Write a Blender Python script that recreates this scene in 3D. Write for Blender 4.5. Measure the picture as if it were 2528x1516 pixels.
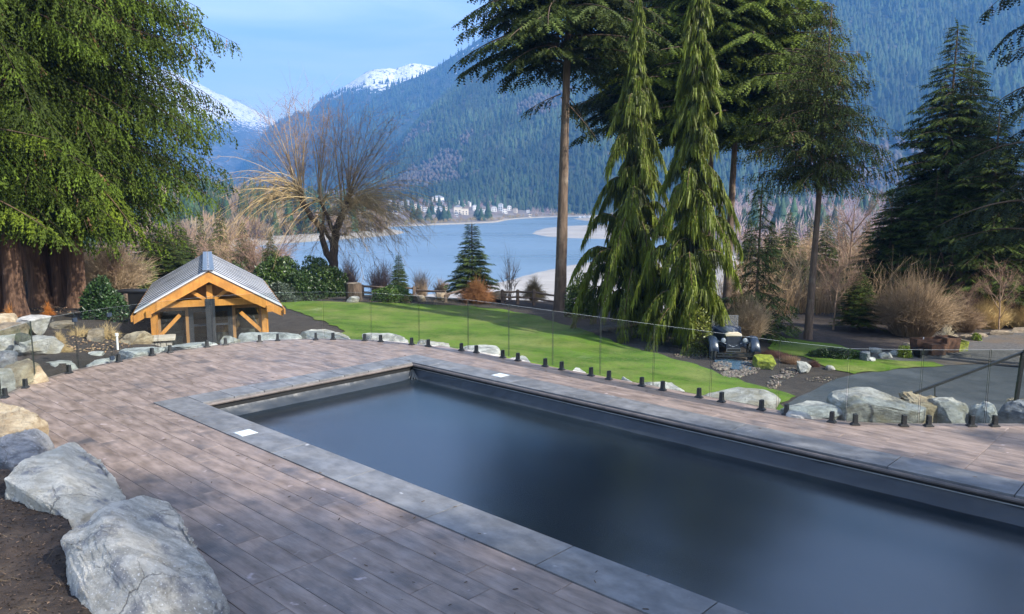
import bpy, bmesh, math, random
import numpy as np
from mathutils import Vector, Matrix
from mathutils.geometry import delaunay_2d_cdt

for _o in list(bpy.data.objects):
    bpy.data.objects.remove(_o)
SC = bpy.context.scene
COL = SC.collection

# ------------------------------------------------------------------ camera, sky, sun, exposure
F_PX, W_PX, H_PX, CAM_H, HOR = 1926.0, 2528.0, 1516.0, 3.55, 495.0
PITCH = math.atan(263.0 / F_PX)
cd = bpy.data.cameras.new('camera')
cam = bpy.data.objects.new('camera', cd)
COL.objects.link(cam)
cam.location = (0, 0, CAM_H)
cam.rotation_euler = (math.pi / 2 - PITCH, 0, 0)
cd.sensor_width = 36.0
cd.lens = F_PX / W_PX * 36.0
cd.clip_start = 0.05
cd.clip_end = 20000
SC.camera = cam

SUN_DIR = Vector((0.66, -0.42, 0.58)).normalized()      # towards the sun
sun_el = math.asin(SUN_DIR.z)
sun_az = math.atan2(SUN_DIR.x, SUN_DIR.y)              # clockwise from +Y
world = bpy.data.worlds.new('World')
SC.world = world
world.use_nodes = True
wn, wl = world.node_tree.nodes, world.node_tree.links
wn.clear()
sky = wn.new('ShaderNodeTexSky')
sky.sky_type = 'NISHITA'
sky.sun_disc = False
sky.sun_elevation = sun_el
sky.sun_rotation = sun_az
sky.altitude = 100
sky.air_density = 1.0
sky.dust_density = 1.2
sky.ozone_density = 2.2
tc = wn.new('ShaderNodeTexCoord')
mp = wn.new('ShaderNodeMapping')
mp.inputs['Scale'].default_value = (1.2, 1.2, 9.0)
mp.inputs['Rotation'].default_value = (0.05, 0.12, 0.4)
nz = wn.new('ShaderNodeTexNoise')
nz.inputs['Scale'].default_value = 1.7
nz.inputs['Detail'].default_value = 6
nz.inputs['Roughness'].default_value = 0.55
nz.inputs['Distortion'].default_value = 0.6
rmp = wn.new('ShaderNodeMapRange')
rmp.inputs['From Min'].default_value = 0.42
rmp.inputs['From Max'].default_value = 0.78
rmp.inputs['To Min'].default_value = 0.06
rmp.inputs['To Max'].default_value = 0.85
mx = wn.new('ShaderNodeMix')
mx.data_type = 'RGBA'
mx.inputs[7].default_value = (6.3, 6.8, 7.6, 1)
bg = wn.new('ShaderNodeBackground')
bg.inputs['Strength'].default_value = 0.15
wo = wn.new('ShaderNodeOutputWorld')
wl.new(tc.outputs['Generated'], mp.inputs['Vector'])
wl.new(mp.outputs[0], nz.inputs['Vector'])
wl.new(nz.outputs['Fac'], rmp.inputs['Value'])
wl.new(rmp.outputs[0], mx.inputs[0])
tn = wn.new('ShaderNodeMix')
tn.data_type = 'RGBA'
tn.blend_type = 'MULTIPLY'
tn.inputs[0].default_value = 1.0
tn.inputs[7].default_value = (1.16, 1.09, 1.09, 1)
wl.new(sky.outputs[0], tn.inputs[6])
wl.new(tn.outputs[2], mx.inputs[6])
wl.new(mx.outputs[2], bg.inputs['Color'])
wl.new(bg.outputs[0], wo.inputs['Surface'])

sd = bpy.data.lights.new('sun', 'SUN')
sd.energy = 5.0
sd.angle = math.radians(1.2)
sd.color = (1.0, 0.93, 0.82)
sun = bpy.data.objects.new('sun', sd)
COL.objects.link(sun)
sun.location = (60, 20, 60)
sun.rotation_euler = (-SUN_DIR).to_track_quat('-Z', 'Y').to_euler()

SC.view_settings.view_transform = 'Standard'
SC.view_settings.look = 'None'
SC.view_settings.gamma = 1.0
SC.view_settings.use_curve_mapping = False
SC.view_settings.exposure = 1.32
SC.render.engine = 'CYCLES'
SC.cycles.max_bounces = 8
SC.cycles.diffuse_bounces = 3
SC.cycles.glossy_bounces = 3
SC.cycles.transparent_max_bounces = 16
SC.cycles.transmission_bounces = 6
SC.cycles.use_denoising = True

# ------------------------------------------------------------------ picture <-> place
def ray(u, v):
    x = (u - W_PX / 2) / F_PX
    y = -(v - H_PX / 2) / F_PX
    c, s = math.cos(PITCH), math.sin(PITCH)
    return np.array([x, c + y * s, -s + y * c])
def PZ(u, v, z=0.0):
    """where the sight line of a picture point meets the level z"""
    d = ray(u, v)
    k = (z - CAM_H) / d[2]
    return np.array([d[0] * k, d[1] * k, z])
def PD(u, v, y):
    """where it meets the distance y"""
    d = ray(u, v)
    k = y / d[1]
    return np.array([d[0] * k, y, CAM_H + d[2] * k])
def PT(u, v, dz=0.0):
    """where it meets the garden ground"""
    d = ray(u, v)
    ys = np.arange(4.0, 160.0, 0.25)
    for _ in range(3):
        k = ys / d[1]
        hit = CAM_H + d[2] * k < ground_z(d[0] * k, ys) + dz
        i = int(np.argmax(hit)) if hit.any() else len(ys) - 1
        hi = float(ys[i]); lo = float(ys[max(0, i - 1)])
        ys = np.linspace(lo, hi, 16)
    k = hi / d[1]
    return np.array([d[0] * k, hi, float(ground_z(d[0] * k, hi))])

# ------------------------------------------------------------------ noise (numpy)
def _hash(ix, iy, iz, seed):
    h = (ix * 374761393 + iy * 668265263 + iz * 2147483647 + seed * 974634777) & 0xFFFFFFFF
    h = ((h ^ (h >> 13)) * 1274126177) & 0xFFFFFFFF
    h = ((h ^ (h >> 16)) * 2246822519) & 0xFFFFFFFF
    return ((h ^ (h >> 15)) & 0xFFFFFF) / float(0xFFFFFF)
def vnoise(p, seed=0):
    p = np.asarray(p, dtype=np.float64)
    i = np.floor(p).astype(np.int64)
    f = p - i
    f = f * f * (3 - 2 * f)
    r = 0
    for dx in (0, 1):
        for dy in (0, 1):
            for dz in (0, 1):
                w = (f[..., 0] if dx else 1 - f[..., 0]) * (f[..., 1] if dy else 1 - f[..., 1]) * (f[..., 2] if dz else 1 - f[..., 2])
                r = r + w * _hash(i[..., 0] + dx, i[..., 1] + dy, i[..., 2] + dz, seed)
    return r * 2 - 1
def fbm(p, octs=4, seed=0, gain=0.5):
    p = np.asarray(p, dtype=np.float64)
    a, r, t = 1.0, 0, 0
    for o in range(octs):
        r = r + a * vnoise(p * 2 ** o + 17.3 * o, seed + o)
        t += a
        a *= gain
    return r / t
def n2(x, y, s=1.0, seed=0, octs=4):
    x = np.asarray(x, dtype=np.float64); y = np.asarray(y, dtype=np.float64)
    return fbm(np.stack([x * s, y * s, np.zeros_like(x + y)], -1), octs, seed)
def sstep(a, b, x):
    t = np.clip((x - a) / (b - a), 0, 1)
    return t * t * (3 - 2 * t)

# ------------------------------------------------------------------ materials
def _nt(name):
    m = bpy.data.materials.new(name)
    m.use_nodes = True
    nt = m.node_tree
    nt.nodes.clear()
    return m, nt.nodes, nt.links
def mat(name, c1, c2=None, rough=0.8, scale=4.0, stretch=(1, 1, 1), bump=0.0, bscale=None, detail=8, contrast=(0.35, 0.65),
        c3=None, s3=1.0, t3=(0.5, 0.7), metal=0.0, spec=0.5, coat=0.0, objrand=0.0, bdist=0.02, bstretch=None, rough2=None, wave=None,
        speck=None, world=False, brough=0.65, crack=None, fine=None):
    """noise between c1 and c2, patches of c3, a bump, an optional per-object brightness step"""
    m, n, l = _nt(name)
    out = n.new('ShaderNodeOutputMaterial')
    b = n.new('ShaderNodeBsdfPrincipled')
    b.inputs['Roughness'].default_value = rough
    b.inputs['Metallic'].default_value = metal
    b.inputs['Specular IOR Level'].default_value = spec
    if coat:
        b.inputs['Coat Weight'].default_value = coat
    l.new(b.outputs[0], out.inputs[0])
    tcn = n.new('ShaderNodeTexCoord')
    src = tcn.outputs['Object']
    if world:
        g = n.new('ShaderNodeNewGeometry')
        src = g.outputs['Position']
    if objrand:
        oi = n.new('ShaderNodeObjectInfo')
        ad = n.new('ShaderNodeVectorMath'); ad.operation = 'MULTIPLY_ADD'
        cb = n.new('ShaderNodeCombineXYZ')
        for k in range(3):
            l.new(oi.outputs['Random'], cb.inputs[k])
        l.new(cb.outputs[0], ad.inputs[0])
        ad.inputs[1].default_value = (37, 53, 71)
        l.new(src, ad.inputs[2])
        src = ad.outputs[0]
    def mapping(st):
        mm = n.new('ShaderNodeMapping')
        mm.inputs['Scale'].default_value = st
        l.new(src, mm.inputs['Vector'])
        return mm.outputs[0]
    def noise(vec, s, d=8, r=0.6):
        x = n.new('ShaderNodeTexNoise')
        x.inputs['Scale'].default_value = s
        x.inputs['Detail'].default_value = d
        x.inputs['Roughness'].default_value = r
        l.new(vec, x.inputs['Vector'])
        return x.outputs['Fac']
    def rng(v, a, b2, lo=0.0, hi=1.0):
        x = n.new('ShaderNodeMapRange')
        x.inputs['From Min'].default_value = a; x.inputs['From Max'].default_value = b2
        x.inputs['To Min'].default_value = lo; x.inputs['To Max'].default_value = hi
        l.new(v, x.inputs['Value'])
        return x.outputs[0]
    def mix(f, a, b2, mode='MIX'):
        x = n.new('ShaderNodeMix'); x.data_type = 'RGBA'; x.blend_type = mode
        for k, val in ((0, f), (6, a), (7, b2)):
            if hasattr(val, 'default_value') or hasattr(val, 'is_linked'):
                l.new(val, x.inputs[k])
            elif k == 0:
                x.inputs[0].default_value = val
            else:
                x.inputs[k].default_value = (*val, 1)
        return x.outputs[2]
    vec = mapping(stretch)
    c2 = c2 or c1
    f1 = rng(noise(vec, scale, detail), *contrast)
    col = mix(f1, c1, c2)
    if c3:
        f3 = rng(noise(mapping((1, 1, 1)), s3, 5), *t3)
        col = mix(f3, col, c3)
    if speck:
        sc_, cc_, th_ = speck
        f4 = rng(noise(mapping((1, 1, 1)), sc_, 2), th_, th_ + 0.06)
        col = mix(f4, col, cc_)
    ckv = None
    if crack:
        ks, kc, kw = crack
        nzv = n.new('ShaderNodeTexNoise'); nzv.inputs['Scale'].default_value = ks * 1.7; nzv.inputs['Detail'].default_value = 5
        l.new(src, nzv.inputs['Vector'])
        va = n.new('ShaderNodeVectorMath'); va.operation = 'MULTIPLY_ADD'
        l.new(nzv.outputs['Color'], va.inputs[0]); va.inputs[1].default_value = (0.9 / ks,) * 3; l.new(src, va.inputs[2])
        vo = n.new('ShaderNodeTexVoronoi'); vo.feature = 'DISTANCE_TO_EDGE'; vo.inputs['Scale'].default_value = ks
        l.new(va.outputs[0], vo.inputs['Vector'])
        ckv = rng(vo.outputs['Distance'], 0.0, kw)
        keep_ = rng(noise(mapping((1, 1, 1)), ks * .8, 2), 0.45, 0.6, 0.0, 0.85)      # only some of the seams are open
        inv = n.new('ShaderNodeMath'); inv.operation = 'MULTIPLY_ADD'; inv.inputs[1].default_value = -1.0; inv.inputs[2].default_value = 1.0
        l.new(ckv, inv.inputs[0])
        mu = n.new('ShaderNodeMath'); mu.operation = 'MULTIPLY'
        l.new(inv.outputs[0], mu.inputs[0]); l.new(keep_, mu.inputs[1])
        ckv = mu.outputs[0]
        col = mix(ckv, col, kc)
    if objrand:
        oi2 = n.new('ShaderNodeObjectInfo')
        hs = n.new('ShaderNodeHueSaturation')
        l.new(rng(oi2.outputs['Random'], 0, 1, 1 - objrand, 1 + objrand), hs.inputs['Value'])
        l.new(col, hs.inputs['Color'])
        col = hs.outputs[0]
    l.new(col, b.inputs['Base Color'])
    if rough2 is not None:
        l.new(rng(noise(mapping((1, 1, 1)), 2.0, 4), 0.35, 0.65, rough, rough2), b.inputs['Roughness'])
    if bump:
        bp = n.new('ShaderNodeBump')
        bp.inputs['Strength'].default_value = bump
        bp.inputs['Distance'].default_value = bdist
        l.new(noise(mapping(bstretch or stretch), bscale or scale * 4, 8, brough), bp.inputs['Height'])
        last = bp
        if fine:
            b2 = n.new('ShaderNodeBump'); b2.inputs['Strength'].default_value = 1.0; b2.inputs['Distance'].default_value = fine[1]
            l.new(noise(mapping((1, 1, 1)), fine[0], 6, .7), b2.inputs['Height']); l.new(last.outputs[0], b2.inputs['Normal']); last = b2
        if ckv is not None:
            b3 = n.new('ShaderNodeBump'); b3.inputs['Strength'].default_value = 1.0; b3.inputs['Distance'].default_value = 0.03; b3.invert = True
            l.new(ckv, b3.inputs['Height']); l.new(last.outputs[0], b3.inputs['Normal']); last = b3
        l.new(last.outputs[0], b.inputs['Normal'])
    return m
def mat_leaf(name, transl=0.25, rough=0.6, val=1.0, spec=0.3):
    """foliage: its own colour comes from the mesh's 'col' attribute"""
    m, n, l = _nt(name)
    out = n.new('ShaderNodeOutputMaterial')
    b = n.new('ShaderNodeBsdfPrincipled')
    b.inputs['Roughness'].default_value = rough
    b.inputs['Specular IOR Level'].default_value = spec
    at = n.new('ShaderNodeAttribute'); at.attribute_name = 'col'
    g = n.new('ShaderNodeTexNoise'); g.inputs['Scale'].default_value = 1.3; g.inputs['Detail'].default_value = 3
    tcn = n.new('ShaderNodeTexCoord')
    l.new(tcn.outputs['Object'], g.inputs['Vector'])
    mr = n.new('ShaderNodeMapRange')
    mr.inputs['From Min'].default_value = 0.3; mr.inputs['From Max'].default_value = 0.7
    mr.inputs['To Min'].default_value = 0.75 * val; mr.inputs['To Max'].default_value = 1.25 * val
    l.new(g.outputs['Fac'], mr.inputs['Value'])
    hs = n.new('ShaderNodeHueSaturation')
    l.new(mr.outputs[0], hs.inputs['Value'])
    l.new(at.outputs['Color'], hs.inputs['Color'])
    l.new(hs.outputs[0], b.inputs['Base Color'])
    if transl:
        t = n.new('ShaderNodeBsdfTranslucent')
        l.new(hs.outputs[0], t.inputs['Color'])
        mxs = n.new('ShaderNodeMixShader'); mxs.inputs[0].default_value = transl
        l.new(b.outputs[0], mxs.inputs[1]); l.new(t.outputs[0], mxs.inputs[2])
        l.new(mxs.outputs[0], out.inputs[0])
    else:
        l.new(b.outputs[0], out.inputs[0])
    return m
def mat_glass(name, tint=(0.86, 0.9, 0.89), refl=1.0, ior=1.5, base=0.022, rough=0.01):
    m, n, l = _nt(name)
    out = n.new('ShaderNodeOutputMaterial')
    t = n.new('ShaderNodeBsdfTransparent'); t.inputs[0].default_value = (*tint, 1)
    g = n.new('ShaderNodeBsdfGlossy'); g.inputs['Roughness'].default_value = rough
    g.inputs[0].default_value = (refl, refl, refl, 1)
    lw = n.new('ShaderNodeLayerWeight'); lw.inputs[0].default_value = 0.5
    pw = n.new('ShaderNodeMath'); pw.operation = 'POWER'; pw.inputs[1].default_value = 4.5
    l.new(lw.outputs['Facing'], pw.inputs[0])
    f = n.new('ShaderNodeMath'); f.operation = 'MULTIPLY_ADD'; f.inputs[1].default_value = 0.9; f.inputs[2].default_value = base
    l.new(pw.outputs[0], f.inputs[0])
    mxs = n.new('ShaderNodeMixShader')
    l.new(f.outputs[0], mxs.inputs[0]); l.new(t.outputs[0], mxs.inputs[1]); l.new(g.outputs[0], mxs.inputs[2])
    l.new(mxs.outputs[0], out.inputs[0])
    return m

# ------------------------------------------------------------------ mesh helpers
def mesh_np(name, V, Fc, mats=(), col=None, smooth=False, fmat=None):
    """V (n,3); Fc (m,3) or (m,4), or a list of arrays of differing width"""
    me = bpy.data.meshes.new(name)
    V = np.asarray(V, dtype=np.float32)
    if isinstance(Fc, list):
        parts = [np.asarray(f, dtype=np.int32) for f in Fc if len(f)]
    else:
        parts = [np.asarray(Fc, dtype=np.int32)]
    loops = np.concatenate([f.ravel() for f in parts])
    tot = np.concatenate([np.full(len(f), f.shape[1], dtype=np.int32) for f in parts])
    start = np.concatenate([[0], np.cumsum(tot)[:-1]]).astype(np.int32)
    me.vertices.add(len(V)); me.vertices.foreach_set('co', V.ravel())
    me.loops.add(len(loops)); me.loops.foreach_set('vertex_index', loops)
    me.polygons.add(len(tot)); me.polygons.foreach_set('loop_start', start); me.polygons.foreach_set('loop_total', tot)
    if smooth:
        me.polygons.foreach_set('use_smooth', np.ones(len(tot), dtype=bool))
    for m in (mats if isinstance(mats, (list, tuple)) else [mats]):
        me.materials.append(m)
    if fmat is not None:
        me.polygons.foreach_set('material_index', np.asarray(fmat, dtype=np.int32))
    if col is not None:
        a = me.color_attributes.new('col', 'FLOAT_COLOR', 'POINT')
        c = np.ones((len(V), 4), dtype=np.float32); c[:, :3] = col
        a.data.foreach_set('color', c.ravel())
    me.update(calc_edges=True)
    me.validate()
    return me
def link(name, me, parent=None, loc=None, rot=None, scale=None):
    o = bpy.data.objects.new(name, me)
    COL.objects.link(o)
    if parent is not None:
        o.parent = parent
    if loc is not None:
        o.location = [float(a) for a in loc]
    if rot is not None:
        o.rotation_euler = rot
    if scale is not None:
        o.scale = scale if hasattr(scale, '__len__') else (scale,) * 3
    return o
def tag(o, label=None, cat=None, group=None, kind=None):
    if label: o['label'] = label
    if cat: o['category'] = cat
    if group: o['group'] = group
    if kind: o['kind'] = kind
    return o
def empty(name, loc, label=None, cat=None, group=None, rz=0.0):
    return tag(link(name, None, None, loc, (0, 0, rz)), label, cat, group)
def copy_tree(o, parent=None):
    c = o.copy()
    COL.objects.link(c)
    c.parent = parent
    for ch in list(o.children):
        copy_tree(ch, c)
    return c

class MB:
    """collects boxes, bars and tubes into one mesh"""
    def __init__(s):
        s.v, s.f, s.m = [], [], []
    def add(s, V, Fc, mi=0):
        k = len(s.v)
        s.v.extend([tuple(map(float, p)) for p in V])
        s.f.extend([tuple(int(i) + k for i in f) for f in Fc])
        s.m.extend([mi] * len(Fc))
        return s
    def box(s, c, d, rot=None, mi=0, taper=None):
        hx, hy, hz = d[0] / 2, d[1] / 2, d[2] / 2
        P = [Vector((x * hx, y * hy, z * hz)) for z in (-1, 1) for y in (-1, 1) for x in (-1, 1)]
        if taper:
            for i in range(4, 8):
                P[i].x *= taper; P[i].y *= taper
        if rot is not None:
            P = [rot @ p for p in P]
        P = [p + Vector(c) for p in P]
        return s.add(P, [(0, 2, 3, 1), (4, 5, 7, 6), (0, 1, 5, 4), (2, 6, 7, 3), (0, 4, 6, 2), (1, 3, 7, 5)], mi)
    def bar(s, a, b, w, h, mi=0, up=(0, 0, 1)):
        """a square bar from a to b"""
        a, b = Vector(a), Vector(b)
        x = (b - a); L = x.length; x.normalize()
        y = Vector(up).cross(x)
        if y.length < 1e-4:
            y = Vector((0, 1, 0)).cross(x)
        y.normalize(); z = x.cross(y)
        R = Matrix((x, y, z)).transposed()
        return s.box((a + b) / 2, (L, w, h), R, mi)
    def tube(s, pts, r, n=8, mi=0, cap=True):
        V, Fq = tube_np(pts, r, n)
        s.add(V, Fq, mi)
        if cap:
            k = len(V)
            base = len(s.v) - k
            s.f.append(tuple(base + i for i in range(n))[::-1]); s.m.append(mi)
            s.f.append(tuple(base + k - n + i for i in range(n))); s.m.append(mi)
        return s
    def prism(s, poly, z0, z1, mi=0):
        n = len(poly)
        V = [(p[0], p[1], z0) for p in poly] + [(p[0], p[1], z1) for p in poly]
        return s.add(V, [tuple(range(n))[::-1], tuple(range(n, 2 * n))] + [(i, (i + 1) % n, n + (i + 1) % n, n + i) for i in range(n)], mi)
    def mesh(s, name, mats, smooth=False):
        me = bpy.data.meshes.new(name)
        me.from_pydata(s.v, [], s.f)
        for m in (mats if isinstance(mats, (list, tuple)) else [mats]):
            me.materials.append(m)
        me.polygons.foreach_set('material_index', s.m)
        if smooth:
            me.polygons.foreach_set('use_smooth', [True] * len(s.f))
        me.update()
        return me
    def build(s, name, mats, parent=None, loc=None, rot=None, bevel=0.0, smooth=False):
        me = s.mesh(name, mats, smooth)
        if bevel:
            bm = bmesh.new(); bm.from_mesh(me)
            bmesh.ops.bevel(bm, geom=bm.edges[:], offset=bevel, segments=1, affect='EDGES')
            bm.to_mesh(me); bm.free()
        return link(name, me, parent, loc, rot)
def tube_np(pts, r, n=6):
    pts = np.asarray(pts, dtype=np.float64)
    m = len(pts)
    r = np.broadcast_to(np.asarray(r, dtype=np.float64), (m,))
    t = np.gradient(pts, axis=0)
    t /= np.linalg.norm(t, axis=1)[:, None] + 1e-12
    ref = np.array([0, 0, 1.0]) if abs(t[0, 2]) < 0.9 else np.array([1.0, 0, 0])
    a = np.cross(t, ref); a /= np.linalg.norm(a, axis=1)[:, None] + 1e-12
    b = np.cross(t, a)
    ang = np.arange(n) / n * 2 * np.pi
    V = pts[:, None] + r[:, None, None] * (np.cos(ang)[None, :, None] * a[:, None] + np.sin(ang)[None, :, None] * b[:, None])
    i = np.arange(m - 1)[:, None] * n
    j = np.arange(n)[None]
    j2 = (j + 1) % n
    Fq = np.stack([i + j, i + j2, i + n + j2, i + n + j], -1).reshape(-1, 4)
    return V.reshape(-1, 3), Fq
class Geo:
    """collects numpy pieces (triangles and quads) with colours"""
    def __init__(s):
        s.V, s.T, s.Q, s.C, s.n = [], [], [], [], 0
    def add(s, V, Fc, c=(0.1, 0.1, 0.1)):
        V = np.asarray(V); Fc = np.asarray(Fc) + s.n
        s.V.append(V); s.n += len(V)
        (s.T if Fc.shape[1] == 3 else s.Q).append(Fc)
        s.C.append(np.broadcast_to(np.asarray(c, dtype=np.float32), (len(V), 3)))
    def mesh(s, name, m, smooth=False):
        fl = []
        if s.T: fl.append(np.concatenate(s.T))
        if s.Q: fl.append(np.concatenate(s.Q))
        return mesh_np(name, np.concatenate(s.V), fl, m, np.concatenate(s.C), smooth)
    def count(s):
        return sum(len(a) for a in s.T) + 2 * sum(len(a) for a in s.Q)
def place(TV, TF, pos, fwd, up, scale, col, width=None):
    """copies of a template laid along frames: x = fwd, z = up"""
    pos = np.asarray(pos); fwd = np.asarray(fwd); up = np.asarray(up)
    n = len(pos)
    f = fwd / (np.linalg.norm(fwd, axis=1)[:, None] + 1e-9)
    s_ = np.cross(up, f); s_ /= np.linalg.norm(s_, axis=1)[:, None] + 1e-9
    u = np.cross(f, s_)
    sc = np.broadcast_to(scale, (n,))[:, None, None]
    w = sc if width is None else np.broadcast_to(width, (n,))[:, None, None]
    V = pos[:, None] + sc * TV[None, :, 0:1] * f[:, None] + w * TV[None, :, 1:2] * s_[:, None] + w * TV[None, :, 2:3] * u[:, None]
    Fc = (np.asarray(TF)[None] + (np.arange(n) * len(TV))[:, None, None]).reshape(-1, TF.shape[1])
    C = np.repeat(np.broadcast_to(col, (n, 3)), len(TV), axis=0)
    return V.reshape(-1, 3), Fc, C
def sheet(name, poly, zf, m, step=0.6, kind='structure', off=0.0, label=None, edge_noise=0.0, sub=None):
    """a sheet draped over zf inside an outline"""
    poly = [Vector((float(p[0]), float(p[1]))) for p in poly]
    out = []
    for i, a in enumerate(poly):
        b = poly[(i + 1) % len(poly)]
        L = (b - a).length
        k = max(1, int(L / (sub or step)))
        for j in range(k):
            out.append(a.lerp(b, j / k))
    if edge_noise:
        xs = np.array([p.x for p in out]); ys = np.array([p.y for p in out])
        dx = n2(xs, ys, 1.3, 5) * edge_noise; dy = n2(xs, ys, 1.3, 9) * edge_noise
        out = [Vector((p.x + dx[i], p.y + dy[i])) for i, p in enumerate(out)]
    pa = np.array([(p.x, p.y) for p in out])
    gx = np.arange(pa[:, 0].min(), pa[:, 0].max(), step); gy = np.arange(pa[:, 1].min(), pa[:, 1].max(), step)
    G = np.stack(np.meshgrid(gx, gy), -1).reshape(-1, 2) + 0.0131
    G = G[inside(G, pa)]
    # keep grid points clear of the outline
    if len(G):
        d = np.min(np.linalg.norm(G[:, None] - pa[None], axis=2), axis=1) if len(G) * len(pa) < 3e7 else np.ones(len(G))
        G = G[d > step * 0.35]
    pts = out + [Vector((float(a), float(b))) for a, b in G]
    n = len(out)
    r = delaunay_2d_cdt(pts, [(i, (i + 1) % n) for i in range(n)], [list(range(n))], 1, 1e-5)
    V2 = np.array([(v.x, v.y) for v in r[0]])
    z = np.asarray(zf(V2[:, 0], V2[:, 1]), dtype=float) + off
    V = np.column_stack([V2, z])
    Fc = np.array([f for f in r[2] if len(f) == 3])
    a, b, c = V[Fc[:, 0]], V[Fc[:, 1]], V[Fc[:, 2]]
    flip = np.cross(b - a, c - a)[:, 2] < 0
    Fc[flip] = Fc[flip][:, ::-1]
    o = link(name, mesh_np(name, V, Fc, m, smooth=True))
    return tag(o, label, None, None, kind)
def inside(P, poly):
    x, y = P[:, 0], P[:, 1]
    r = np.zeros(len(P), dtype=bool)
    j = len(poly) - 1
    for i in range(len(poly)):
        xi, yi = poly[i][0], poly[i][1]; xj, yj = poly[j][0], poly[j][1]
        c = ((yi > y) != (yj > y)) & (x < (xj - xi) * (y - yi) / (yj - yi + 1e-12) + xi)
        r ^= c
        j = i
    return r

# ------------------------------------------------------------------ the lie of the land
Z_LAKE = -23.5
def ground_z(x, y):
    x = np.asarray(x, dtype=float); y = np.asarray(y, dtype=float)
    z = -2.0 - 0.04 * (np.clip(x, -8, 16) + 8)
    left = sstep(-0.40, -0.53, x / np.maximum(y, 20)) * sstep(-9, -11, x)
    z = z * (1 - left) + (-0.45) * left
    bank = sstep(-8.4, -9.6, x) * sstep(23.5, 20.5, y)
    z = z * (1 - bank) + (-0.25) * bank
    kk = x / np.maximum(y, 10)
    hill = sstep(-0.50, -0.60, kk) * sstep(28, 20, y) * sstep(15.0, 16.6, y)
    z = z * (1 - hill) + 0.12 * hill
    ye = 45.6 - 0.1 * np.clip(x, 0, 20) + 4 * sstep(-16, -24, x)
    d = np.clip(y - ye, 0, 400)
    slope = np.where(x > 14, 0.16, 0.36)
    slope = 0.36 + (0.17 - 0.36) * sstep(8, 20, x)
    fall = slope * (d - 2.5 * (1 - np.exp(-d / 2.5)))
    z = z - fall
    low = -24.3 + 1.5 * sstep(25, 40, x)
    z = np.maximum(z, low)
    return z + 0.05 * n2(x, y, 0.35, 3, 2) * sstep(14, 20, y)

# ------------------------------------------------------------------ materials of the near ground and structures
M_SOIL = mat('soil', (0.020, 0.015, 0.012), (0.046, 0.034, 0.027), 0.95, 3.0, bump=1.0, bscale=14, bdist=0.06, c3=(0.066, 0.050, 0.037), s3=0.5, t3=(0.55, 0.75), speck=(42, (0.22, 0.16, 0.11), 0.68))
M_LAWN = mat('lawn_grass', (0.064, 0.130, 0.012), (0.130, 0.220, 0.024), 0.9, 0.55, (1, 1.6, 1), bump=1.0, bscale=14, bdist=0.07, detail=12, contrast=(0.40, 0.60), c3=(0.20, 0.235, 0.06), s3=0.42, t3=(0.48, 0.66), spec=0.15, speck=(7.0, (0.13, 0.165, 0.04), 0.56))
M_ASPH = mat('asphalt', (0.034, 0.041, 0.046), (0.052, 0.060, 0.066), 0.75, 0.7, bump=0.4, bscale=60, bdist=0.01, c3=(0.095, 0.105, 0.115), s3=0.22, t3=(0.52, 0.75), rough2=0.5)
M_GRAVEL = mat('gravel', (0.045, 0.045, 0.045), (0.105, 0.10, 0.095), 0.95, 9, bump=1.0, bscale=35, bdist=0.03, c3=(0.10, 0.075, 0.052), s3=0.35, t3=(0.5, 0.62), speck=(45, (0.26, 0.25, 0.23), 0.66))
M_PLANK = mat('stamped_plank', (0.124, 0.092, 0.074), (0.268, 0.208, 0.176), 0.6, 4.2, (0.5, 1.9, 1), bump=0.6, bscale=5, bstretch=(0.7, 16, 1), bdist=0.008,
              contrast=(0.34, 0.66), c3=(0.070, 0.064, 0.066), s3=1.5, t3=(0.54, 0.74), objrand=0.06, rough2=0.34, spec=0.6, detail=12, speck=(5.5, (0.38, 0.31, 0.30), 0.70))
M_JOINT = mat('plank_joint', (0.12, 0.095, 0.085), rough=0.9)
M_COPE = mat('coping_stone', (0.094, 0.096, 0.099), (0.178, 0.181, 0.186), 0.6, 3.4, (1, 1.6, 1), bump=0.5, bscale=9, bdist=0.01, c3=(0.082, 0.084, 0.088), s3=1.4, t3=(0.5, 0.72), objrand=0.07, rough2=0.36, detail=10, speck=(4.6, (0.33, 0.335, 0.34), 0.72))
M_NOSE = mat('coping_edge', (0.085, 0.075, 0.072), (0.14, 0.12, 0.112), 0.7, 5, bump=0.3)
M_COVER = mat('pool_cover', (0.006, 0.011, 0.015), (0.009, 0.015, 0.021), 0.2, 0.4, bump=0.12, bscale=0.9, bdist=0.05, spec=1.0, brough=0.3, detail=2)
M_LINER = mat('cover_skirt', (0.016, 0.022, 0.029), (0.028, 0.036, 0.045), 0.42, 0.8, (1, 1, 1), bump=0.35, bscale=2.2, bdist=0.10, bstretch=(1.3, 1.3, 0.4), brough=0.4, spec=0.5)
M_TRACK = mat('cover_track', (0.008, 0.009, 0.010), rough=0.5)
M_ALU = mat('aluminium_strip', (0.42, 0.43, 0.43), rough=0.35, metal=0.8)
M_LID = mat('skimmer_lid', (0.46, 0.52, 0.55), (0.54, 0.60, 0.63), 0.6, 20)
M_BLACK = mat('black_powder_coat', (0.012, 0.015, 0.017), (0.02, 0.023, 0.026), 0.42, 30)
M_GLASS = mat_glass('fence_glass', (0.87, 0.90, 0.89), 1.0)
M_GEDGE = mat('glass_edge', (0.02, 0.028, 0.026), (0.035, 0.045, 0.04), 0.25, 5)
M_GTOP = mat('polished_glass_edge', (0.50, 0.54, 0.53), rough=0.2)  # pale top edge: the glint of the sky painted into its colour
M_CLIP = mat('glass_clip', (0.03, 0.045, 0.07), rough=0.35, metal=0.3)
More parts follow.
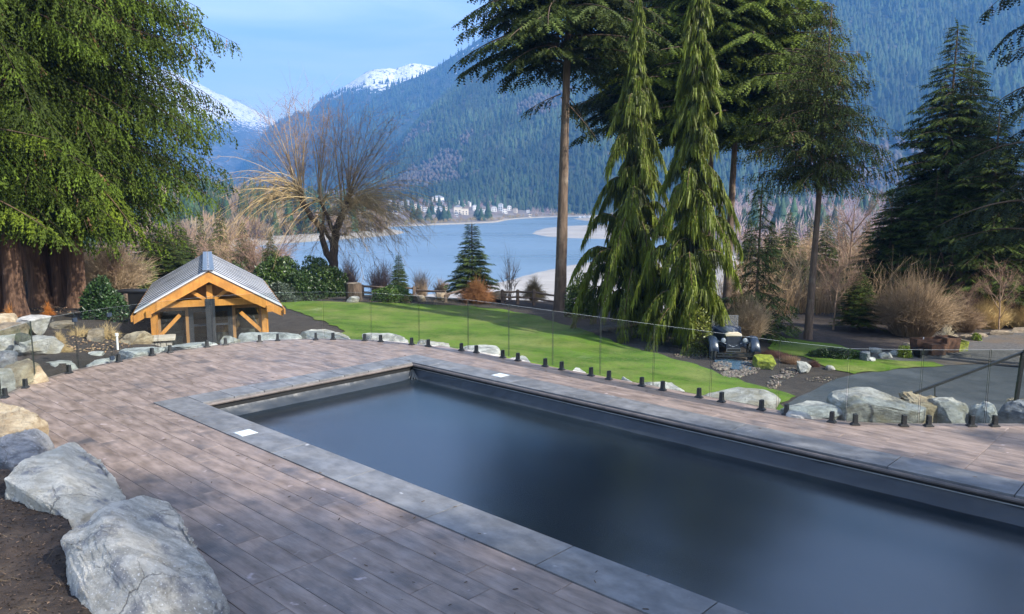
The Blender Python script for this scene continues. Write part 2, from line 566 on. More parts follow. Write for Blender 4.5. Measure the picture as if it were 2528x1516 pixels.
def rockmat(name, a, b, c, s=2.2, t3=(0.5, 0.65), st=(1, 1, 1.8), bump=1.0, speck=None):
    return mat(name, a, b, 0.85, s * 1.5, st, bump=bump, bscale=s * 3.2, bdist=0.09, contrast=(0.40, 0.60), c3=c, s3=s * 0.8, t3=t3, detail=14, speck=speck, brough=0.75, crack=(s * .42, (0.24, 0.23, 0.21), 0.012), fine=(s * 11, 0.022))
M_RPALE = rockmat('pale_granite', (0.40, 0.395, 0.37), (0.66, 0.65, 0.61), (0.19, 0.195, 0.195), 3.0, speck=(14, (0.62, 0.61, 0.58), 0.66))
M_RGREY = rockmat('grey_granite', (0.30, 0.295, 0.275), (0.52, 0.51, 0.475), (0.33, 0.30, 0.225), 3.0, speck=(14, (0.42, 0.42, 0.41), 0.66))
M_RTAN = rockmat('tan_granite', (0.33, 0.25, 0.15), (0.50, 0.42, 0.29), (0.20, 0.16, 0.105), 2.6)
M_RBLUE = rockmat('blue_grey_schist', (0.13, 0.145, 0.17), (0.28, 0.30, 0.335), (0.34, 0.35, 0.36), 3.4, st=(1, 1, 4), speck=(16, (0.5, 0.52, 0.55), 0.64))
M_RHERO = rockmat('veined_schist', (0.46, 0.44, 0.38), (0.72, 0.70, 0.63), (0.27, 0.28, 0.30), 3.2, (0.52, 0.62), st=(1.0, 2.0, 1.4), speck=(48, (0.85, 0.85, 0.84), 0.62))
M_RCREAM = rockmat('cream_schist', (0.56, 0.53, 0.44), (0.80, 0.77, 0.67), (0.30, 0.31, 0.33), 3.2, (0.55, 0.64), st=(1, 1.8, 1.3))
M_RMOSS = rockmat('mossy_granite', (0.14, 0.17, 0.02), (0.30, 0.34, 0.03), (0.20, 0.20, 0.17), 2.4, (0.56, 0.66))
M_RDARK = rockmat('dark_wet_stone', (0.05, 0.052, 0.05), (0.11, 0.11, 0.10), (0.15, 0.145, 0.13), 2.4)  # darkest of the stone colours
M_RBROWN = rockmat('brown_weathered_stone', (0.16, 0.125, 0.085), (0.29, 0.235, 0.165), (0.12, 0.11, 0.09), 2.6)

# ------------------------------------------------------------------ ground and garden sheets
def build_ground():
    xs = np.concatenate([np.arange(-90, -24, 3.0), np.arange(-24, 30, 0.6), np.arange(30, 141, 3.0)])
    ys = np.concatenate([np.arange(2, 70, 0.6), np.arange(70, 262, 3.0)])
    X, Y = np.meshgrid(xs, ys)
    Z = ground_z(X, Y)
    under = (Y < 12.0) | ((Y < 13.5) & (X > 3.5))
    V = np.stack([X, Y, Z], -1).reshape(-1, 3)
    nx = len(xs)
    i, j = np.meshgrid(np.arange(len(ys) - 1), np.arange(nx - 1), indexing='ij')
    a = (i * nx + j).ravel()
    Fq = np.stack([a, a + 1, a + nx + 1, a + nx], -1)
    tag(link('garden_soil', mesh_np('garden_soil', V, Fq, M_SOIL, smooth=True)), kind='structure')
build_ground()

lawn_px = [(650, 736), (700, 743), (800, 745), (900, 748), (1050, 752), (1160, 757), (1240, 765), (1300, 775), (1370, 795), (1430, 812), (1480, 832), (1530, 850), (1580, 862),
           (1650, 882), (1705, 898), (1759, 914.5), (1814, 935), (1886, 960), (1959, 980), (1941, 999)]
LAWN = [PT(*p)[:2] for p in lawn_px] + [(6.5, 14.6), (3.6, 14.7), (-0.6, 18.8), (-4.3, 20.6), (-7.2, 20.6), (-7.0, 24.0), (-7.2, 33)]
sheet('lawn', LAWN, ground_z, M_LAWN, 0.8, 'stuff', 0.03, 'freshly green sloping garden lawn between the pool deck and the trees', 0.35, 0.3)
lawn2_px = [(1895, 832), (1960, 838), (2060, 850), (2120, 868), (2160, 888), (2300, 893), (2330, 903), (2200, 912), (2110, 925), (2060, 915), (2020, 897), (1985, 880), (1900, 868)]
sheet('grass_strip', [PT(*p)[:2] for p in lawn2_px], ground_z, M_LAWN, 0.8, 'stuff', 0.03, 'patch of rough grass beyond the mossy boulder beside the driveway', 0.3, 0.3)
drive_px = [(1941, 1001), (1970, 980), (2000, 968), (2060, 937), (2110, 925), (2200, 912), (2330, 903), (2420, 900)]
dr = [PT(*p)[:2] for p in drive_px]
sheet('driveway', dr + [(30, 24.5), (36, 18), (30, 10), (6.8, 10), (6.5, 14.6)], ground_z, M_ASPH, 0.9, 'structure', 0.012, None, 0.03, 0.6)
grav_px = [(2200, 911), (2330, 902), (2420, 899)]
gr = [PT(*p)[:2] for p in grav_px] + [(31, 25), (36, 30)] + [PT(*p)[:2] for p in [(2700, 800), (2528, 812), (2400, 826), (2330, 838), (2260, 852), (2160, 872), (2150, 890)]]
sheet('gravel_yard', gr, ground_z, M_GRAVEL, 0.9, 'stuff', 0.02, 'loose grey gravel yard around the rusty planters', 0.2, 0.5)

# ------------------------------------------------------------------ pool frame: s along the long side, t across
PA = PZ(396, 990)
AZ = math.radians(-46.6)
ES = np.array([-math.sin(AZ), -math.cos(AZ)])
ET = np.array([math.cos(AZ), -math.sin(AZ)])
POOL_ROT = math.atan2(ES[1], ES[0])
def ST(s, t, z=0.0):
    return np.array([PA[0] + ES[0] * s + ET[0] * t, PA[1] + ES[1] * s + ET[1] * t, z])
def toST(p):
    d = np.array([p[0] - PA[0], p[1] - PA[1]])
    return float(d @ ES), float(d @ ET)
OUT_T0, OUT_T1, IN_T0, IN_T1, OUT_S0, IN_S0, OUT_S1, IN_S1 = -0.15, 5.83, 0.45, 5.22, 0.05, 0.70, 20.0, 19.4

fence_px = [(-70, 1016), (3, 987), (87.5, 946), (194, 915), (278, 897), (392, 875), (527, 855), (662, 842), (799, 838), (917, 842), (1035, 853), (1156, 867.5), (1256, 886),
            (1364, 908.5), (1481, 932.5), (1612, 959), (1753, 987), (1918, 1020), (2087, 1048.5), (2266, 1052.5), (2430, 1052.5), (2600, 1052.5), (2760, 1052.5)]
FENCE = [PZ(*p)[:2] for p in fence_px]
edge = []
for i, p in enumerate(FENCE):                       # deck edge a hand's breadth outside the fence
    a = FENCE[max(0, i - 1)]; b = FENCE[min(len(FENCE) - 1, i + 1)]
    d = (b - a) / np.linalg.norm(b - a)
    edge.append(p + np.array([-d[1], d[0]]) * 0.16)
DECK = edge + [np.array([12.6, 2.0]), np.array([-1.4, 2.0]), np.array([-3.2, 5.4]), np.array([-5.0, 7.6]), np.array([-6.4, 9.3]), np.array([-8.6, 11.3]), np.array([-10.2, 12.3])]
DECK_ST = np.array([toST(p) for p in DECK])

def build_deck():
    base = MB()
    # slab with the pool opening left out: two strips beside the pool and one at its end
    root = empty('pool_deck', ST(0, 0), kind_ := None)
    root['kind'] = 'structure'
    root.rotation_euler = (0, 0, POOL_ROT)
    def crossings(t):
        r = []
        n = len(DECK_ST)
        for i in range(n):
            (s0, t0), (s1, t1) = DECK_ST[i], DECK_ST[(i + 1) % n]
            if (t0 > t) != (t1 > t):
                r.append(s0 + (t - t0) / (t1 - t0) * (s1 - s0))
        r.sort()
        return [(r[i], r[i + 1]) for i in range(0, len(r) - 1, 2)]
    def near(v, t, end):
        best = None
        for a, b in crossings(t):
            x = a if end == 0 else b
            if best is None or abs(x - v) < abs(best - v):
                best = x
        return best if best is not None and abs(best - v) < 1.6 else v
    rng = random.Random(4)
    W = 0.298
    bands = []
    t = OUT_T0
    while t > -9:
        bands.append((t - W, t)); t -= W
    t = OUT_T1
    while t < 11:
        bands.append((t, t + W)); t += W
    k = int(round((OUT_T1 - OUT_T0) / W)); w2 = (OUT_T1 - OUT_T0) / k
    for i in range(k):
        bands.append((OUT_T0 + i * w2, OUT_T0 + (i + 1) * w2))
    g = 0.0023
    bases = MB()
    n_pl = 0
    for (ta, tb) in bands:
        tm = (ta + tb) / 2
        inpool = OUT_T0 < tm < OUT_T1
        for (sa, sb) in crossings(tm):
            a0, a1 = near(sa, ta + g, 0), near(sa, tb - g, 0)
            b0, b1 = near(sb, ta + g, 1), near(sb, tb - g, 1)
            if inpool:
                if sa > OUT_S0: continue
                b0 = b1 = min(sb, OUT_S0 - g)
            if max(b0, b1) - min(a0, a1) < 0.1: continue
            bases.prism([(a0, ta), (b0, ta), (b1, tb), (a1, tb)], -0.18, -0.008)
            cuts = []
            s = min(a0, a1) + rng.uniform(0.5, 2.8)
            forced = [7.44 - 1e-3, 14.5] if tm < 0 else [11.4, 5.0]
            while s < max(b0, b1) - 0.35:
                cuts.append(s); s += rng.choice([1.2, 1.8, 2.4, 3.0, 3.0]) + rng.uniform(-.1, .1)
            cuts = [c for c in cuts if all(abs(c - f) > 0.5 for f in forced)] + [f for f in forced if min(a0, a1) + .4 < f < max(b0, b1) - .4]
            cuts.sort()
            edges = [None] + cuts + [None]
            for i in range(len(edges) - 1):
                l0 = a0 if edges[i] is None else edges[i] + g
                l1 = a1 if edges[i] is None else edges[i] + g
                r0 = b0 if edges[i + 1] is None else edges[i + 1] - g
                r1 = b1 if edges[i + 1] is None else edges[i + 1] - g
                c = ((l0 + l1 + r0 + r1) / 4, tm)
                m = MB()
                q = [(l0 - c[0], ta + g - c[1]), (r0 - c[0], ta + g - c[1]), (r1 - c[0], tb - g - c[1]), (l1 - c[0], tb - g - c[1])]
                if min(r0 - l0, r1 - l1) < 0.02: continue
                e = 0.004
                # a plank with an eased top edge
                qi = [(q[0][0] + e, q[0][1] + e), (q[1][0] - e, q[1][1] + e), (q[2][0] - e, q[2][1] - e), (q[3][0] + e, q[3][1] - e)]
                V = [(x, y, -0.03) for x, y in q] + [(x, y, -0.003) for x, y in q] + [(x, y, 0.0) for x, y in qi]
                m.add(V, [(0, 1, 5, 4), (1, 2, 6, 5), (2, 3, 7, 6), (3, 0, 4, 7), (4, 5, 9, 8), (5, 6, 10, 9), (6, 7, 11, 10), (7, 4, 8, 11), (8, 9, 10, 11)])
                m.build('plank', M_PLANK, root, (c[0], c[1], rng.uniform(-0.0008, 0.0008)))
                n_pl += 1
    bases.build('slab', M_JOINT, root)
    print('planks', n_pl)
build_deck()

def build_pool():
    root = empty('swimming_pool', ST(0, 0), 'long rectangular pool with grey stone coping under a taut dark blue cover', 'pool')
    root.rotation_euler = (0, 0, POOL_ROT)
    rng = random.Random(8)
    g = 0.006
    bed = MB()
    bed.box(((OUT_S0 + OUT_S1) / 2, (OUT_T0 + IN_T0) / 2, -0.10), (OUT_S1 - OUT_S0 - .02, 0.56, 0.19)); bed.box(((OUT_S0 + OUT_S1) / 2, (OUT_T1 + IN_T1) / 2, -0.10), (OUT_S1 - OUT_S0 - .02, 0.57, 0.19)); bed.box(((OUT_S0 + IN_S0) / 2, (IN_T0 + IN_T1) / 2, -0.10), (0.60, IN_T1 - IN_T0, 0.185))
    bed.build('coping_bed', M_TRACK, root)
    def slab(s0, s1, t0, t1, nose=None):
        c = ((s0 + s1) / 2, (t0 + t1) / 2)
        hx, hy = (s1 - s0) / 2 - g, (t1 - t0) / 2 - g
        m = MB()
        m.box((0, 0, -0.0185), (hx * 2, hy * 2, 0.063))
        o = m.build('coping_slab', M_COPE, root, (c[0], c[1], 0.0), bevel=0.0025)
        return o
    T = 0.6
    # short side, slabs of 0.6 m, corner slabs belong to the long sides
    n = 8
    w = (IN_T1 - IN_T0) / n
    for i in range(n):
        slab(OUT_S0, IN_S0, IN_T0 + i * w, IN_T0 + (i + 1) * w)
    for (ta, tb, cuts) in ((OUT_T0, IN_T0, [OUT_S0, 2.6, 4.1, 5.74, 7.44, 9.1, 10.75, 12.4, 14.1, 15.8, 17.5, OUT_S1]),
                           (IN_T1, OUT_T1, [OUT_S0, 1.25, 3.6, 5.9, 8.3, 10.63, 12.1, 13.8, 15.5, 17.2, OUT_S1])):
        for a, b in zip(cuts[:-1], cuts[1:]):
            slab(a, b, ta, tb)
    for i in range(4):
        slab(IN_S1, OUT_S1, IN_T0 + i * 1.1925, IN_T0 + (i + 1) * 1.1925)
    # nosing under the inner lip
    m = MB()
    r = 0.03
    z = -0.045
    m.tube([(IN_S0 + 0.01, IN_T0 + 0.02, z), (IN_S0 + 0.01, IN_T1 - 0.02, z)], r, 8)
    m.build('edge_moulding', M_NOSE, root)
    m = MB()
    m.tube([(IN_S0 + .02, IN_T1 - 0.01, z), (IN_S1 - .02, IN_T1 - 0.01, z)], r, 8)
    m.build('edge_moulding', M_NOSE, root)
    # dark track recess below the coping
    d = 0.10
    m = MB()
    m.box((IN_S0 - 0.06, (IN_T0 + IN_T1) / 2, -0.19), (0.05, IN_T1 - IN_T0 + 0.1, 0.22))
    m.box(((IN_S0 + IN_S1) / 2, IN_T1 + 0.06, -0.19), (IN_S1 - IN_S0, 0.05, 0.22))
    m.box(((IN_S0 + IN_S1) / 2, IN_T0 - 0.06, -0.19), (IN_S1 - IN_S0, 0.05, 0.22))
    m.box((IN_S1 + 0.06, (IN_T0 + IN_T1) / 2, -0.19), (0.05, IN_T1 - IN_T0 + 0.1, 0.22))
    m.build('cover_track', M_TRACK, root)
    m = MB()
    m.box(((IN_S0 + IN_S1) / 2, IN_T1 - 0.012, -0.112), (IN_S1 - IN_S0 - 0.05, 0.012, 0.012))
    m.build('track_strip', M_ALU, root)
    # skirt of the cover: falls from the track to the sheet; wavy
    zc = -0.315
    def skirt(p0, p1, nrm, ztop, name='cover_skirt', back=0.0, seed=1):
        p0 = np.array(p0); p1 = np.array(p1); nrm = np.array(nrm)
        L = np.linalg.norm(p1 - p0)
        k = int(L / 0.06); R = 9
        uu = np.linspace(0, 1, k)[:, None]; vv = np.linspace(0, 1, R)[None]
        base = p0[None, None] + (p1 - p0)[None, None] * uu[..., None]
        bulge = 0.02 * n2(uu * L + 0 * vv, vv * 0.6 + 0 * uu + seed, 2.3, seed, 4)
        wr = 0.018 * np.maximum(0, n2(uu * L + vv * 0.35, vv * 0.2 + 0 * uu, 6.0, seed + 4, 3)) * np.sin(vv * np.pi)
        off = back + 0.16 * vv ** 1.3 + bulge + wr
        P = base + nrm[None, None] * off[..., None]
        z = ztop + (zc - 0.01 - ztop) * vv + 0 * uu
        V = np.concatenate([P, z[..., None]], -1).reshape(-1, 3)
        i, j = np.meshgrid(np.arange(k - 1), np.arange(R - 1), indexing='ij')
        a = (i * R + j).ravel()
        Fq = np.stack([a, a + 1, a + R + 1, a + R], -1)
        return link(name, mesh_np(name, V, Fq, M_LINER, smooth=True), root)
    skirt((IN_S0, IN_T0), (IN_S0, IN_T1), (1, 0), -0.16, seed=2)
    skirt((IN_S0, IN_T1), (IN_S1, IN_T1), (0, -1), -0.125, back=-0.02, seed=5)
    skirt((IN_S0, IN_T0), (IN_S1, IN_T0), (0, 1), -0.16, seed=7)
    # the sheet itself: slightly uneven, sagging to its middle
    s = np.linspace(IN_S0 + 0.0, IN_S1, 150); t = np.linspace(IN_T0 + 0.0, IN_T1, 56)
    S, Tt = np.meshgrid(s, t, indexing='ij')
    e = np.minimum(np.minimum(S - IN_S0, IN_S1 - S), np.minimum(Tt - IN_T0, IN_T1 - Tt))
    Z = zc - 0.02 * sstep(0.1, 1.4, e) + 0.003 * n2(S, Tt, 0.7, 2, 2) + 0.035 * np.exp(-((S - IN_S0) ** 2 + (Tt - IN_T1) ** 2) / 0.10) + 0.004 * n2(S, Tt, 3.0, 6, 3) * sstep(0.9, 0.2, e)
    V = np.stack([S, Tt, Z], -1).reshape(-1, 3)
    i, j = np.meshgrid(np.arange(149), np.arange(55), indexing='ij')
    a = (i * 56 + j).ravel()
    link('cover', mesh_np('cover', V, np.stack([a, a + 56, a + 57, a + 1], -1), M_COVER, smooth=True), root)
    # skimmer lids
    for (s0, t0) in ((2.82, -0.065), (2.88, 5.47)):
        m = MB(); m.box((0, 0, 0), (0.27, 0.27, 0.008))
        o = m.build('skimmer_lid', M_LID, root, (s0 + 0.135, t0 + 0.135, 0.0175), bevel=0.003)
        m = MB()
        for (x, y, w, h) in ((0, .128, .25, .006), (0, -.128, .25, .006), (.128, 0, .006, .25), (-.128, 0, .006, .25), (.09, 0, .02, .03), (-.09, 0, .02, .03)):
            m.box((x, y, .0045), (w, h, .002))
        m.build('lid_rim', M_ALU, o)
    # folds where the cover bunches up in the far corner
    m = MB()
    rr = random.Random(3)
    for k in range(7):
        a = math.radians(-100 + 15 * k + rr.uniform(-4, 4)); L = rr.uniform(0.25, 0.6)
        p0 = np.array([IN_S0 + 0.06, IN_T1 - 0.06, -0.15 - 0.01 * (k % 2)])
        p1 = p0 + np.array([math.cos(a) * L * .6 + .02 * k, math.sin(a) * L * .5, -0.19])
        pm = (p0 + p1) / 2 + np.array([0.02, -0.02, -0.04])
        m.tube([p0, pm, p1], [0.030, 0.018, 0.008], 6)
    m.build('cover_fold', M_LINER, root, smooth=True)
M_COVER.node_tree.nodes['Principled BSDF'].inputs['IOR'].default_value = 1.50
build_pool()

# ------------------------------------------------------------------ glass fence
def build_fence():
    fx = PZ(799, 838)
    root = empty('glass_pool_fence', fx, 'frameless clear glass fence on short black spigots around the curved deck edge', 'fence')
    B = Vector(fx)
    def panel(p, q, z0, z1, name='glass_panel', gap=0.012):
        p = np.array([*p, 0.0]); q = np.array([*q, 0.0])
        d = (q - p); L = np.linalg.norm(d); d /= L
        c = (p + q) / 2
        hx, hy, h = L / 2 - gap, 0.0075, (z1 - z0) / 2
        m = MB()
        m.box((0, 0, 0), (hx * 2, hy * 2, h * 2))
        me = m.mesh(name, [M_GLASS, M_GEDGE, M_GTOP])
        for pl in me.polygons:
            pl.material_index = 0 if abs(pl.normal.y) > 0.9 else (2 if pl.normal.z > .9 else 1)
        return link(name, me, root, Vector((c[0], c[1], (z0 + z1) / 2)) - B, (0, 0, math.atan2(d[1], d[0])))
    mk = MB()
    mk.box((0, 0, 0.010), (0.135, 0.105, 0.020))
    mk.box((0, 0, 0.028), (0.115, 0.085, 0.016), taper=0.9)
    for sgn in (-1, 1):
        mk.box((0, sgn * 0.0225, 0.107), (0.066, 0.032, 0.146), taper=0.86)
    mk.box((0, 0, 0.055), (0.062, 0.02, 0.04))
    mk.box((0, -0.040, 0.13), (0.016, 0.006, 0.016))
    spig = mk.mesh('spigot', M_BLACK)
    bm = bmesh.new(); bm.from_mesh(spig); bmesh.ops.bevel(bm, geom=bm.edges[:], offset=0.002, segments=1, affect='EDGES'); bm.to_mesh(spig); bm.free()
    spx = [(22, 982), (74, 957.5), (108, 944.5), (176, 922), (296, 894.5), (375, 878), (419, 870.5), (510, 857), (556, 851.5), (640, 843.5), (686.5, 840), (780, 838), (824, 838), (900, 841.5), (942, 843.5),
           (1017, 851), (1058, 855.5), (1139, 865.5), (1177, 871), (1240, 883.5), (1277, 891), (1345, 905), (1385, 913.5), (1459, 928), (1503, 937), (1584, 953.5), (1635, 964), (1724, 982),
           (1780, 993), (1879, 1012.5), (1941, 1024), (2048.5, 1046), (2115, 1052.5), (2232, 1052.5), (2292, 1052.5), (2398, 1052.5), (2455, 1052.5), (2570, 1052.5), (2630, 1052.5), (2730, 1052.5)]
    for u, v in spx:
        p = PZ(u, v)
        i = max(j for j in range(len(fence_px) - 1) if fence_px[j][0] <= u)
        a, b = FENCE[i], FENCE[i + 1]
        dd = (b - a); dd = dd / np.linalg.norm(dd)
        foot = a + dd * float((p[:2] - a) @ dd)
        link('spigot', spig, root, Vector((foot[0], foot[1], 0.0)) - B, (0, 0, math.atan2(dd[1], dd[0])))
    for i in range(len(FENCE) - 1):
        panel(FENCE[i], FENCE[i + 1], 0.055, 1.235, 'glass_panel')
    # gate hardware
    for (fi, zz) in ((3, 1.08), (4, 1.08), (4, 0.12), (3, 0.14)):
        p = FENCE[fi]
        d = FENCE[fi + 1] - FENCE[fi - 1]; d /= np.linalg.norm(d)
        m = MB()
        m.box((0, -0.012, 0), (0.105, 0.014, 0.085)); m.box((0, 0.012, 0), (0.105, 0.014, 0.085)); m.tube([(0, -0.018, -0.05), (0, -0.018, 0.05)], 0.012, 8)
        if (fi, zz) == (3, 0.14): continue
        m.build('gate_latch' if fi == 3 else 'gate_hinge', M_CLIP, root, Vector((p[0], p[1], zz)) - B, (0, 0, math.atan2(d[1], d[0])), bevel=0.002)
build_fence()

# ------------------------------------------------------------------ boulders
def _ico(sub):
    bm = bmesh.new(); bmesh.ops.create_icosphere(bm, subdivisions=sub, radius=1)
    V = np.array([v.co[:] for v in bm.verts]); Fc = np.array([[v.index for v in f.verts] for f in bm.faces]); bm.free()
    return V, Fc
ICO = {s: _ico(s) for s in (1, 2, 3, 4, 5)}
def boulder(name, label, c, size, m, seed, rz=0.0, cuts=9, sub=4, rough=0.05, flat=0.55, group=None, cat='boulder', tilt=0.0, pw=0.80):
    """c: centre of the foot; size: full width, depth, height. A ball cut by random planes and roughened."""
    rs = np.random.RandomState(seed)
    V, Fc = ICO[sub]
    V = V.copy()
    V = np.sign(V) * np.abs(V) ** pw                      # squarer
    for k in range(cuts + 6):
        nn = rs.normal(size=3); nn[2] *= 0.6; nn /= np.linalg.norm(nn)
        dlim = rs.uniform(0.50, 0.84)
        h = V @ nn
        V -= nn[None] * (np.clip(h - dlim, 0, None) * 0.97)[:, None]
    V[:, 2] = np.where(V[:, 2] > flat, flat + (V[:, 2] - flat) * 0.35, V[:, 2])
    V -= (V.max(0) + V.min(0)) / 2
    V /= (V.max(0) - V.min(0))[None]
    P = V * 2.2 + seed * 3.1
    nrm = V / (np.linalg.norm(V, axis=1)[:, None] + 1e-9)
    d = fbm(P * 1.3, 3, seed) * 0.6 + fbm(P * 4.5, 4, seed + 3) * 0.4
    ridge = 1 - np.abs(fbm(P * np.array([2.2, 2.2, 4.5]), 3, seed + 7)) * 2
    V = V + nrm * (d * rough * 1.6 + (ridge - 0.5) * rough * 0.5)[:, None]
    V = V * np.array(size)[None]
    a = math.radians(tilt)
    V[:, [0, 2]] = np.column_stack([V[:, 0] * math.cos(a) - V[:, 2] * math.sin(a), V[:, 0] * math.sin(a) + V[:, 2] * math.cos(a)])
    V[:, 2] += size[2] / 2
    o = link(name, mesh_np(name, V, Fc, m, smooth=True), None, c, (0, 0, rz))
    me = o.data
    me.polygons.foreach_set('use_smooth', np.zeros(len(me.polygons), dtype=bool))
    return tag(o, label, cat, group)
def hull_rock(name, label, pts, m, seed, zb=-0.4, rough=0.02, n=6, shrink=0.06):
    """a large stone from picked corner points (world) and its own footing"""
    P = np.array(pts)
    ctr = P.mean(0)
    low = P.copy(); low[:, 2] = zb; low[:, :2] = ctr[:2] + (low[:, :2] - ctr[:2]) * (1 - shrink)
    A = np.vstack([P, low])
    bm = bmesh.new()
    for p in A - np.array([ctr[0], ctr[1], 0]):
        bm.verts.new(p)
    r = bmesh.ops.convex_hull(bm, input=bm.verts[:])
    bmesh.ops.delete(bm, geom=[g for g in r['geom_interior'] if isinstance(g, bmesh.types.BMVert)], context='VERTS')
    rr = random.Random(seed)
    for k in range(6):                                  # broken facets
        nn = Vector((rr.gauss(0, 1), rr.gauss(0, 1), abs(rr.gauss(0, .8)) + .15)).normalized()
        far = max(v.co.dot(nn) for v in bm.verts); cen = sum(v.co.dot(nn) for v in bm.verts) / len(bm.verts)
        d_ = cen + (far - cen) * rr.uniform(.90, .97)
        geo = bm.verts[:] + bm.edges[:] + bm.faces[:]
        res = bmesh.ops.bisect_plane(bm, geom=geo, plane_co=nn * d_, plane_no=nn, clear_outer=True)
        ed = [e for e in res['geom_cut'] if isinstance(e, bmesh.types.BMEdge)]
        if ed: bmesh.ops.contextual_create(bm, geom=ed)
    bmesh.ops.dissolve_limit(bm, angle_limit=0.06, verts=bm.verts[:], edges=bm.edges[:])
    bmesh.ops.bevel(bm, geom=bm.edges[:], offset=0.014, segments=1, affect='EDGES', profile=0.6)
    bmesh.ops.triangulate(bm, faces=bm.faces[:])
    for k in range(n):
        L = [e for e in bm.edges if e.calc_length() > 0.032]
        if not L: break
        bmesh.ops.subdivide_edges(bm, edges=L, cuts=1)
        bmesh.ops.triangulate(bm, faces=[f for f in bm.faces if len(f.verts) > 3])
    bmesh.ops.remove_doubles(bm, verts=bm.verts[:], dist=0.004)
    bm.normal_update()
    V = np.array([v.co[:] for v in bm.verts]); N = np.array([v.normal[:] for v in bm.verts])
    Q = V + seed * 2.7
    d = fbm(Q * 1.6, 3, seed) * 1.6 + fbm(Q * 5.0, 3, seed + 2) * 0.8 + fbm(Q * 16, 3, seed + 5) * 0.25
    strat = np.abs(fbm(Q * np.array([1.2, 5.0, 3.0]), 4, seed + 9))
    chip = np.floor(fbm(Q * 3.1, 2, seed + 12) * 5) / 5                # stepped flakes
    st2 = fbm((Q @ np.array([[.8, .2, .5], [-.3, .9, .2], [-.4, -.3, .85]])) * np.array([1.4, 1.4, 6.5]), 3, seed + 20)
    ledge = np.floor(st2 * 4) / 4                                       # broken layers
    V = V + N * (rough * (d * 1.1 + 1.6 * strat + 1.9 * chip + 3.0 * ledge))[:, None]
    for v, p in zip(bm.verts, V):
        v.co = p
    me = bpy.data.meshes.new(name)
    bm.to_mesh(me); bm.free()
    me.materials.append(m)
    return tag(link(name, me, None, (ctr[0], ctr[1], 0)), label, 'boulder')

hull_rock('boulder', 'largest grey veined boulder at the bottom left corner of the deck',
          [PZ(393, 1212, .42), PZ(310, 1236, .62), PZ(251, 1258, .66), PZ(193, 1281, .6), PZ(153, 1334, .55), PZ(157, 1388, .5), PZ(260, 1330, .70), PZ(414, 1263, .40), PZ(453, 1312, .40), PZ(489, 1361, .36),
           PZ(538, 1429, .28), PZ(548, 1480, .18), PZ(400, 1420, .52), PZ(300, 1440, .50), PZ(185, 1462, .35), PZ(215, 1560, .2), PZ(420, 1600, .12), PZ(580, 1530, .06)], M_RHERO, 11, -0.25, 0.016)
hull_rock('boulder', 'cream boulder with a pointed top, between the largest boulder and the blue grey one',
          [PZ(197, 1090, .50), PZ(157, 1097, .60), PZ(45, 1137, .60), PZ(9, 1182, .52), PZ(81, 1211, .46), PZ(152, 1256, .40), PZ(184, 1283, .34), PZ(250, 1262, .32), PZ(314, 1228, .22), PZ(269, 1173, .30), PZ(233, 1128, .38), PZ(150, 1160, .58)], M_RCREAM, 23, -0.25, 0.015)
hull_rock('boulder', 'blue grey sparkling boulder just behind the cream pointed boulder',
          [PZ(85, 1054, .42), PZ(60, 1060, .46), PZ(20, 1072, .48), PZ(-30, 1092, .46), PZ(-25, 1140, .30), PZ(30, 1148, .32), PZ(90, 1125, .36), PZ(136, 1098, .12), PZ(120, 1070, .25)], M_RBLUE, 31, -0.25, 0.013)
hull_rock('boulder', 'rounded golden tan boulder at the left edge beside the deck',
          [PZ(-60, 1000, .50), PZ(0, 993, .50), PZ(54, 1003, .48), PZ(92, 1024, .38), PZ(118, 1050, .20), PZ(119, 1072, .08), PZ(60, 1065, .30), PZ(0, 1094, .22), PZ(-60, 1100, .3)], M_RTAN, 41, -0.3, 0.016)

def edge_boulder(u0, u1, vt, vb, y, m, seed, label, thick=0.7, rz=None, zb=None, name='boulder', cat='boulder', **kw):
    """a stone spanning picture columns u0..u1 whose crest shows at row vt, at distance y"""
    um = (u0 + u1) / 2
    top = PD(um, vt, y); bot = PD(um, vb, y)
    w = (u1 - u0) / F_PX * y * 1.02
    zb = bot[2] if zb is None else zb
    return boulder(name, label, (top[0], y + 0.0, zb), (w, thick, max(0.08, top[2] - zb)), m, seed, 0.0 if rz is None else rz, cat=cat, **kw)
def fdepth(u):
    us = [p[0] for p in fence_px]
    return float(np.interp(u, us, [p[1] for p in FENCE]))
wall_rocks = [
 (204, 300, 884, M_RPALE, 'low pale stone at the deck edge beside the gate clip'), (285, 395, 862, M_RPALE, 'long flat cream stone slab along the deck edge left of the wooden shed post'),
 (396, 545, 845, M_RPALE, 'long pale stone at the deck edge before the left half of the shed'), (536, 590, 829, M_RGREY, 'small peaked grey stone in front of the shed door'),
 (584, 745, 822, M_RPALE, 'white flat stone at the deck edge in front of the shed right post'), (742, 888, 818, M_RGREY, 'broad grey humped stone at the top of the deck curve'),
 (890, 1012, 826, M_RPALE, 'pale broken stone right of the broad grey hump at the deck edge'), (1026, 1112, 841, M_RGREY, 'low grey stone with a rounded top beyond the sixth glass panel'),
 (1118, 1236, 857, M_RPALE, 'flat white stone showing low behind the glass before the lawn middle'), (1246, 1318, 885, M_RPALE, 'thin sliver of white stone at the deck edge below the lawn'),
 (1405, 1460, 915, M_RPALE, 'narrow white stone tip between two spigots above the pool side'), (1532, 1562, 936, M_RPALE, 'tiny white round stone at the deck edge, left of the white rounded one'),
 (1578, 1690, 944, M_RPALE, 'smooth white rounded stone at the deck edge below the far lawn'), (1704, 1918, 965, M_RGREY, 'long speckled grey stone at the lawn tip beside the deck'),
 (1916, 2104, 992, M_RPALE, 'big white sloping boulder at the deck corner beside the driveway')]
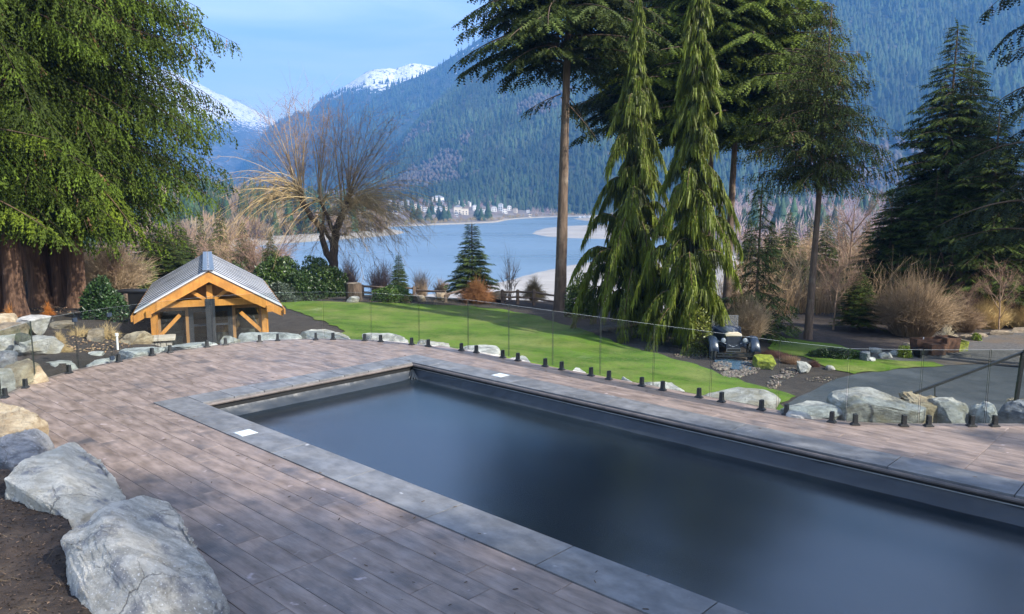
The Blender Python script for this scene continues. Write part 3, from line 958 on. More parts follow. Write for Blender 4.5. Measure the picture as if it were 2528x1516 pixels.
for i, (u0, u1, vt, m, lb) in enumerate(wall_rocks):
    y = fdepth((u0 + u1) / 2) + (0.62 if u1 < 1500 else 0.6)
    edge_boulder(u0, u1, vt, 0, y, m, 60 + i * 7, lb, 0.75 + 0.2 * (i % 3), zb=-0.9, cuts=3, flat=0.36, rough=0.040, tilt=0, pw=0.5)
for (u0, u1, vt, dy, m, sd_, th, lb) in [
    (2056, 2262, 974, 0.80, M_RGREY, 5, 1.2, 'wide flat topped boulder behind the glass at the end of the handrail'),
    (2230, 2326, 974, 0.95, M_RTAN, 17, .9, 'upright tan boulder between the wide flat boulder and the greenish one'),
    (2284, 2398, 987, 0.75, M_RGREY, 29, .9, 'greenish grey sloping boulder right of the upright tan one'),
    (2390, 2478, 998, 0.65, M_RPALE, 37, .8, 'pale boulder below the handrail, left of the dark slab'),
    (2455, 2600, 996, 0.9, M_RBLUE, 43, .9, 'dark blue grey slab boulder at the foot of the handrail post'),
    (2480, 2528, 984, 1.5, M_RTAN, 47, .5, 'small round tan stone behind the foot of the handrail post')]:
    edge_boulder(u0, u1, vt, 0, fdepth((u0 + u1) / 2) + dy, m, sd_, lb, th, zb=-0.9, cuts=5, rough=0.06, flat=0.40, pw=0.66)
# stones of the planted bank behind the left of the fence
for (u0, u1, vt, vb, y, m, sd_, th, lb) in [
    (8, 124, 889, 985, 15.2, M_RTAN, 3, 1.0, 'big yellowish boulder behind the glass at the left edge of the deck'),
    (-40, 38, 872, 940, 16.0, M_RBLUE, 9, 1.0, 'blue grey sloping boulder at the left edge behind the yellowish one'),
    (-40, 50, 905, 1000, 14.9, M_RGREY, 12, .7, 'greenish grey stone at the left edge in front of the blue sloping boulder'),
    (108, 215, 891, 930, 16.6, M_RGREY, 15, .8, 'flat topped grey boulder just left of the gate'),
    (44, 150, 832, 895, 17.6, M_RGREY, 21, 1.1, 'long smooth grey boulder lying in front of the dry grass'),
    (-20, 48, 829, 890, 17.9, M_RGREY, 25, 1.0, 'grey green boulder at the left edge under the dark block'),
    (30, 72, 822, 850, 17.3, M_RDARK, 27, .4, 'small dark blue block lying on the grey boulders'),
    (46, 112, 781, 840, 19.8, M_RGREY, 33, .9, 'leaning grey boulder with a mossy green face'),
    (-30, 62, 800, 832, 19.0, M_RBROWN, 35, .8, 'layered brown stone like a split log at the left edge'),
    (-30, 40, 775, 805, 21.0, M_RTAN, 39, 1.0, 'topmost rounded tan boulder at the left edge'),
    (126, 176, 794, 822, 21.5, M_RBROWN, 45, .9, 'brown half buried stone behind the dry grass'),
    (214, 258, 812, 838, 20.4, M_RBROWN, 49, .7, 'brown stone sunk in straw coloured grass near the gate'),
    (290, 366, 819, 866, 20.9, M_RTAN, 51, .9, 'square tan boulder left of the shed post'),
    (218, 250, 869, 885, 18.3, M_RPALE, 53, .4, 'small pale flat stone lying on the long slab'),
    ]:
    edge_boulder(u0, u1, vt, vb, y, m, sd_, lb, th, zb=min(float(ground_z(PD((u0 + u1) / 2, vt, y)[0], y)) - 0.15, PD(100, vb, y)[2]) if y > 16.7 else -0.7, cuts=8, rough=0.05)
def ground_boulder(u0, u1, vt, vb, m, seed, label, thick=0.8, **kw):
    """standing on the garden ground where its foot shows at row vb"""
    um = (u0 + u1) / 2
    g = PT(um, vb)
    y = g[1] + thick * 0.3
    top = PD(um, vt, y)
    w = (u1 - u0) / F_PX * y
    return boulder('boulder', label, (top[0], y, g[2] - 0.12), (w, thick, top[2] - g[2] + 0.12), m, seed, cat='boulder', **kw)
ground_boulder(1862, 1919, 879, 912, M_RMOSS, 7, 'bright green mossy boulder beside the old blue car', 0.8)
ground_boulder(1967, 2010, 893, 922, M_RGREY, 13, 'grey pointed boulder right of the mossy one', 0.6)
ground_boulder(2036, 2062, 901, 914, M_RGREY, 19, 'small low grey stone at the tip of the mulch bed', 0.5, sub=3)
ground_boulder(2124, 2150, 868, 892, M_RBLUE, 23, 'squarish blue grey stone at the edge of the gravel yard', 0.6, sub=3)
ground_boulder(2140, 2163, 882, 893, M_RPALE, 29, 'small white round stone in the grass by the gravel yard', 0.4, sub=3)
ground_boulder(2150, 2176, 858, 872, M_RGREY, 31, 'grey green stone under the bushy shrub beside the gravel yard', 0.6, sub=3)
ground_boulder(2172, 2190, 872, 886, M_RPALE, 33, 'leaning pale flat stone in the gravel, left of its twin', 0.4, sub=3, tilt=20)
ground_boulder(2186, 2202, 872, 884, M_RGREY, 37, 'leaning grey flat stone in the gravel, right of its pale twin', 0.4, sub=3, tilt=20)
ground_boulder(2196, 2226, 866, 878, M_RPALE, 39, 'low pale stone in the gravel nearest the planters', 0.5, sub=3)
ground_boulder(855, 888, 732, 748, M_RGREY, 43, 'grey stone at the foot of the cut tree stump', 0.8, sub=3)
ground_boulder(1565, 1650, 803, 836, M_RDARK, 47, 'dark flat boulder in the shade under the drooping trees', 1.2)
ground_boulder(1200, 1252, 718, 745, M_RBROWN, 51, 'grey brown boulder beside the rusty shrub on the far bed', 1.2, sub=3)
ground_boulder(1075, 1110, 722, 742, M_RBROWN, 53, 'brown stone in the far bed right of the rail post', 0.8, sub=3)
ground_boulder(1015, 1050, 728, 745, M_RBROWN, 55, 'low brown stone in the far bed under the rail', 0.8, sub=3)
for (a, b, c_, d_, sd_, lb) in [(2230, 2262, 847, 858, 61, 'low stone of the gravel edging right of the green tuft'), (2400, 2440, 822, 834, 62, 'flat kerb stone at the far edge of the gravel, left of the long one'), (2436, 2500, 815, 828, 63, 'long flat kerb stone at the far edge of the gravel'), (2496, 2560, 809, 822, 64, 'curved kerb stone at the far edge of the gravel by the right side'), (2366, 2400, 826, 838, 65, 'round brown edging stone right of the planters')]:
    ground_boulder(a, b, c_, d_, M_RBROWN, sd_, lb, 0.5, sub=3)

# mulch bed held by the big boulders at the lower left
M_MULCH = mat('bark_mulch', (0.020, 0.013, 0.010), (0.055, 0.036, 0.025), 0.95, 6, bump=1.0, bscale=30, bdist=0.05, c3=(0.10, 0.07, 0.045), s3=1.6, t3=(0.6, 0.72), speck=(70, (0.16, 0.11, 0.07), 0.68))
def mulch_z(x, y):
    return 0.30 + 0.05 * n2(x, y, 1.4, 4) + 0.035 * n2(x, y, 7, 6, 3) + 0.05 * (y < 3)
mb_poly = [PZ(-200, 1130, .3)[:2], PZ(20, 1160, .3)[:2], PZ(90, 1215, .3)[:2], PZ(165, 1275, .3)[:2], PZ(190, 1340, .3)[:2], PZ(200, 1400, .3)[:2], PZ(260, 1520, .3)[:2], PZ(340, 1640, .3)[:2], PZ(200, 1900, .3)[:2], (-7.5, 3.6), (-10, 7)]
sheet('mulch_bed', mb_poly, mulch_z, M_MULCH, 0.07, 'structure', 0, None, 0, 0.12)
def build_chips():
    rs = np.random.RandomState(5)
    n = 8000
    P = np.column_stack([rs.uniform(-7.2, -2.6, n), rs.uniform(4.4, 9.4, n)])
    P = P[inside(P, np.array(mb_poly))]
    n = len(P)
    z = mulch_z(P[:, 0], P[:, 1]) + 0.006
    TV = np.array([(-.5, -.5, 0), (.5, -.4, 0), (.45, .5, 0), (-.5, .35, 0), (-.4, -.4, .35), (.45, -.3, .4), (.4, .4, .35), (-.45, .3, .3)])
    TF = np.array([(4, 5, 6, 7), (0, 1, 5, 4), (1, 2, 6, 5), (2, 3, 7, 6), (3, 0, 4, 7)])
    f = rs.normal(size=(n, 3)); f[:, 2] *= 0.35
    up = rs.normal(size=(n, 3)) * 0.35 + np.array([0, 0, 1])
    c = np.array([0.040, 0.028, 0.020])[None] * (0.3 + 3.5 * rs.uniform(0, 1, n) ** 3)[:, None]
    g = Geo()
    V, Fc, C = place(TV, TF, np.column_stack([P, z]), f, up, rs.uniform(0.012, 0.045, n), c, rs.uniform(0.005, 0.012, n))
    g.add(V, Fc, C)
    k = 60
    i = rs.randint(0, n, k)
    ang = rs.uniform(0, 6.28, k)
    f = np.column_stack([np.cos(ang), np.sin(ang), rs.uniform(-.1, .25, k)])
    V, Fc, C = place(TV, TF, np.column_stack([P[i], z[i] + 0.01]), f, np.tile([0, 0, 1.0], (k, 1)), rs.uniform(0.05, 0.16, k), np.array([0.15, 0.105, 0.055])[None] * rs.uniform(.5, 1.2, k)[:, None], 0.0035)
    g.add(V, Fc, C)
    M = mat_leaf('wood_chip', 0.0, 0.9, 1.0)
    tag(link('wood_chips', g.mesh('wood_chips', M)), 'dark shredded wood chips and straw bits lying on the mulch bed', kind='stuff')
build_chips()

# ------------------------------------------------------------------ lake, shores, mountains
def mat_water():
    m, n, l = _nt('lake_water')
    out = n.new('ShaderNodeOutputMaterial')
    b = n.new('ShaderNodeBsdfPrincipled')
    b.inputs['Base Color'].default_value = (0.13, 0.20, 0.27, 1)
    b.inputs['Roughness'].default_value = 0.34
    b.inputs['IOR'].default_value = 1.33
    b.inputs['Specular IOR Level'].default_value = 0.7
    g = n.new('ShaderNodeNewGeometry')
    mm = n.new('ShaderNodeMapping'); mm.inputs['Scale'].default_value = (0.12, 0.35, 1)
    l.new(g.outputs['Position'], mm.inputs['Vector'])
    a = n.new('ShaderNodeTexNoise'); a.inputs['Scale'].default_value = 1.0; a.inputs['Detail'].default_value = 5
    l.new(mm.outputs[0], a.inputs['Vector'])
    bp = n.new('ShaderNodeBump'); bp.inputs['Strength'].default_value = 0.5; bp.inputs['Distance'].default_value = 0.5
    l.new(a.outputs['Fac'], bp.inputs['Height']); l.new(bp.outputs[0], b.inputs['Normal'])
    # calmer and rougher patches of water
    m2 = n.new('ShaderNodeMapping'); m2.inputs['Scale'].default_value = (0.004, 0.012, 1)
    l.new(g.outputs['Position'], m2.inputs['Vector'])
    c = n.new('ShaderNodeTexNoise'); c.inputs['Scale'].default_value = 1.0; c.inputs['Detail'].default_value = 4
    l.new(m2.outputs[0], c.inputs['Vector'])
    mr = n.new('ShaderNodeMapRange'); mr.inputs['From Min'].default_value = 0.35; mr.inputs['From Max'].default_value = 0.65
    mr.inputs['To Min'].default_value = 0.26; mr.inputs['To Max'].default_value = 0.42
    l.new(c.outputs['Fac'], mr.inputs['Value']); l.new(mr.outputs[0], b.inputs['Roughness'])
    l.new(b.outputs[0], out.inputs[0])
    return m
M_WATER = mat_water()
m = MB(); m.add([(-5500, 60, Z_LAKE), (5500, 60, Z_LAKE), (5500, 7500, Z_LAKE), (-5500, 7500, Z_LAKE)], [(0, 1, 2, 3)])
tag(m.build('lake', M_WATER), kind='structure')
M_SAND = mat('sand', (0.26, 0.243, 0.22), (0.36, 0.34, 0.31), 0.9, 0.02, (1, 3, 1), bump=0.4, bscale=0.8, bdist=0.3, c3=(0.24, 0.22, 0.19), s3=0.03, t3=(0.5, 0.7), speck=(0.6, (0.30, 0.28, 0.24), 0.66))
M_SHORE = mat('pebble_shore', (0.22, 0.19, 0.15), (0.36, 0.32, 0.26), 0.95, 0.25, bump=1, bscale=0.8, bdist=0.4, c3=(0.22, 0.20, 0.14), s3=0.06)
def flat_land(name, pts, m, h=0.35, step=14, kind='structure', noise=0.25, fall=12.0, sub=None):
    pa = np.array(pts)
    def zf(x, y):
        P = np.column_stack([x, y])
        d = np.full(len(P), 1e9)
        for i in range(len(pa)):
            a, b = pa[i], pa[(i + 1) % len(pa)]
            ab = b - a
            t = np.clip(((P - a) @ ab) / (ab @ ab + 1e-9), 0, 1)
            d = np.minimum(d, np.linalg.norm(P - (a + t[:, None] * ab), axis=1))
        return Z_LAKE - 0.25 + h * 1.6 * np.clip(d / fall, 0, 1) ** 0.7 + 0.25 * np.clip(d / 2.0, 0, 1) + noise * n2(x, y, 0.02, 3) * np.clip(d / fall, 0, 1)
    return sheet(name, pts, zf, m, step, kind, 0, None, 0, sub or step)
L = lambda u, v: tuple(PZ(u, v, Z_LAKE)[:2])
flat_land('beach', [L(780, 775), L(860, 755), L(960, 742), L(1060, 724), L(1130, 714), L(1200, 701), L(1260, 688), L(1320, 672), L(1400, 655), L(1480, 642), L(1560, 632), L(1640, 626), L(1800, 618), L(2100, 640),
          (140, 250), (160, 95), (-40, 95), (-60, 120)], M_SAND, 0.5, 5.0)
flat_land('sandbar', [L(1308, 577), L(1322, 569), L(1345, 563), L(1400, 558.5), L(1470, 556), L(1560, 555), L(1660, 556), L(1700, 566), L(1640, 588), L(1560, 592), L(1480, 590), L(1400, 588), L(1345, 584)], M_SAND, 0.5, 9.0, fall=8)
flat_land('far_spit', [L(1410, 540), L(1440, 537.6), L(1500, 536.5), L(1620, 536), L(1620, 545), L(1520, 547), L(1440, 545)], M_SHORE, 0.6, 14.0, fall=8)

# the near side of the valley on the left: a wooded headland
HEAD_SHORE = [(560, 622), (590, 613), (640, 607), (700, 602), (760, 598), (820, 593), (880, 589), (940, 584), (985, 579), (1003, 575), (1000, 571), (975, 566), (955, 562)]
HP = [np.array(L(*p)) for p in HEAD_SHORE]
def head_z(x, y):
    """height above the lake grows inland, to the left and away"""
    x = np.asarray(x, float); y = np.asarray(y, float)
    P = np.column_stack([x, y])
    d = np.full(len(P), 1e9)
    for a, b in zip(HP[:-1], HP[1:]):
        ab = b - a
        t = np.clip(((P - a) @ ab) / (ab @ ab), 0, 1)
        d = np.minimum(d, np.linalg.norm(P - (a + t[:, None] * ab), axis=1))
    left = sstep(-60, -330, x)
    return Z_LAKE - 0.3 + 2.4 * np.clip(d / 16, 0, 1) + 26 * left * sstep(14, 220, d) + 2.0 * n2(x, y, 0.01, 6, 2) * np.clip(d / 60, 0, 1)
head_poly = [tuple(p) for p in HP] + [(-200, 1150), (-900, 1150), (-900, 300), (-330, 300), (-300, 330), tuple(np.array(L(480, 640)))]
M_WOODS = mat('forest_floor', (0.06, 0.05, 0.03), (0.12, 0.095, 0.06), 0.95, 0.1, c3=(0.16, 0.13, 0.09), s3=0.03)
sheet('headland_shore', head_poly, head_z, M_SHORE, 16, 'structure', 0, None, 0, 10)

# far shore land with the town, then rising to the mountains
FAR_SHORE = [(600, 566), (900, 562.5), (960, 560.5), (1000, 559), (1070, 556), (1140, 553.5), (1200, 551), (1228, 549), (1250, 544), (1275, 541), (1340, 537.3), (1400, 535.2), (1500, 534), (1600, 536), (1650, 560), (1690, 596), (1740, 625), (1850, 645), (2150, 650), (2400, 650), (2700, 650)]
FP = np.array([L(*p) for p in FAR_SHORE])
def far_z(x, y):
    x = np.asarray(x, float); y = np.asarray(y, float)
    k = x / y
    ks = FP[:, 0] / FP[:, 1]
    ysh = np.interp(k, ks, FP[:, 1])
    d = y - ysh
    return Z_LAKE - 0.4 + 2.4 * np.clip(d / 25, 0, 1) + 0.036 * np.clip(d - 25, 0, 1500) + 9 * n2(x, y, 0.0045, 12, 3) * sstep(40, 300, d)
def fan_land(name, zf, k0, k1, nk, rows, m, ystart):
    ks = np.linspace(k0, k1, nk)
    Yn = np.array([ystart(k) for k in ks])
    T = np.array(rows)
    Y = Yn[None] + T[:, None]
    X = ks[None] * Y
    Z = zf(X.ravel(), Y.ravel()).reshape(X.shape)
    V = np.stack([X, Y, Z], -1).reshape(-1, 3)
    i, j = np.meshgrid(np.arange(len(T) - 1), np.arange(nk - 1), indexing='ij')
    a = (i * nk + j).ravel()
    return tag(link(name, mesh_np(name, V, np.stack([a, a + 1, a + nk + 1, a + nk], -1), m, smooth=True)), kind='structure')
M_VALLEY = mat('valley_ground', (0.12, 0.10, 0.085), (0.20, 0.17, 0.15), 0.95, 0.02, c3=(0.08, 0.085, 0.06), s3=0.008)
kf = FP[:, 0] / FP[:, 1]
fan_land('far_shore', far_z, kf[0], kf[-1], 260, [-3, 0, 3, 8, 16, 28, 45, 70, 100, 150, 210, 300, 420, 560, 750, 1000, 1400], M_VALLEY, lambda k: float(np.interp(k, kf, FP[:, 1])))
# pale stony rim at the waterline
def rim():
    ks = np.linspace(kf[1], kf[12], 200)
    yn = np.interp(ks, kf, FP[:, 1])
    rows = np.array([-2.0, 4, 12, 22])
    Y = yn[None] + rows[:, None]
    X = ks[None] * Y
    Z = far_z(X.ravel(), Y.ravel()).reshape(X.shape) + 0.35
    Z[0] -= 1.0; Z[-1] -= 0.6
    V = np.stack([X, Y, Z], -1).reshape(-1, 3)
    i, j = np.meshgrid(np.arange(3), np.arange(199), indexing='ij')
    a = (i * 200 + j).ravel()
    tag(link('far_beach', mesh_np('far_beach', V, np.stack([a, a + 1, a + 201, a + 200], -1), M_SHORE, smooth=True)), kind='structure')
rim()

# mountains
def mat_mountain(name, wood1, wood2, rock, snow_lo, snow_hi, snow_n=260.0, patch=0.0, sxy=(1, 1, 1), thr=0.5):
    m, n, l = _nt(name)
    out = n.new('ShaderNodeOutputMaterial')
    b = n.new('ShaderNodeBsdfPrincipled'); b.inputs['Roughness'].default_value = 0.95; b.inputs['Specular IOR Level'].default_value = 0.1
    l.new(b.outputs[0], out.inputs[0])
    g = n.new('ShaderNodeNewGeometry')
    def noise(s, d=6, st=(1, 1, 1), r=0.6):
        mm = n.new('ShaderNodeMapping'); mm.inputs['Scale'].default_value = st
        l.new(g.outputs['Position'], mm.inputs['Vector'])
        a = n.new('ShaderNodeTexNoise'); a.inputs['Scale'].default_value = s; a.inputs['Detail'].default_value = d; a.inputs['Roughness'].default_value = r
        l.new(mm.outputs[0], a.inputs['Vector'])
        return a.outputs['Fac']
    def rng(v, a, c, lo=0.0, hi=1.0):
        x = n.new('ShaderNodeMapRange'); x.inputs[1].default_value = a; x.inputs[2].default_value = c; x.inputs[3].default_value = lo; x.inputs[4].default_value = hi
        l.new(v, x.inputs[0]); return x.outputs[0]
    def mth(op, a, c):
        x = n.new('ShaderNodeMath'); x.operation = op
        for i, q in enumerate((a, c)):
            if isinstance(q, (int, float)): x.inputs[i].default_value = q
            else: l.new(q, x.inputs[i])
        return x.outputs[0]
    def mix(f, a, c):
        x = n.new('ShaderNodeMix'); x.data_type = 'RGBA'
        l.new(f, x.inputs[0])
        for k, q in ((6, a), (7, c)):
            if isinstance(q, tuple): x.inputs[k].default_value = (*q, 1)
            else: l.new(q, x.inputs[k])
        return x.outputs[2]
    wood = mix(rng(noise(0.05, 8, (1, 1, 0.4)), 0.4, 0.6), wood1, wood2)
    sep = n.new('ShaderNodeSeparateXYZ'); l.new(g.outputs['Position'], sep.inputs[0])
    hgt = mth('ADD', sep.outputs['Z'], mth('MULTIPLY', mth('SUBTRACT', noise(0.006, 8, sxy), 0.5), snow_n * 2))
    sf = rng(hgt, snow_lo, snow_hi)
    tex = noise(0.028, 10, (1.6, 1.6, 0.35), 0.7)
    cover = rng(mth('ADD', sf, mth('MULTIPLY', mth('SUBTRACT', tex, 0.5), 3.6)), thr, thr + 0.12)
    cover = mth('MULTIPLY', cover, rng(sf, 0.02, 0.12))
    bare_rock = rng(noise(0.022, 9, (1.6, 1.6, 0.4), 0.75), 0.53, 0.60, 0.0, 0.92)
    cover = mth('MULTIPLY', cover, mth('SUBTRACT', 1.0, bare_rock))
    col = mix(rng(noise(0.02, 6), 0.52, 0.62), wood, rock)
    l.new(mix(cover, col, (0.86, 0.87, 0.90)), b.inputs['Base Color'])
    bp = n.new('ShaderNodeBump'); bp.inputs['Strength'].default_value = 1.0; bp.inputs['Distance'].default_value = 12
    l.new(noise(0.06, 8, (1, 1, .5)), bp.inputs['Height']); l.new(bp.outputs[0], b.inputs['Normal'])
    return m
def ridge_line(pts, D):
    us = [p[0] for p in pts]; vs = [p[1] for p in pts]
    def f(u): return np.interp(u, us, vs)
    return f
def mountain(name, pts, D_r, D_f, z_f, m, seed, u0, u1, du=3.0, rough=1.0, power=1.1, rn=2.5, ribs=1.0):
    f = ridge_line(pts, D_r)
    us = np.arange(u0, u1, du)
    T = np.concatenate([np.linspace(0, 1, 64), [1.03, 1.08, 1.3]])
    vr = f(us) + rn * n2(us * 0.9, us * 0, 0.05, seed, 5)
    R = np.array([ray(u, v) for u, v in zip(us, vr)])
    kx = R[:, 0] / R[:, 1]; kz = R[:, 2] / R[:, 1]
    zr = CAM_H + kz * D_r
    Tc = np.clip(T, 0, 1)[:, None]
    Y = D_f + (D_r - D_f) * T[:, None] + 0 * us[None]
    X = kx[None] * Y
    Z = z_f + (zr[None] - z_f) * Tc ** power
    # gullies and ribs running down the slope
    amp = (np.sin(np.pi * Tc) ** 0.7) * rough
    wob = 60 * n2(X, Y, 0.0012, seed + 3, 2)
    rib = np.abs(n2(X + wob, Y * 0.35, 0.0032, seed + 5, 4))
    Z = Z + amp * (-ribs * 95 * rib + 40 + 40 * n2(X, Y, 0.004, seed + 8, 5))
    over = (T > 1)[:, None]
    Z = np.where(over, zr[None] - (T[:, None] - 1) * (D_r - D_f) * 0.9, Z)
    V = np.stack([X, Y, Z], -1).reshape(-1, 3)
    nu = len(us)
    i, j = np.meshgrid(np.arange(len(T) - 1), np.arange(nu - 1), indexing='ij')
    a = (i * nu + j).ravel()
    Fq = np.stack([a, a + 1, a + nu + 1, a + nu], -1)
    o = tag(link(name, mesh_np(name, V, Fq, m, smooth=True)), kind='structure')
    return o, X, Y, Z, T
GREEN1, GREEN2, ROCKC = (0.030, 0.045, 0.028), (0.055, 0.072, 0.042), (0.10, 0.095, 0.085)
MM1 = mat_mountain('wooded_slope', GREEN1, GREEN2, (0.10, 0.09, 0.075), 2000, 2100)
MM2 = mat_mountain('wooded_ridge', GREEN1, GREEN2, ROCKC, 420, 900, 130, thr=0.86)
MM3 = mat_mountain('snowy_ridge', GREEN1, GREEN2, ROCKC, 560, 680, 60, thr=0.36)
MM4 = mat_mountain('snow_peak', (0.05, 0.06, 0.05), (0.08, 0.085, 0.08), (0.16, 0.16, 0.17), 430, 640, 110, thr=0.46)
R1 = [(860, 530), (930, 455), (975, 390), (999, 340), (1030, 303), (1056, 276), (1078, 252), (1100, 231), (1140, 200), (1174, 170), (1230, 128), (1300, 80), (1370, 25), (1440, -35), (1500, -85), (1600, -150), (1700, -200), (1850, -255), (2050, -270), (2300, -300), (2528, -320), (3000, -330)]
R2 = [(720, 480), (780, 372), (860, 300), (931, 236), (985, 206), (1039, 186), (1080, 163), (1113, 142), (1140, 126), (1170, 104), (1240, 60), (1320, 10), (1400, -30), (1600, -60)]
R3 = [(470, 560), (560, 470), (600, 410), (630, 360), (648, 334), (668, 311), (702, 291), (736, 279), (766, 276), (780, 257), (793, 244), (820, 233), (854, 210), (887, 190), (905, 178), (921, 172), (950, 169), (978, 168), (1000, 160), (1012, 157), (1035, 157), (1053, 160), (1080, 163), (1150, 168), (1300, 180)]
R4 = [(-400, 330), (0, 160), (300, 150), (430, 175), (500, 212), (540, 232), (567, 243), (601, 257), (641, 277), (682, 299), (720, 325), (800, 380), (1000, 450)]
o1, X1, Y1, Z1, T1 = mountain('near_mountain', R1, 3000, 1380, -24, MM1, 3, 850, 3000, 7.0, 1.0, 1.05, 3.0)
o2, X2, Y2, Z2, T2 = mountain('middle_mountain', R2, 3900, 2600, -24, MM2, 13, 700, 1600, 3.0, 0.7, 1.0, 2.0)
o3, X3, Y3, Z3, T3 = mountain('snow_capped_mountain', R3, 4700, 3300, -24, MM3, 23, 430, 1300, 2.5, 0.8, 0.95, 3.0)
o4, X4, Y4, Z4, T4 = mountain('distant_snow_peak', R4, 6000, 4300, -24, MM4, 35, -400, 1000, 4.5, 1.0, 1.0, 3.5)

# ------------------------------------------------------------------ far trees (merged woods)
M_FAR = mat_leaf('far_foliage', 0.0, 0.95, 1.0, 0.1)
def cone_template(layers=2, n=6, seed=0):
    rs = np.random.RandomState(seed)
    V, Fc = [], []
    for k in range(layers):
        z0 = 0.08 + 0.82 * k / layers; z1 = min(1.0, z0 + 1.25 / layers + 0.12)
        r = 0.22 * (1 - k / layers) + 0.02
        b = len(V)
        for i in range(n):
            a = 2 * np.pi * (i + 0.3 * k) / n
            rr = r * (1.0 if i % 2 else 0.7) * rs.uniform(.8, 1.2)
            V.append((np.cos(a) * rr, np.sin(a) * rr, z0 - 0.05 * (i % 2)))
        V.append((0, 0, z1))
        for i in range(n):
            Fc.append((b + i, b + (i + 1) % n, b + n))
    return np.array(V), np.array(Fc)
def puff_template(seed=0, sub=1):
    V, Fc = ICO[sub]
    V = V * np.array([0.30, 0.30, 0.5]) * (1 + 0.25 * np.random.RandomState(seed).uniform(-1, 1, (len(V), 1))) + np.array([0, 0, 0.55])
    return V, Fc
def spiky_template(seed=0, n=60):
    """an upright bare broadleaf seen from afar: many fine upward slivers"""
    rs = np.random.RandomState(seed)
    V, Fc = [], []
    for i in range(n):
        a = rs.uniform(0, 6.28); r = rs.uniform(0, 1) ** 0.6
        z0 = rs.uniform(0.0, 0.55); tip = np.array([np.cos(a) * r * 0.30, np.sin(a) * r * 0.30, z0 + rs.uniform(.25, .5) * (1.25 - r * .5)])
        tip[2] = min(tip[2], 1.0 - 0.45 * r * r)
        p = np.array([np.cos(a) * r * 0.12, np.sin(a) * r * 0.12, z0])
        w = np.array([-np.sin(a), np.cos(a), 0]) * 0.022; w2 = np.array([np.cos(a), np.sin(a), 0]) * 0.022
        b = len(V)
        V += [p - w, p + w, p + w2, tip]
        Fc += [(b, b + 1, b + 3), (b + 1, b + 2, b + 3), (b + 2, b, b + 3)]
    return np.array(V), np.array(Fc)
CON2 = cone_template(2, 6); CON3 = cone_template(4, 8, 2); CON6 = cone_template(9, 12, 4)
PUF = puff_template(1, 1); SPK = spiky_template(3, 20); SPK2 = spiky_template(5, 75)
def scatter(name, tmpl, P, H, col, wfac=1.0, label=None, geo=None):
    n = len(P)
    rs = np.random.RandomState(n)
    a = rs.uniform(0, 6.28, n)
    s_ = np.column_stack([np.cos(a), np.sin(a), np.zeros(n)])
    V, Fc, C = place(tmpl[0][:, [0, 1, 2]], tmpl[1], P, s_, np.tile([0, 0, 1.0], (n, 1)), H, col)
    g = geo or Geo()
    if wfac != 1.0:
        V2 = V.reshape(n, -1, 3); c = P[:, None]
        V2 = c + (V2 - c) * np.array([wfac, wfac, 1.0]); V = V2.reshape(-1, 3)
    # darker toward the foot is left to the light; colour varies tree by tree
    g.add(V, Fc, C)
    if geo is None:
        return tag(link(name, g.mesh(name, M_FAR)), label, kind='stuff')
def grid_pick(X, Y, Z, T, n, seed, weight=None, tmax=0.995):
    """random spots on a mountain slope, evenly spread as seen"""
    rs = np.random.RandomState(seed)
    r = rs.uniform(0, (T <= 1).sum() - 1.001, n) * tmax; c = rs.uniform(0, X.shape[1] - 1.001, n)
    i = r.astype(int); j = c.astype(int); fr = (r - i)[:, None]; fc = (c - j)[:, None]
    P = np.stack([X, Y, Z], -1)
    return (P[i, j] * (1 - fr) * (1 - fc) + P[i + 1, j] * fr * (1 - fc) + P[i, j + 1] * (1 - fr) * fc + P[i + 1, j + 1] * fr * fc), r
def greens(n, rs, base=(0.040, 0.060, 0.030), var=0.45):
    c = np.array(base)[None] * (1 + rs.uniform(-var, var, n))[:, None]
    return c * (1 + rs.uniform(-.12, .12, (n, 3)))
def browns(n, rs, base=(0.22, 0.175, 0.165), var=0.3):
    c = np.array(base)[None] * (1 + rs.uniform(-var, var, n))[:, None]
    return c * (1 + rs.uniform(-.08, .08, (n, 3)))
def clothe_mountain(name, X, Y, Z, T, n, h, seed, deci=0.25, label='', zmax=None):
    rs = np.random.RandomState(seed)
    P, r = grid_pick(X, Y, Z, T, n, seed)
    if zmax is not None:
        kz = P[:, 2] + 60 * n2(P[:, 0], P[:, 1], 0.01, 3, 3) < zmax + rs.exponential(45, n) * (rs.uniform(size=n) < .45)
        P, r = P[kz], r[kz]; n = len(P)
    d = n2(P[:, 0], P[:, 1], 0.0035, seed + 2, 4) + 0.35 * (0.35 - r / r.max())
    isd = d + rs.uniform(-.12, .12, n) > (0.32 - deci)
    g = Geo()
    H = h * rs.uniform(0.6, 1.3, n)
    A = ~isd
    dens = greens(n, rs, (0.040, 0.060, 0.030), .22) * (0.75 + 0.9 * np.clip(n2(P[:, 0], P[:, 1], 0.009, seed + 5, 3) + .3, 0, 1))[:, None]
    scatter(None, CON2, P[A] - [0, 0, 1], H[A], dens[A], 1.0, geo=g)
    if isd.any():
        scatter(None, PUF, P[isd] - [0, 0, 3], H[isd] * 0.62, browns(int(isd.sum()), rs, (0.090, 0.080, 0.072), .25), 1.15, geo=g)
    tag(link(name, g.mesh(name, M_FAR)), label, kind='stuff')
clothe_mountain('mountain_forest', X1, Y1, Z1, T1, 21000, 29, 4, -0.04, 'dark conifer forest with bare broadleaf patches covering the nearest mountain')
clothe_mountain('ridge_forest', X2, Y2, Z2, T2, 4600, 26, 5, -0.6, 'shaded conifer forest on the middle ridge', 800)
clothe_mountain('far_ridge_forest', X3, Y3, Z3, T3, 4600, 26, 6, -0.6, 'conifer forest thinning out under the snow of the far ridge', 640)

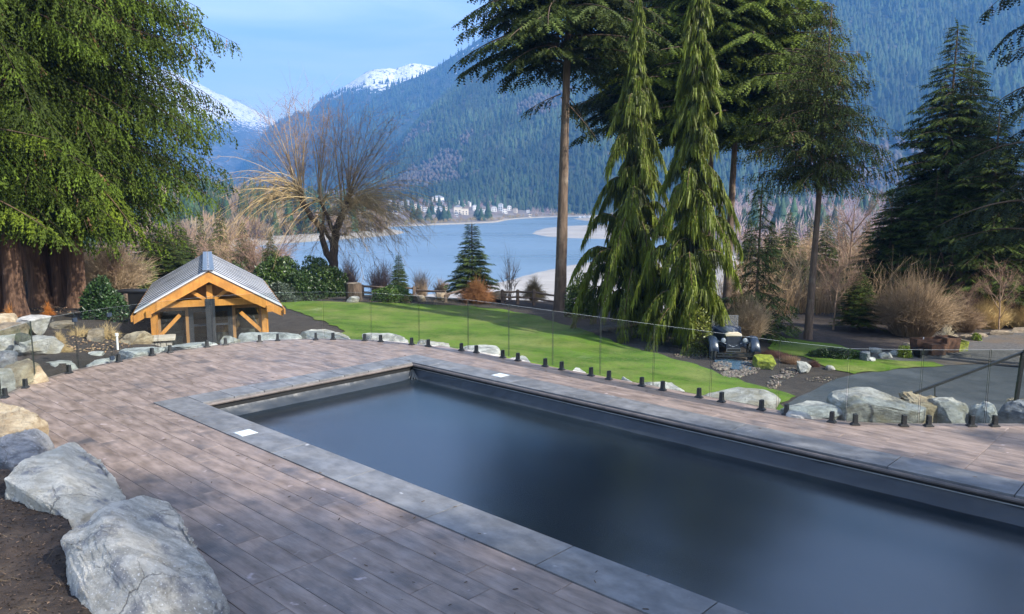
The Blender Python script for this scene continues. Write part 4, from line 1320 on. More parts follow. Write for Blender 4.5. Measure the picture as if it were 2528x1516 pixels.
def far_points(n, seed, u0, u1, d0, d1):
    """spots on the far shore between columns u0..u1 and d0..d1 metres inland"""
    rs = np.random.RandomState(seed)
    u = rs.uniform(u0, u1, n); d = d0 + (d1 - d0) * rs.uniform(0, 1, n)
    k = (u - W_PX / 2) / F_PX / math.cos(PITCH) * 0.995
    y = np.interp(k, kf, FP[:, 1]) + d
    x = k * y
    return np.column_stack([x, y, far_z(x, y)]), rs
g = Geo()
P, rs = far_points(3600, 5, 880, 2600, 60, 1395)
uu = P[:, 0] / P[:, 1] * F_PX * math.cos(PITCH) + W_PX / 2
dd_ = P[:, 1] - np.interp(P[:, 0] / P[:, 1], kf, FP[:, 1])
keep = (n2(P[:, 0], P[:, 1], 0.011, 44, 3) > 0.02) & ~((uu > 950) & (uu < 1310) & (dd_ < 330))
scatter(None, CON3, P[keep] - [0, 0, 1], rs.uniform(10, 25, keep.sum()), greens(int(keep.sum()), rs, (0.045, 0.07, 0.04), .4), 1.1, geo=g)
tag(link('far_conifers', g.mesh('far_conifers', M_FAR)), 'dark conifers standing between the houses across the lake', kind='stuff')
P, rs = far_points(4000, 6, 850, 2700, 60, 1395)
uu = P[:, 0] / P[:, 1] * F_PX * math.cos(PITCH) + W_PX / 2
dd_ = P[:, 1] - np.interp(P[:, 0] / P[:, 1], kf, FP[:, 1])
town = (uu > 950) & (uu < 1310) & (dd_ < 360)
P = P[~town | (rs.uniform(size=len(P)) < .35)]
uu = P[:, 0] / P[:, 1] * F_PX * math.cos(PITCH) + W_PX / 2
dd_ = P[:, 1] - np.interp(P[:, 0] / P[:, 1], kf, FP[:, 1])
hh_ = np.where((uu > 950) & (uu < 1310) & (dd_ < 360), .5, 1.0)
tag(scatter('bare_woods', SPK, P - [0, 0, 1], hh_ * rs.uniform(9, 18, len(P)), browns(len(P), rs, (0.27, 0.205, 0.19), .3), 1.35, 'pinkish leafless woods across the lake'), kind='stuff')
P, rs = far_points(260, 9, 1000, 1560, 14, 60)
scatter('shore_shrubs', SPK, P, rs.uniform(3, 8, len(P)), browns(len(P), rs, (0.27, 0.21, 0.11), .3), 1.6, 'yellowish shrubs along the far waterline')

# headland woods
def head_points(n, seed, dmin, dmax):
    rs = np.random.RandomState(seed)
    out = []
    while len(out) < n:
        x = rs.uniform(-600, 0, 4000); y = rs.uniform(330, 1000, 4000)
        P = np.column_stack([x, y])
        P = P[inside(P, np.array(head_poly))]
        d = np.full(len(P), 1e9)
        for a, b in zip(HP[:-1], HP[1:]):
            ab = b - a
            t = np.clip(((P - a) @ ab) / (ab @ ab), 0, 1)
            d = np.minimum(d, np.linalg.norm(P - (a + t[:, None] * ab), axis=1))
        P = P[(d > dmin) & (d < dmax)]
        out += [tuple(p) for p in P]
    P = np.array(out[:n])
    return np.column_stack([P, head_z(P[:, 0], P[:, 1])]), rs
P, rs = head_points(780, 3, 12, 300)
scatter('headland_broadleaf_woods', SPK2, P - [0, 0, 1], rs.uniform(13, 24, len(P)), browns(len(P), rs, (0.20, 0.145, 0.085), .35), 1.5, 'brown leafless trees crowding the headland across the water on the left')
P, rs = head_points(620, 8, 20, 330)
k_ = rs.uniform(size=len(P)) < np.where(P[:, 0] < -170, 1.0, 0.45)
P = P[k_]
scatter('headland_conifers', CON6, P - [0, 0, 1], rs.uniform(18, 33, len(P)), greens(len(P), rs, (0.036, 0.058, 0.020), .45), 1.0, 'green conifers mixed through the headland woods')

# ------------------------------------------------------------------ houses across the lake
M_HW = [mat('pale_house_wall', (0.74, 0.72, 0.68), rough=0.8), mat('cream_house_wall', (0.68, 0.60, 0.48), rough=0.8), mat('grey_house_wall', (0.52, 0.54, 0.56), rough=0.8)]
M_HR = [mat('grey_house_roof', (0.26, 0.27, 0.30), rough=0.8), mat('brown_house_roof', (0.22, 0.17, 0.14), rough=0.8), mat('light_house_roof', (0.42, 0.42, 0.43), rough=0.8)]
M_HWIN = mat('dark_window', (0.03, 0.035, 0.045), rough=0.15)
def house(u, v, w, label, k=0, roof='gable', h=None, dpt=None, seed=0):
    """a house across the lake whose foot shows at picture point u, v"""
    rs = random.Random(seed)
    d = ray(u, v)
    y = 700.0
    while y < 1900:
        y += 4
        if CAM_H + d[2] / d[1] * y < float(far_z(np.array([d[0] / d[1] * y]), np.array([y]))[0]) + 0.5: break
    x = d[0] / d[1] * y; z = float(far_z(np.array([x]), np.array([y]))[0])
    W = w * 1.05 / F_PX * y; H = 1.25 * (h or (5.6 if w < 14 else 7.5)); Dp = dpt or W * 0.8
    t = empty('house', (x, y, z), label, 'house', 'houses across the lake', rs.uniform(-.25, .25))
    m = MB(); m.box((0, 0, H / 2 - 0.6), (W, Dp, H + 1.2)); m.build('wall', M_HW[k % 3], t)
    m = MB(); e = 0.6
    rh = W * 0.24 if roof != 'hip' else W * 0.16
    if roof == 'gable':
        m.add([(-W / 2 - e, -Dp / 2 - e, H), (W / 2 + e, -Dp / 2 - e, H), (0, -Dp / 2 - e, H + rh), (-W / 2 - e, Dp / 2 + e, H), (W / 2 + e, Dp / 2 + e, H), (0, Dp / 2 + e, H + rh)],
              [(0, 1, 2), (5, 4, 3), (0, 2, 5, 3), (1, 4, 5, 2), (0, 3, 4, 1)])
    else:
        m.add([(-W / 2 - e, -Dp / 2 - e, H), (W / 2 + e, -Dp / 2 - e, H), (W / 2 + e, Dp / 2 + e, H), (-W / 2 - e, Dp / 2 + e, H), (-W * .2, 0, H + rh), (W * .2, 0, H + rh)],
              [(0, 1, 5, 4), (1, 2, 5), (2, 3, 4, 5), (3, 0, 4), (0, 3, 2, 1)])
    m.build('roof', M_HR[(k + seed) % 3], t)
    nx = max(2, int(W / 4.2)); ny = 2 if H > 5 else 1
    for a in range(nx):
        for b in range(ny):
            mw = MB(); mw.box((0, 0, 0), (1.7, 0.15, 1.5)); mw.build('window', M_HWIN, t, ((a + 0.5) / nx * W - W / 2, -Dp / 2 - 0.08, 1.6 + b * 2.9))
    return t
H_ = [(1081, 503, 27, 'large white house with a grey hipped roof in the middle of the far town', 0, 'hip', 9),
 (972, 512, 11, 'white house farthest left but one, high in the far town', 0, 'gable', None), (984, 520, 13, 'white house low in the left cluster of the far town', 0, 'gable', None),
 (993, 510, 10, 'small white house at the top of the left cluster in the far town', 2, 'gable', None), (1004, 505, 9, 'small grey house above the left cluster in the far town', 2, 'gable', None),
 (962, 505, 10, 'white house farthest left in the far town', 0, 'hip', None), (1023, 514, 10, 'cream house between the left cluster and the dark firs', 1, 'gable', None),
 (1050, 522, 10, 'white house low beside the dark firs in the far town', 0, 'gable', None), (1069, 524, 10, 'pale house just below the large hipped one', 0, 'gable', None),
 (1087, 513, 11, 'white house directly under the large hipped one', 2, 'gable', None), (1120, 510, 13, 'white wide house right of the dark firs', 0, 'hip', None),
 (1131, 527, 18, 'wide cream house near the waterline in the town middle', 1, 'gable', 8), (1148, 530, 15, 'yellowish house next to the wide cream one', 1, 'gable', None),
 (1143, 514, 10, 'white house above the wide cream one', 0, 'gable', None), (1156, 510, 12, 'white house above the yellowish one', 0, 'gable', None), (1172, 518, 10, 'pale house left of the pair of firs in the far town', 0, 'gable', None),
 (1196, 527, 10, 'white house between the pair of firs in the far town', 0, 'gable', None), (1220, 522, 12, 'white house right of the firs in the far town', 0, 'gable', None),
 (1236, 519, 10, 'white house with tall front in the right cluster', 2, 'gable', 8), (1246, 526, 11, 'low white house in the right cluster', 0, 'gable', None), (1257, 519, 9, 'small white house at the right end of the right cluster', 0, 'gable', None),
 (1272, 525, 9, 'last pale house right of the far town near the shore', 1, 'gable', None), (1287, 516, 9, 'pale house among the pinkish trees right of the town', 2, 'gable', None), (1303, 512, 11, 'grey house with a bright front among trees right of the town', 0, 'gable', None),
 (1277, 494, 12, 'grey flat looking house highest on the wooded slope', 2, 'hip', None), (1130, 505, 8, 'tiny white house peeking over the town trees', 0, 'gable', None),
 (1029, 538, 9, 'small white boathouse low by the water in front of the firs', 0, 'gable', 4), (1055, 538, 9, 'small pale boathouse nearest the water', 2, 'gable', 4)]
rsH = random.Random(12)
for i in range(22):
    H_.append((rsH.uniform(958, 1312), rsH.uniform(503, 536), rsH.uniform(6.5, 10), 'small pale house half hidden among the trees of the far town', i, 'gable', 3.6 + 1.5 * rsH.random()))
for i, (u, v, w, lb, k, rf, hh) in enumerate(H_):
    house(u, v, w, lb, k, rf, hh, seed=i)
# individual dark firs of the far town
def far_fir(u, v, vt, label, seed):
    d = ray(u, v); y = 700.0
    while y < 1900:
        y += 4
        if CAM_H + d[2] / d[1] * y < float(far_z(np.array([d[0] / d[1] * y]), np.array([y]))[0]) + 0.3: break
    x = d[0] / d[1] * y; z = float(far_z(np.array([x]), np.array([y]))[0]); h = (v - vt) / F_PX * y
    rs = np.random.RandomState(seed)
    V, Fc = cone_template(10, 12, seed)
    V = V * np.array([1.5, 1.5, 1]) * h
    t = empty('fir_tree', (x, y, z - .5), label, 'tree', 'firs in the far town')
    link('crown', mesh_np('crown', V, Fc, M_FAR, np.tile(greens(1, rs, (0.035, 0.06, 0.035), .2), (len(V), 1))), t)
    m = MB(); m.tube([(0, 0, 0), (0, 0, h * .5)], [h * .02, h * .01], 6); m.build('trunk', mat('far_bark', (0.08, 0.06, 0.05)) if 'far_bark' not in bpy.data.materials else bpy.data.materials['far_bark'], t)
for i, (u, v, vt, lb) in enumerate([(1021, 545, 502, 'dark fir at the left of the far town by the water'), (1034, 548, 498, 'second dark fir from the left by the far water'), (1058, 545, 505, 'dark fir left of the large hipped house, by the water'),
        (1067, 530, 494, 'dark fir touching the left of the large hipped house'), (1083, 544, 505, 'broad dark fir below the large hipped house'), (1096, 545, 503, 'tall dark fir below the large hipped house'),
        (1107, 540, 508, 'short dark fir right of the tall one in the far town'), (1178, 540, 502, 'left of two dark firs standing together in the far town'), (1188, 544, 508, 'right of two dark firs standing together in the far town'),
        (1205, 540, 497, 'single slim dark fir right of the pair in the far town'), (1218, 508, 488, 'round dark tree top above the right cluster of houses'), (1066, 550, 540, 'small dark bush at the far waterline')]):
    far_fir(u, v, vt, lb, 30 + i)
# moored boats near the far spit
def boat(u, v, w, label):
    p = PZ(u, v, Z_LAKE); s = w / F_PX * p[1]
    t = empty('motor_boat', (p[0], p[1], Z_LAKE), label, 'boat', 'boats at the far spit')
    m = MB(); L2 = s / 2
    m.add([(-L2, -1, 1.1), (L2 * .6, -1.1, 1.1), (L2 * 1.1, 0, 1.3), (L2 * .6, 1.1, 1.1), (-L2, 1, 1.1), (-L2 * .9, -.7, -.2), (L2 * .5, -.7, -.2), (L2 * .8, 0, -.1), (L2 * .5, .7, -.2), (-L2 * .9, .7, -.2)],
          [(0, 1, 2, 3, 4), (9, 8, 7, 6, 5), (0, 5, 6, 1), (1, 6, 7, 2), (2, 7, 8, 3), (3, 8, 9, 4), (4, 9, 5, 0)])
    m.build('hull', M_HW[0], t)
    m = MB(); m.box((-s * .1, 0, 1.9), (s * .45, 1.6, 1.6), taper=.8); m.build('cabin', M_HW[2], t)
boat(1432, 537.5, 6, 'white motor boat moored left of the far spit'); boat(1443, 536.5, 6, 'white motor boat moored at the far spit'); boat(1456, 536, 7, 'larger white motor boat moored right of the other two')

# ------------------------------------------------------------------ haze
def build_haze():
    m, n, l = _nt('haze')
    out = n.new('ShaderNodeOutputMaterial')
    v = n.new('ShaderNodeVolumePrincipled')
    v.inputs['Color'].default_value = (0.12, 0.345, 0.80, 1)
    v.inputs['Density'].default_value = HAZE_D
    v.inputs['Anisotropy'].default_value = 0.0
    l.new(v.outputs[0], out.inputs['Volume'])
    b = MB(); b.box((0, 3300, 687.5), (11400, 7700, 1425))
    o = b.build('haze', m)
    tag(o, 'thin blue air haze fading the mountains and the far shore', kind='stuff')
HAZE_D = 0.00024
build_haze()

# ------------------------------------------------------------------ near trees
M_FIR = mat_leaf('conifer_needles', 0.14, 0.65, 1.0, 0.15)
M_WEEP = mat_leaf('weeping_foliage', 0.28, 0.55, 1.0, 0.3)
M_LEAF = mat_leaf('broad_leaves', 0.2, 0.38, 1.0, 0.5)
M_TWIG = mat_leaf('twigs', 0.0, 0.85, 1.0, 0.2)
M_BARK = mat('fir_bark', (0.065, 0.045, 0.032), (0.15, 0.108, 0.078), 0.95, 3.0, (3.0, 3.0, 0.45), bump=1.0, bscale=9, bdist=0.05, c3=(0.20, 0.16, 0.12), s3=1.2, t3=(0.55, 0.7))
M_CBARK = mat('cedar_bark', (0.060, 0.033, 0.020), (0.165, 0.092, 0.056), 0.95, 3.2, (4.0, 4.0, 0.3), bump=1.0, bscale=8, bdist=0.06, c3=(0.21, 0.13, 0.08), s3=1.0, t3=(0.55, 0.7))
M_DBARK = mat('willow_bark', (0.045, 0.032, 0.024), (0.11, 0.08, 0.058), 0.95, 5, (2, 2, 0.6), bump=1.0, bscale=12, bdist=0.04)
def spray_template(pairs=5, ang=0.62, width=0.30, blade=0.10, droop=0.12, lift=0.0):
    V, Fc = [], []
    def tri(a, b, c):
        k = len(V); V.extend([a, b, c]); Fc.append((k, k + 1, k + 2))
    z = lambda x: -droop * x * x
    tri((0, -0.045, 0), (0, 0.045, 0), (0.6, 0, z(.6)))
    tri((0.5, -0.05, z(.5)), (0.5, 0.05, z(.5)), (1.0, 0, z(1)))
    for i in range(pairs):
        x = 0.06 + 0.80 * i / (pairs - 1)
        w = width * (1.05 - 0.72 * abs(x - 0.3) / 0.7)
        for sg in (-1, 1):
            xt = x + w / math.tan(ang) * 0.9
            tri((x, 0, z(x)), (x + blade, 0, z(x) + 0.005), (min(xt, 1.1), sg * w, z(x) - 0.04 + lift * w))
    return np.array(V), np.array(Fc)
SPR_FIR = spray_template(4, 0.80, 0.27, 0.19, 0.14)
SPR_CED = spray_template(3, 0.42, 0.17, 0.26, 0.45)
SPR_LITE = spray_template(3, 0.8, 0.28, 0.22, 0.18)
def conifer_geo(seed, H, zc0, R, nb, asc=0.1, droop=0.3, f2=0.34, s1=0.32, s2=0.26, spr=0.5, tmpl=SPR_FIR, col=(0.045, 0.075, 0.022), tip=(0.09, 0.15, 0.035),
                hang=0.15, skip=0.0, hpow=1.0, brown=0.0, lim_r=0.011, pend=0.0, azf=None, updev=0.3, gapn=0.0, limbcol=(0.09, 0.065, 0.045)):
    rs = np.random.RandomState(seed)
    Fg, Lg = Geo(), Geo()
    col = np.array(col); tip = np.array(tip)
    pos, dirs, ups, scl, cols = [], [], [], [], []
    for i in range(nb):
        rel = ((i + rs.uniform(0, 1)) / nb) ** hpow
        h = zc0 + (H - zc0) * rel
        if rs.uniform() < skip * (1 - rel): continue
        az = i * 2.39996 + rs.uniform(-.35, .35)
        L = R(rel) * rs.uniform(0.72, 1.08) * (1 if azf is None else azf(az))
        if L < 0.15: continue
        bd = np.array([math.cos(az), math.sin(az), 0]); sd = np.array([-bd[1], bd[0], 0])
        A = asc * rs.uniform(.6, 1.4) + 0.55 * max(0, rel - 0.75); D = droop * rs.uniform(.7, 1.3) * (1 - 0.6 * max(0, rel - .6))
        bend = rs.uniform(-.18, .18)
        def curve(t):
            t = np.asarray(t)[..., None]
            return np.array([0, 0, h]) + L * (t * bd + bend * t * t * sd) + np.array([0, 0, 1.0]) * L * (A * t - D * t ** 1.8)
        tt = np.linspace(0, 1, 7)
        r0 = lim_r * L + 0.012
        V, Q = tube_np(curve(tt), r0 * (1 - 0.85 * tt), 4)
        Lg.add(V, Q, limbcol)
        n1 = max(3, int(L / s1))
        t1 = np.clip((np.arange(n1) + rs.uniform(0, 1, n1)) / n1, 0.05 if rel > .8 else 0.12, 1)
        for sg in (-1, 1):
            l2 = (L * f2 * (1.0 - t1 ** 1.6) + 0.16) * rs.uniform(.65, 1.2, n1) + 0.05
            base = curve(t1)
            th = rs.uniform(0.75, 1.15, n1)
            tang = curve(np.clip(t1 + .02, 0, 1.02)) - curve(t1 - .02); tang /= np.linalg.norm(tang, axis=1)[:, None]
            d2 = np.cos(th)[:, None] * tang + sg * np.sin(th)[:, None] * sd[None] + np.array([0, 0, -pend])[None]
            d2 /= np.linalg.norm(d2, axis=1)[:, None]
            m = np.maximum(1, np.ceil(l2 / s2)).astype(int)
            idx = np.repeat(np.arange(n1), m)
            k = np.concatenate([np.arange(q) for q in m])
            f = (k + rs.uniform(.2, 1, len(k))) / m[idx]
            p = base[idx] + d2[idx] * (l2[idx] * f)[:, None] + np.array([0, 0, -1.0]) * (pend * l2[idx] * f * f * .6)[:, None]
            alt = np.where(k % 2, 1, -1) * rs.uniform(.1, .6, len(k))
            side2 = np.cross(np.array([0, 0, 1.0]), d2[idx]); side2 /= np.linalg.norm(side2, axis=1)[:, None] + 1e-9
            d3 = d2[idx] + side2 * alt[:, None] + np.array([0, 0, -1.0]) * (hang + rs.uniform(-.12, .22, len(k)))[:, None]
            pos.append(p); dirs.append(d3)
            ups.append(np.tile([0, 0, 1.0], (len(k), 1)) + rs.normal(size=(len(k), 3)) * updev)
            scl.append(spr * rs.uniform(.6, 1.2, len(k)) * (0.6 + 0.4 * min(1, L / 2)))
            outer = np.clip(0.25 + 0.75 * t1[idx] * (0.5 + 0.5 * f) + rs.uniform(-.3, .3, len(k)), 0, 1)[:, None]  # inner sprays darker: shade inside the crown painted into the colour
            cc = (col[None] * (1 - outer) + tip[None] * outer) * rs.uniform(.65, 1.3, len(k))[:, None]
            if brown:
                bm = rs.uniform(size=len(k)) < brown
                cc[bm] = np.array([0.13, 0.075, 0.035]) * rs.uniform(.6, 1.2, bm.sum())[:, None]
            cols.append(cc)
        bl = rs.uniform(.6, 1.3)
        for q_ in (-1, -2): cols[q_] = cols[q_] * bl
        # tip spray
        pos.append(curve(np.array([0.97]))); dirs.append(tang[-1:] + np.array([[0, 0, -hang * .3]])); ups.append(np.array([[0, 0, 1.0]])); scl.append(np.array([spr * 1.1])); cols.append(tip[None] * rs.uniform(.8, 1.2))
    # leader
    pos.append(np.array([[0, 0, H - 0.25], [0, 0, H - 0.4], [0, 0, H - .1]])); dirs.append(np.array([[0.05, 0, 1.0], [.3, .2, 1], [-.2, .1, 1]])); ups.append(np.array([[1.0, 0, 0]] * 3)); scl.append(np.array([spr] * 3)); cols.append(np.tile(tip, (3, 1)))
    pos, dirs, ups, scl, cols = map(np.concatenate, (pos, dirs, ups, scl, cols))
    V, Fc, C = place(tmpl[0], tmpl[1], pos, dirs, ups, scl, cols)
    Fg.add(V, Fc, C)
    return Lg, Fg
def trunk_mesh(name, H, r0, r1, m, lean=(0, 0), seed=0, n=14, flare=1.25, fluted=0.0):
    rs = np.random.RandomState(seed)
    k = max(12, int(H / 0.6))
    t = np.linspace(0, 1, k)
    x = lean[0] * t + 0.06 * r0 * 4 * np.sin(t * 5 + seed) * t; y = lean[1] * t
    pts = np.column_stack([x, y, H * t])
    r = r0 * (1 - t) + r1 * t + r0 * (flare - 1) * np.exp(-t * H / 0.5)
    V, Q = tube_np(pts, r, n)
    V3 = V.reshape(k, n, 3)
    c = pts[:, None]
    ang = np.arange(n) / n * 2 * np.pi
    f = 1 + fluted * (0.6 * np.sin(3 * ang + seed)[None] + 0.4 * np.sin(5 * ang + 2)[None]) * np.exp(-t * H / 3.0)[:, None] + 0.05 * rs.uniform(-1, 1, (k, n))
    V3 = c + (V3 - c) * f[..., None]
    return mesh_np(name, V3.reshape(-1, 3), Q, m, smooth=True)
def limbs_mesh(Lg, m):
    return Lg.mesh('branches', m)
def make_conifer(name, loc, label, H, r0, Lg, Fg, bark, lean=(0, 0), fm=None, seed=0, group=None, fluted=0, rz=0.0, cat='tree'):
    t = empty(name, loc, label, cat, group, rz)
    link('trunk', trunk_mesh('trunk', H - 0.3, r0, 0.02 + r0 * .06, bark, lean, seed, fluted=fluted), t)
    bo = link('branches', Lg.mesh('branches', M_TWIG), t); bo['kind'] = 'stuff'
    link('crown', Fg.mesh('crown', fm or M_FIR), t)
    print(name, Fg.count(), Lg.count())
    return t
def clone(src, loc, label, rz=0.0, scale=1.0, group=None, name=None):
    c = copy_tree(src)
    c.location = [float(a) for a in loc]
    c.rotation_euler = (0, 0, rz)
    c.scale = (scale, scale, scale) if not hasattr(scale, '__len__') else scale
    c['label'] = label
    if group: c['group'] = group
    return c
def foot(u, y, dz=-0.15):
    p = PD(u, 700, y)
    return np.array([p[0], y, float(ground_z(p[0], y)) + dz])
def foot_at(u, v, y):
    """stands at distance y so that picture column u is right at row v"""
    p = PD(u, v, y)
    return np.array([p[0], y, float(ground_z(p[0], y)) - 0.15])

# -- the big cedars on the left
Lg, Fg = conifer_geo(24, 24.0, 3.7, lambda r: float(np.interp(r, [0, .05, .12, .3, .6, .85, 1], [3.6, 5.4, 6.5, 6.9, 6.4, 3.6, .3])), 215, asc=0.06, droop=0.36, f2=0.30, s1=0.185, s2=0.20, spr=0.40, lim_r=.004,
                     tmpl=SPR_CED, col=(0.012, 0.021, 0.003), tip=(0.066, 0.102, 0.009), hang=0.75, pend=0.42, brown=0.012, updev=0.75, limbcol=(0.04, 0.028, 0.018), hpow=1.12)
ced = make_conifer('cedar_tree', foot_at(152, 700, 30), 'huge red cedar with hanging green sprays on the left, behind the glass gate', 24.0, 0.33, Lg, Fg, M_CBARK, seed=2, fluted=0.10)
for i, (u, y, lx, r, h) in enumerate([(100, 29.6, -0.5, 0.34, 11), (190, 29.5, 0.3, 0.30, 10), (126, 30.6, -0.2, 0.30, 12)]):
    p = foot_at(u, 740, y)
    link('trunk', trunk_mesh('trunk', h, r, 0.16, M_CBARK, (lx, 0), 5 + i, fluted=0.12, flare=1.5), ced, Vector(p) - ced.location)
clone(ced, foot_at(2, 740, 26.5), 'red cedar with a pale trunk cut by the left edge of the photo', 2.2, (0.92, 0.92, 1.0))
clone(ced, foot_at(-160, 740, 33), 'dark cedar mostly outside the left edge behind the other cedars', 4.1, 0.95)
clone(ced, foot_at(85, 700, 40), 'cedar standing in deep shade behind the huge one', 1.1, (0.9, 0.9, 1.05))
# a low bright bough reaching in at the left edge and another over the dark trunks: branches of the huge cedar
def bough(parent, p0, p1, sag, seed, n=16, spr=0.5, col=(0.04, 0.06, 0.005), tip=(0.11, 0.15, 0.010)):
    rs = np.random.RandomState(seed)
    p0 = np.array(p0); p1 = np.array(p1)
    L = np.linalg.norm(p1 - p0)
    t = np.linspace(0, 1, 9)[:, None]
    C = p0 * (1 - t) + p1 * t + np.array([0, 0, -sag]) * (t * t)
    Lg = Geo(); V, Q = tube_np(C, 0.035 * (1 - .8 * t[:, 0]), 4); Lg.add(V, Q, (.12, .08, .05))
    Fg = Geo()
    m = int(n * L)
    tt = rs.uniform(0.15, 1, m)
    ci = np.array([np.interp(tt, t[:, 0], C[:, k]) for k in range(3)]).T
    d = (p1 - p0) / L; sd = np.cross([0, 0, 1.0], d); sd /= np.linalg.norm(sd)
    sg = rs.choice([-1, 1], m)
    l2 = 0.75 * (1 - tt * .7) * rs.uniform(.1, 1, m)
    dirs = d[None] * .8 + sd[None] * sg[:, None] * .8 + np.array([0, 0, -.7])[None]
    pos = ci + (d[None] * .6 + sd[None] * sg[:, None] * .8 + np.array([0, 0, -.35])) * l2[:, None]
    c = np.array(col)[None] + (np.array(tip) - np.array(col))[None] * rs.uniform(0, 1, (m, 1))
    V, Fc, CC = place(SPR_CED[0], SPR_CED[1], pos, dirs, np.tile([0, 0, 1.0], (m, 1)) + rs.normal(size=(m, 3)) * .25, spr * rs.uniform(.6, 1.2, m), c)
    Fg.add(V, Fc, CC)
    b = Vector(parent.location)
    for nm, G, mt in (('branch', Lg, M_TWIG), ('branch_foliage', Fg, M_FIR)):
        me = G.mesh(nm, mt)
        me.transform(Matrix.Translation(-b))
        link(nm, me, parent)
bough(ced, PD(170, 330, 29), PD(265, 470, 26.5), 0.9, 3, 26, 0.55)
bough(ced, PD(-60, 470, 24), PD(115, 535, 22.5), 0.35, 4, 26, 0.42)
bough(ced, PD(-60, 310, 24), PD(120, 330, 22.5), 0.15, 5, 26, 0.42)
bough(ced, PD(230, 450, 28), PD(330, 520, 26), 0.7, 6, 24, 0.5)
bough(ced, PD(150, 420, 27), PD(215, 520, 25.5), 0.7, 7, 24, 0.5)

# -- tall firs in the middle
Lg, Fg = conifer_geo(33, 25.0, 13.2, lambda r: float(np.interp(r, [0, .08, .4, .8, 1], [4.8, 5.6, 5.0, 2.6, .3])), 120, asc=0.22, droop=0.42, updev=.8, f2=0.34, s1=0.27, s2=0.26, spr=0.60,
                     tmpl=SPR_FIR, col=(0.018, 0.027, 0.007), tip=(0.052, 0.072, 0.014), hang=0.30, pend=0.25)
firA = make_conifer('fir_tree', foot_at(1383, 640, 42), 'tallest dark fir with a bare brown trunk between the lake view and the drooping trees', 25.0, 0.34, Lg, Fg, M_BARK, (0.55, 0), seed=3)
bough(firA, PD(1385, 232, 42), PD(1300, 262, 42.5), 0.25, 13, 20, 0.5, (0.014, 0.022, 0.008), (0.032, 0.045, 0.012))
bough(firA, PD(1385, 240, 42), PD(1470, 320, 41), 0.35, 14, 20, 0.5, (0.014, 0.022, 0.008), (0.032, 0.045, 0.012))
bough(firA, PD(1395, 230, 42), PD(1445, 285, 43), 0.4, 15, 20, 0.5, (0.014, 0.022, 0.008), (0.032, 0.045, 0.012))
Lg, Fg = conifer_geo(35, 23.0, 10.3, lambda r: float(np.interp(r, [0, .05, .25, .6, 1], [4.6, 7.0, 7.2, 5.0, .3])), 118, asc=0.16, droop=0.22, updev=.8, f2=0.34, s1=0.27, s2=0.26, spr=0.60,
                     tmpl=SPR_FIR, col=(0.024, 0.036, 0.006), tip=(0.085, 0.118, 0.014), hang=0.35, pend=0.3)
firC = make_conifer('fir_tree', foot_at(1797, 640, 45), 'tall fir with long level limbs and a sunlit trunk right of the drooping trees', 23.0, 0.24, Lg, Fg, M_BARK, (0.35, 0), seed=4)
clone(firC, foot_at(1756, 500, 48), 'tall fir just left of the sunlit trunk, behind the right drooping tree', 2.5, (1.12, 1.12, 1.08))
clone(firA, foot_at(1590, 500, 50), 'dark fir standing behind the two drooping trees', 1.9, (0.95, 0.95, .93))

# -- airy cedar, right of centre
Lg, Fg = conifer_geo(41, 15.4, 7.2, lambda r: float(np.interp(r, [0, .08, .25, .55, .8, 1], [2.7, 3.5, 3.5, 2.4, 1.15, .1])), 135, asc=0.30, droop=0.34, f2=0.28, s1=0.20, s2=0.20, spr=0.36, lim_r=.006,
                     tmpl=SPR_CED, col=(0.026, 0.036, 0.009), tip=(0.078, 0.096, 0.020), hang=0.5, pend=0.3, brown=0.04)
cedD = make_conifer('cedar_tree', foot_at(1999, 740, 36), 'egg shaped airy cedar on a bare trunk, right of the long limbed firs', 15.4, 0.19, Lg, Fg, M_BARK, (0.35, 0), seed=6)

# -- dense spruces on the right
Lg, Fg = conifer_geo(51, 16.4, 2.2, lambda r: float(np.interp(r, [0, .1, .35, .6, .85, 1], [4.0, 4.0, 3.5, 2.6, 1.1, .1])), 190, asc=0.28, droop=0.36, updev=.7, f2=0.32, s1=0.24, s2=0.24, spr=0.48,
                     tmpl=SPR_FIR, col=(0.016, 0.026, 0.007), tip=(0.062, 0.090, 0.016), hang=0.22, pend=0.15)
spE = make_conifer('spruce_tree', foot_at(2332, 500, 45), 'tall pointed spruce on the right with the highest tip', 16.4, 0.2, Lg, Fg, M_BARK, seed=8)
clone(spE, foot_at(2376, 500, 47), 'slightly shorter spruce leaning out right of the tall pointed one', 2.0, (1.05, 1.05, .92))
clone(spE, foot_at(2442, 600, 41.5), 'broad dark spruce in front, right of the two pointed ones', 3.1, (.82, .82, .70))
clone(spE, foot_at(2250, 640, 46), 'dark bushy conifer left of the tall pointed spruce', 1.0, (0.68, 0.68, .56))
clone(spE, foot_at(2190, 700, 45), 'dark low conifer at the left end of the dark clump', 4.0, (0.62, 0.62, .44))
clone(spE, foot_at(2300, 640, 43), 'dark conifer in the middle of the clump above the big round shrub', 5.0, (0.66, 0.66, .5))
clone(spE, foot_at(2520, 700, 44), 'low dark conifer at the right edge above the golden grass', 5.6, (0.8, 0.8, .42))
clone(spE, foot_at(2118, 800, 39), 'small dark conifer at the end of the rail fence', 0.7, (0.32, 0.32, .19))
Lg, Fg = conifer_geo(57, 20, 4.6, lambda r: float(np.interp(r, [0, .3, .8, 1], [3.9, 3.6, 2.2, .2])), 34, asc=0.34, droop=0.62, f2=0.30, s1=0.24, s2=0.24, spr=0.46,
                     tmpl=SPR_FIR, col=(0.012, 0.020, 0.008), tip=(0.028, 0.042, 0.016), hang=0.4, pend=0.3)
make_conifer('fir_tree', foot_at(2575, 600, 30), 'dark fir whose separate drooping boughs reach in from the right edge', 20, 0.26, Lg, Fg, M_BARK, seed=9)

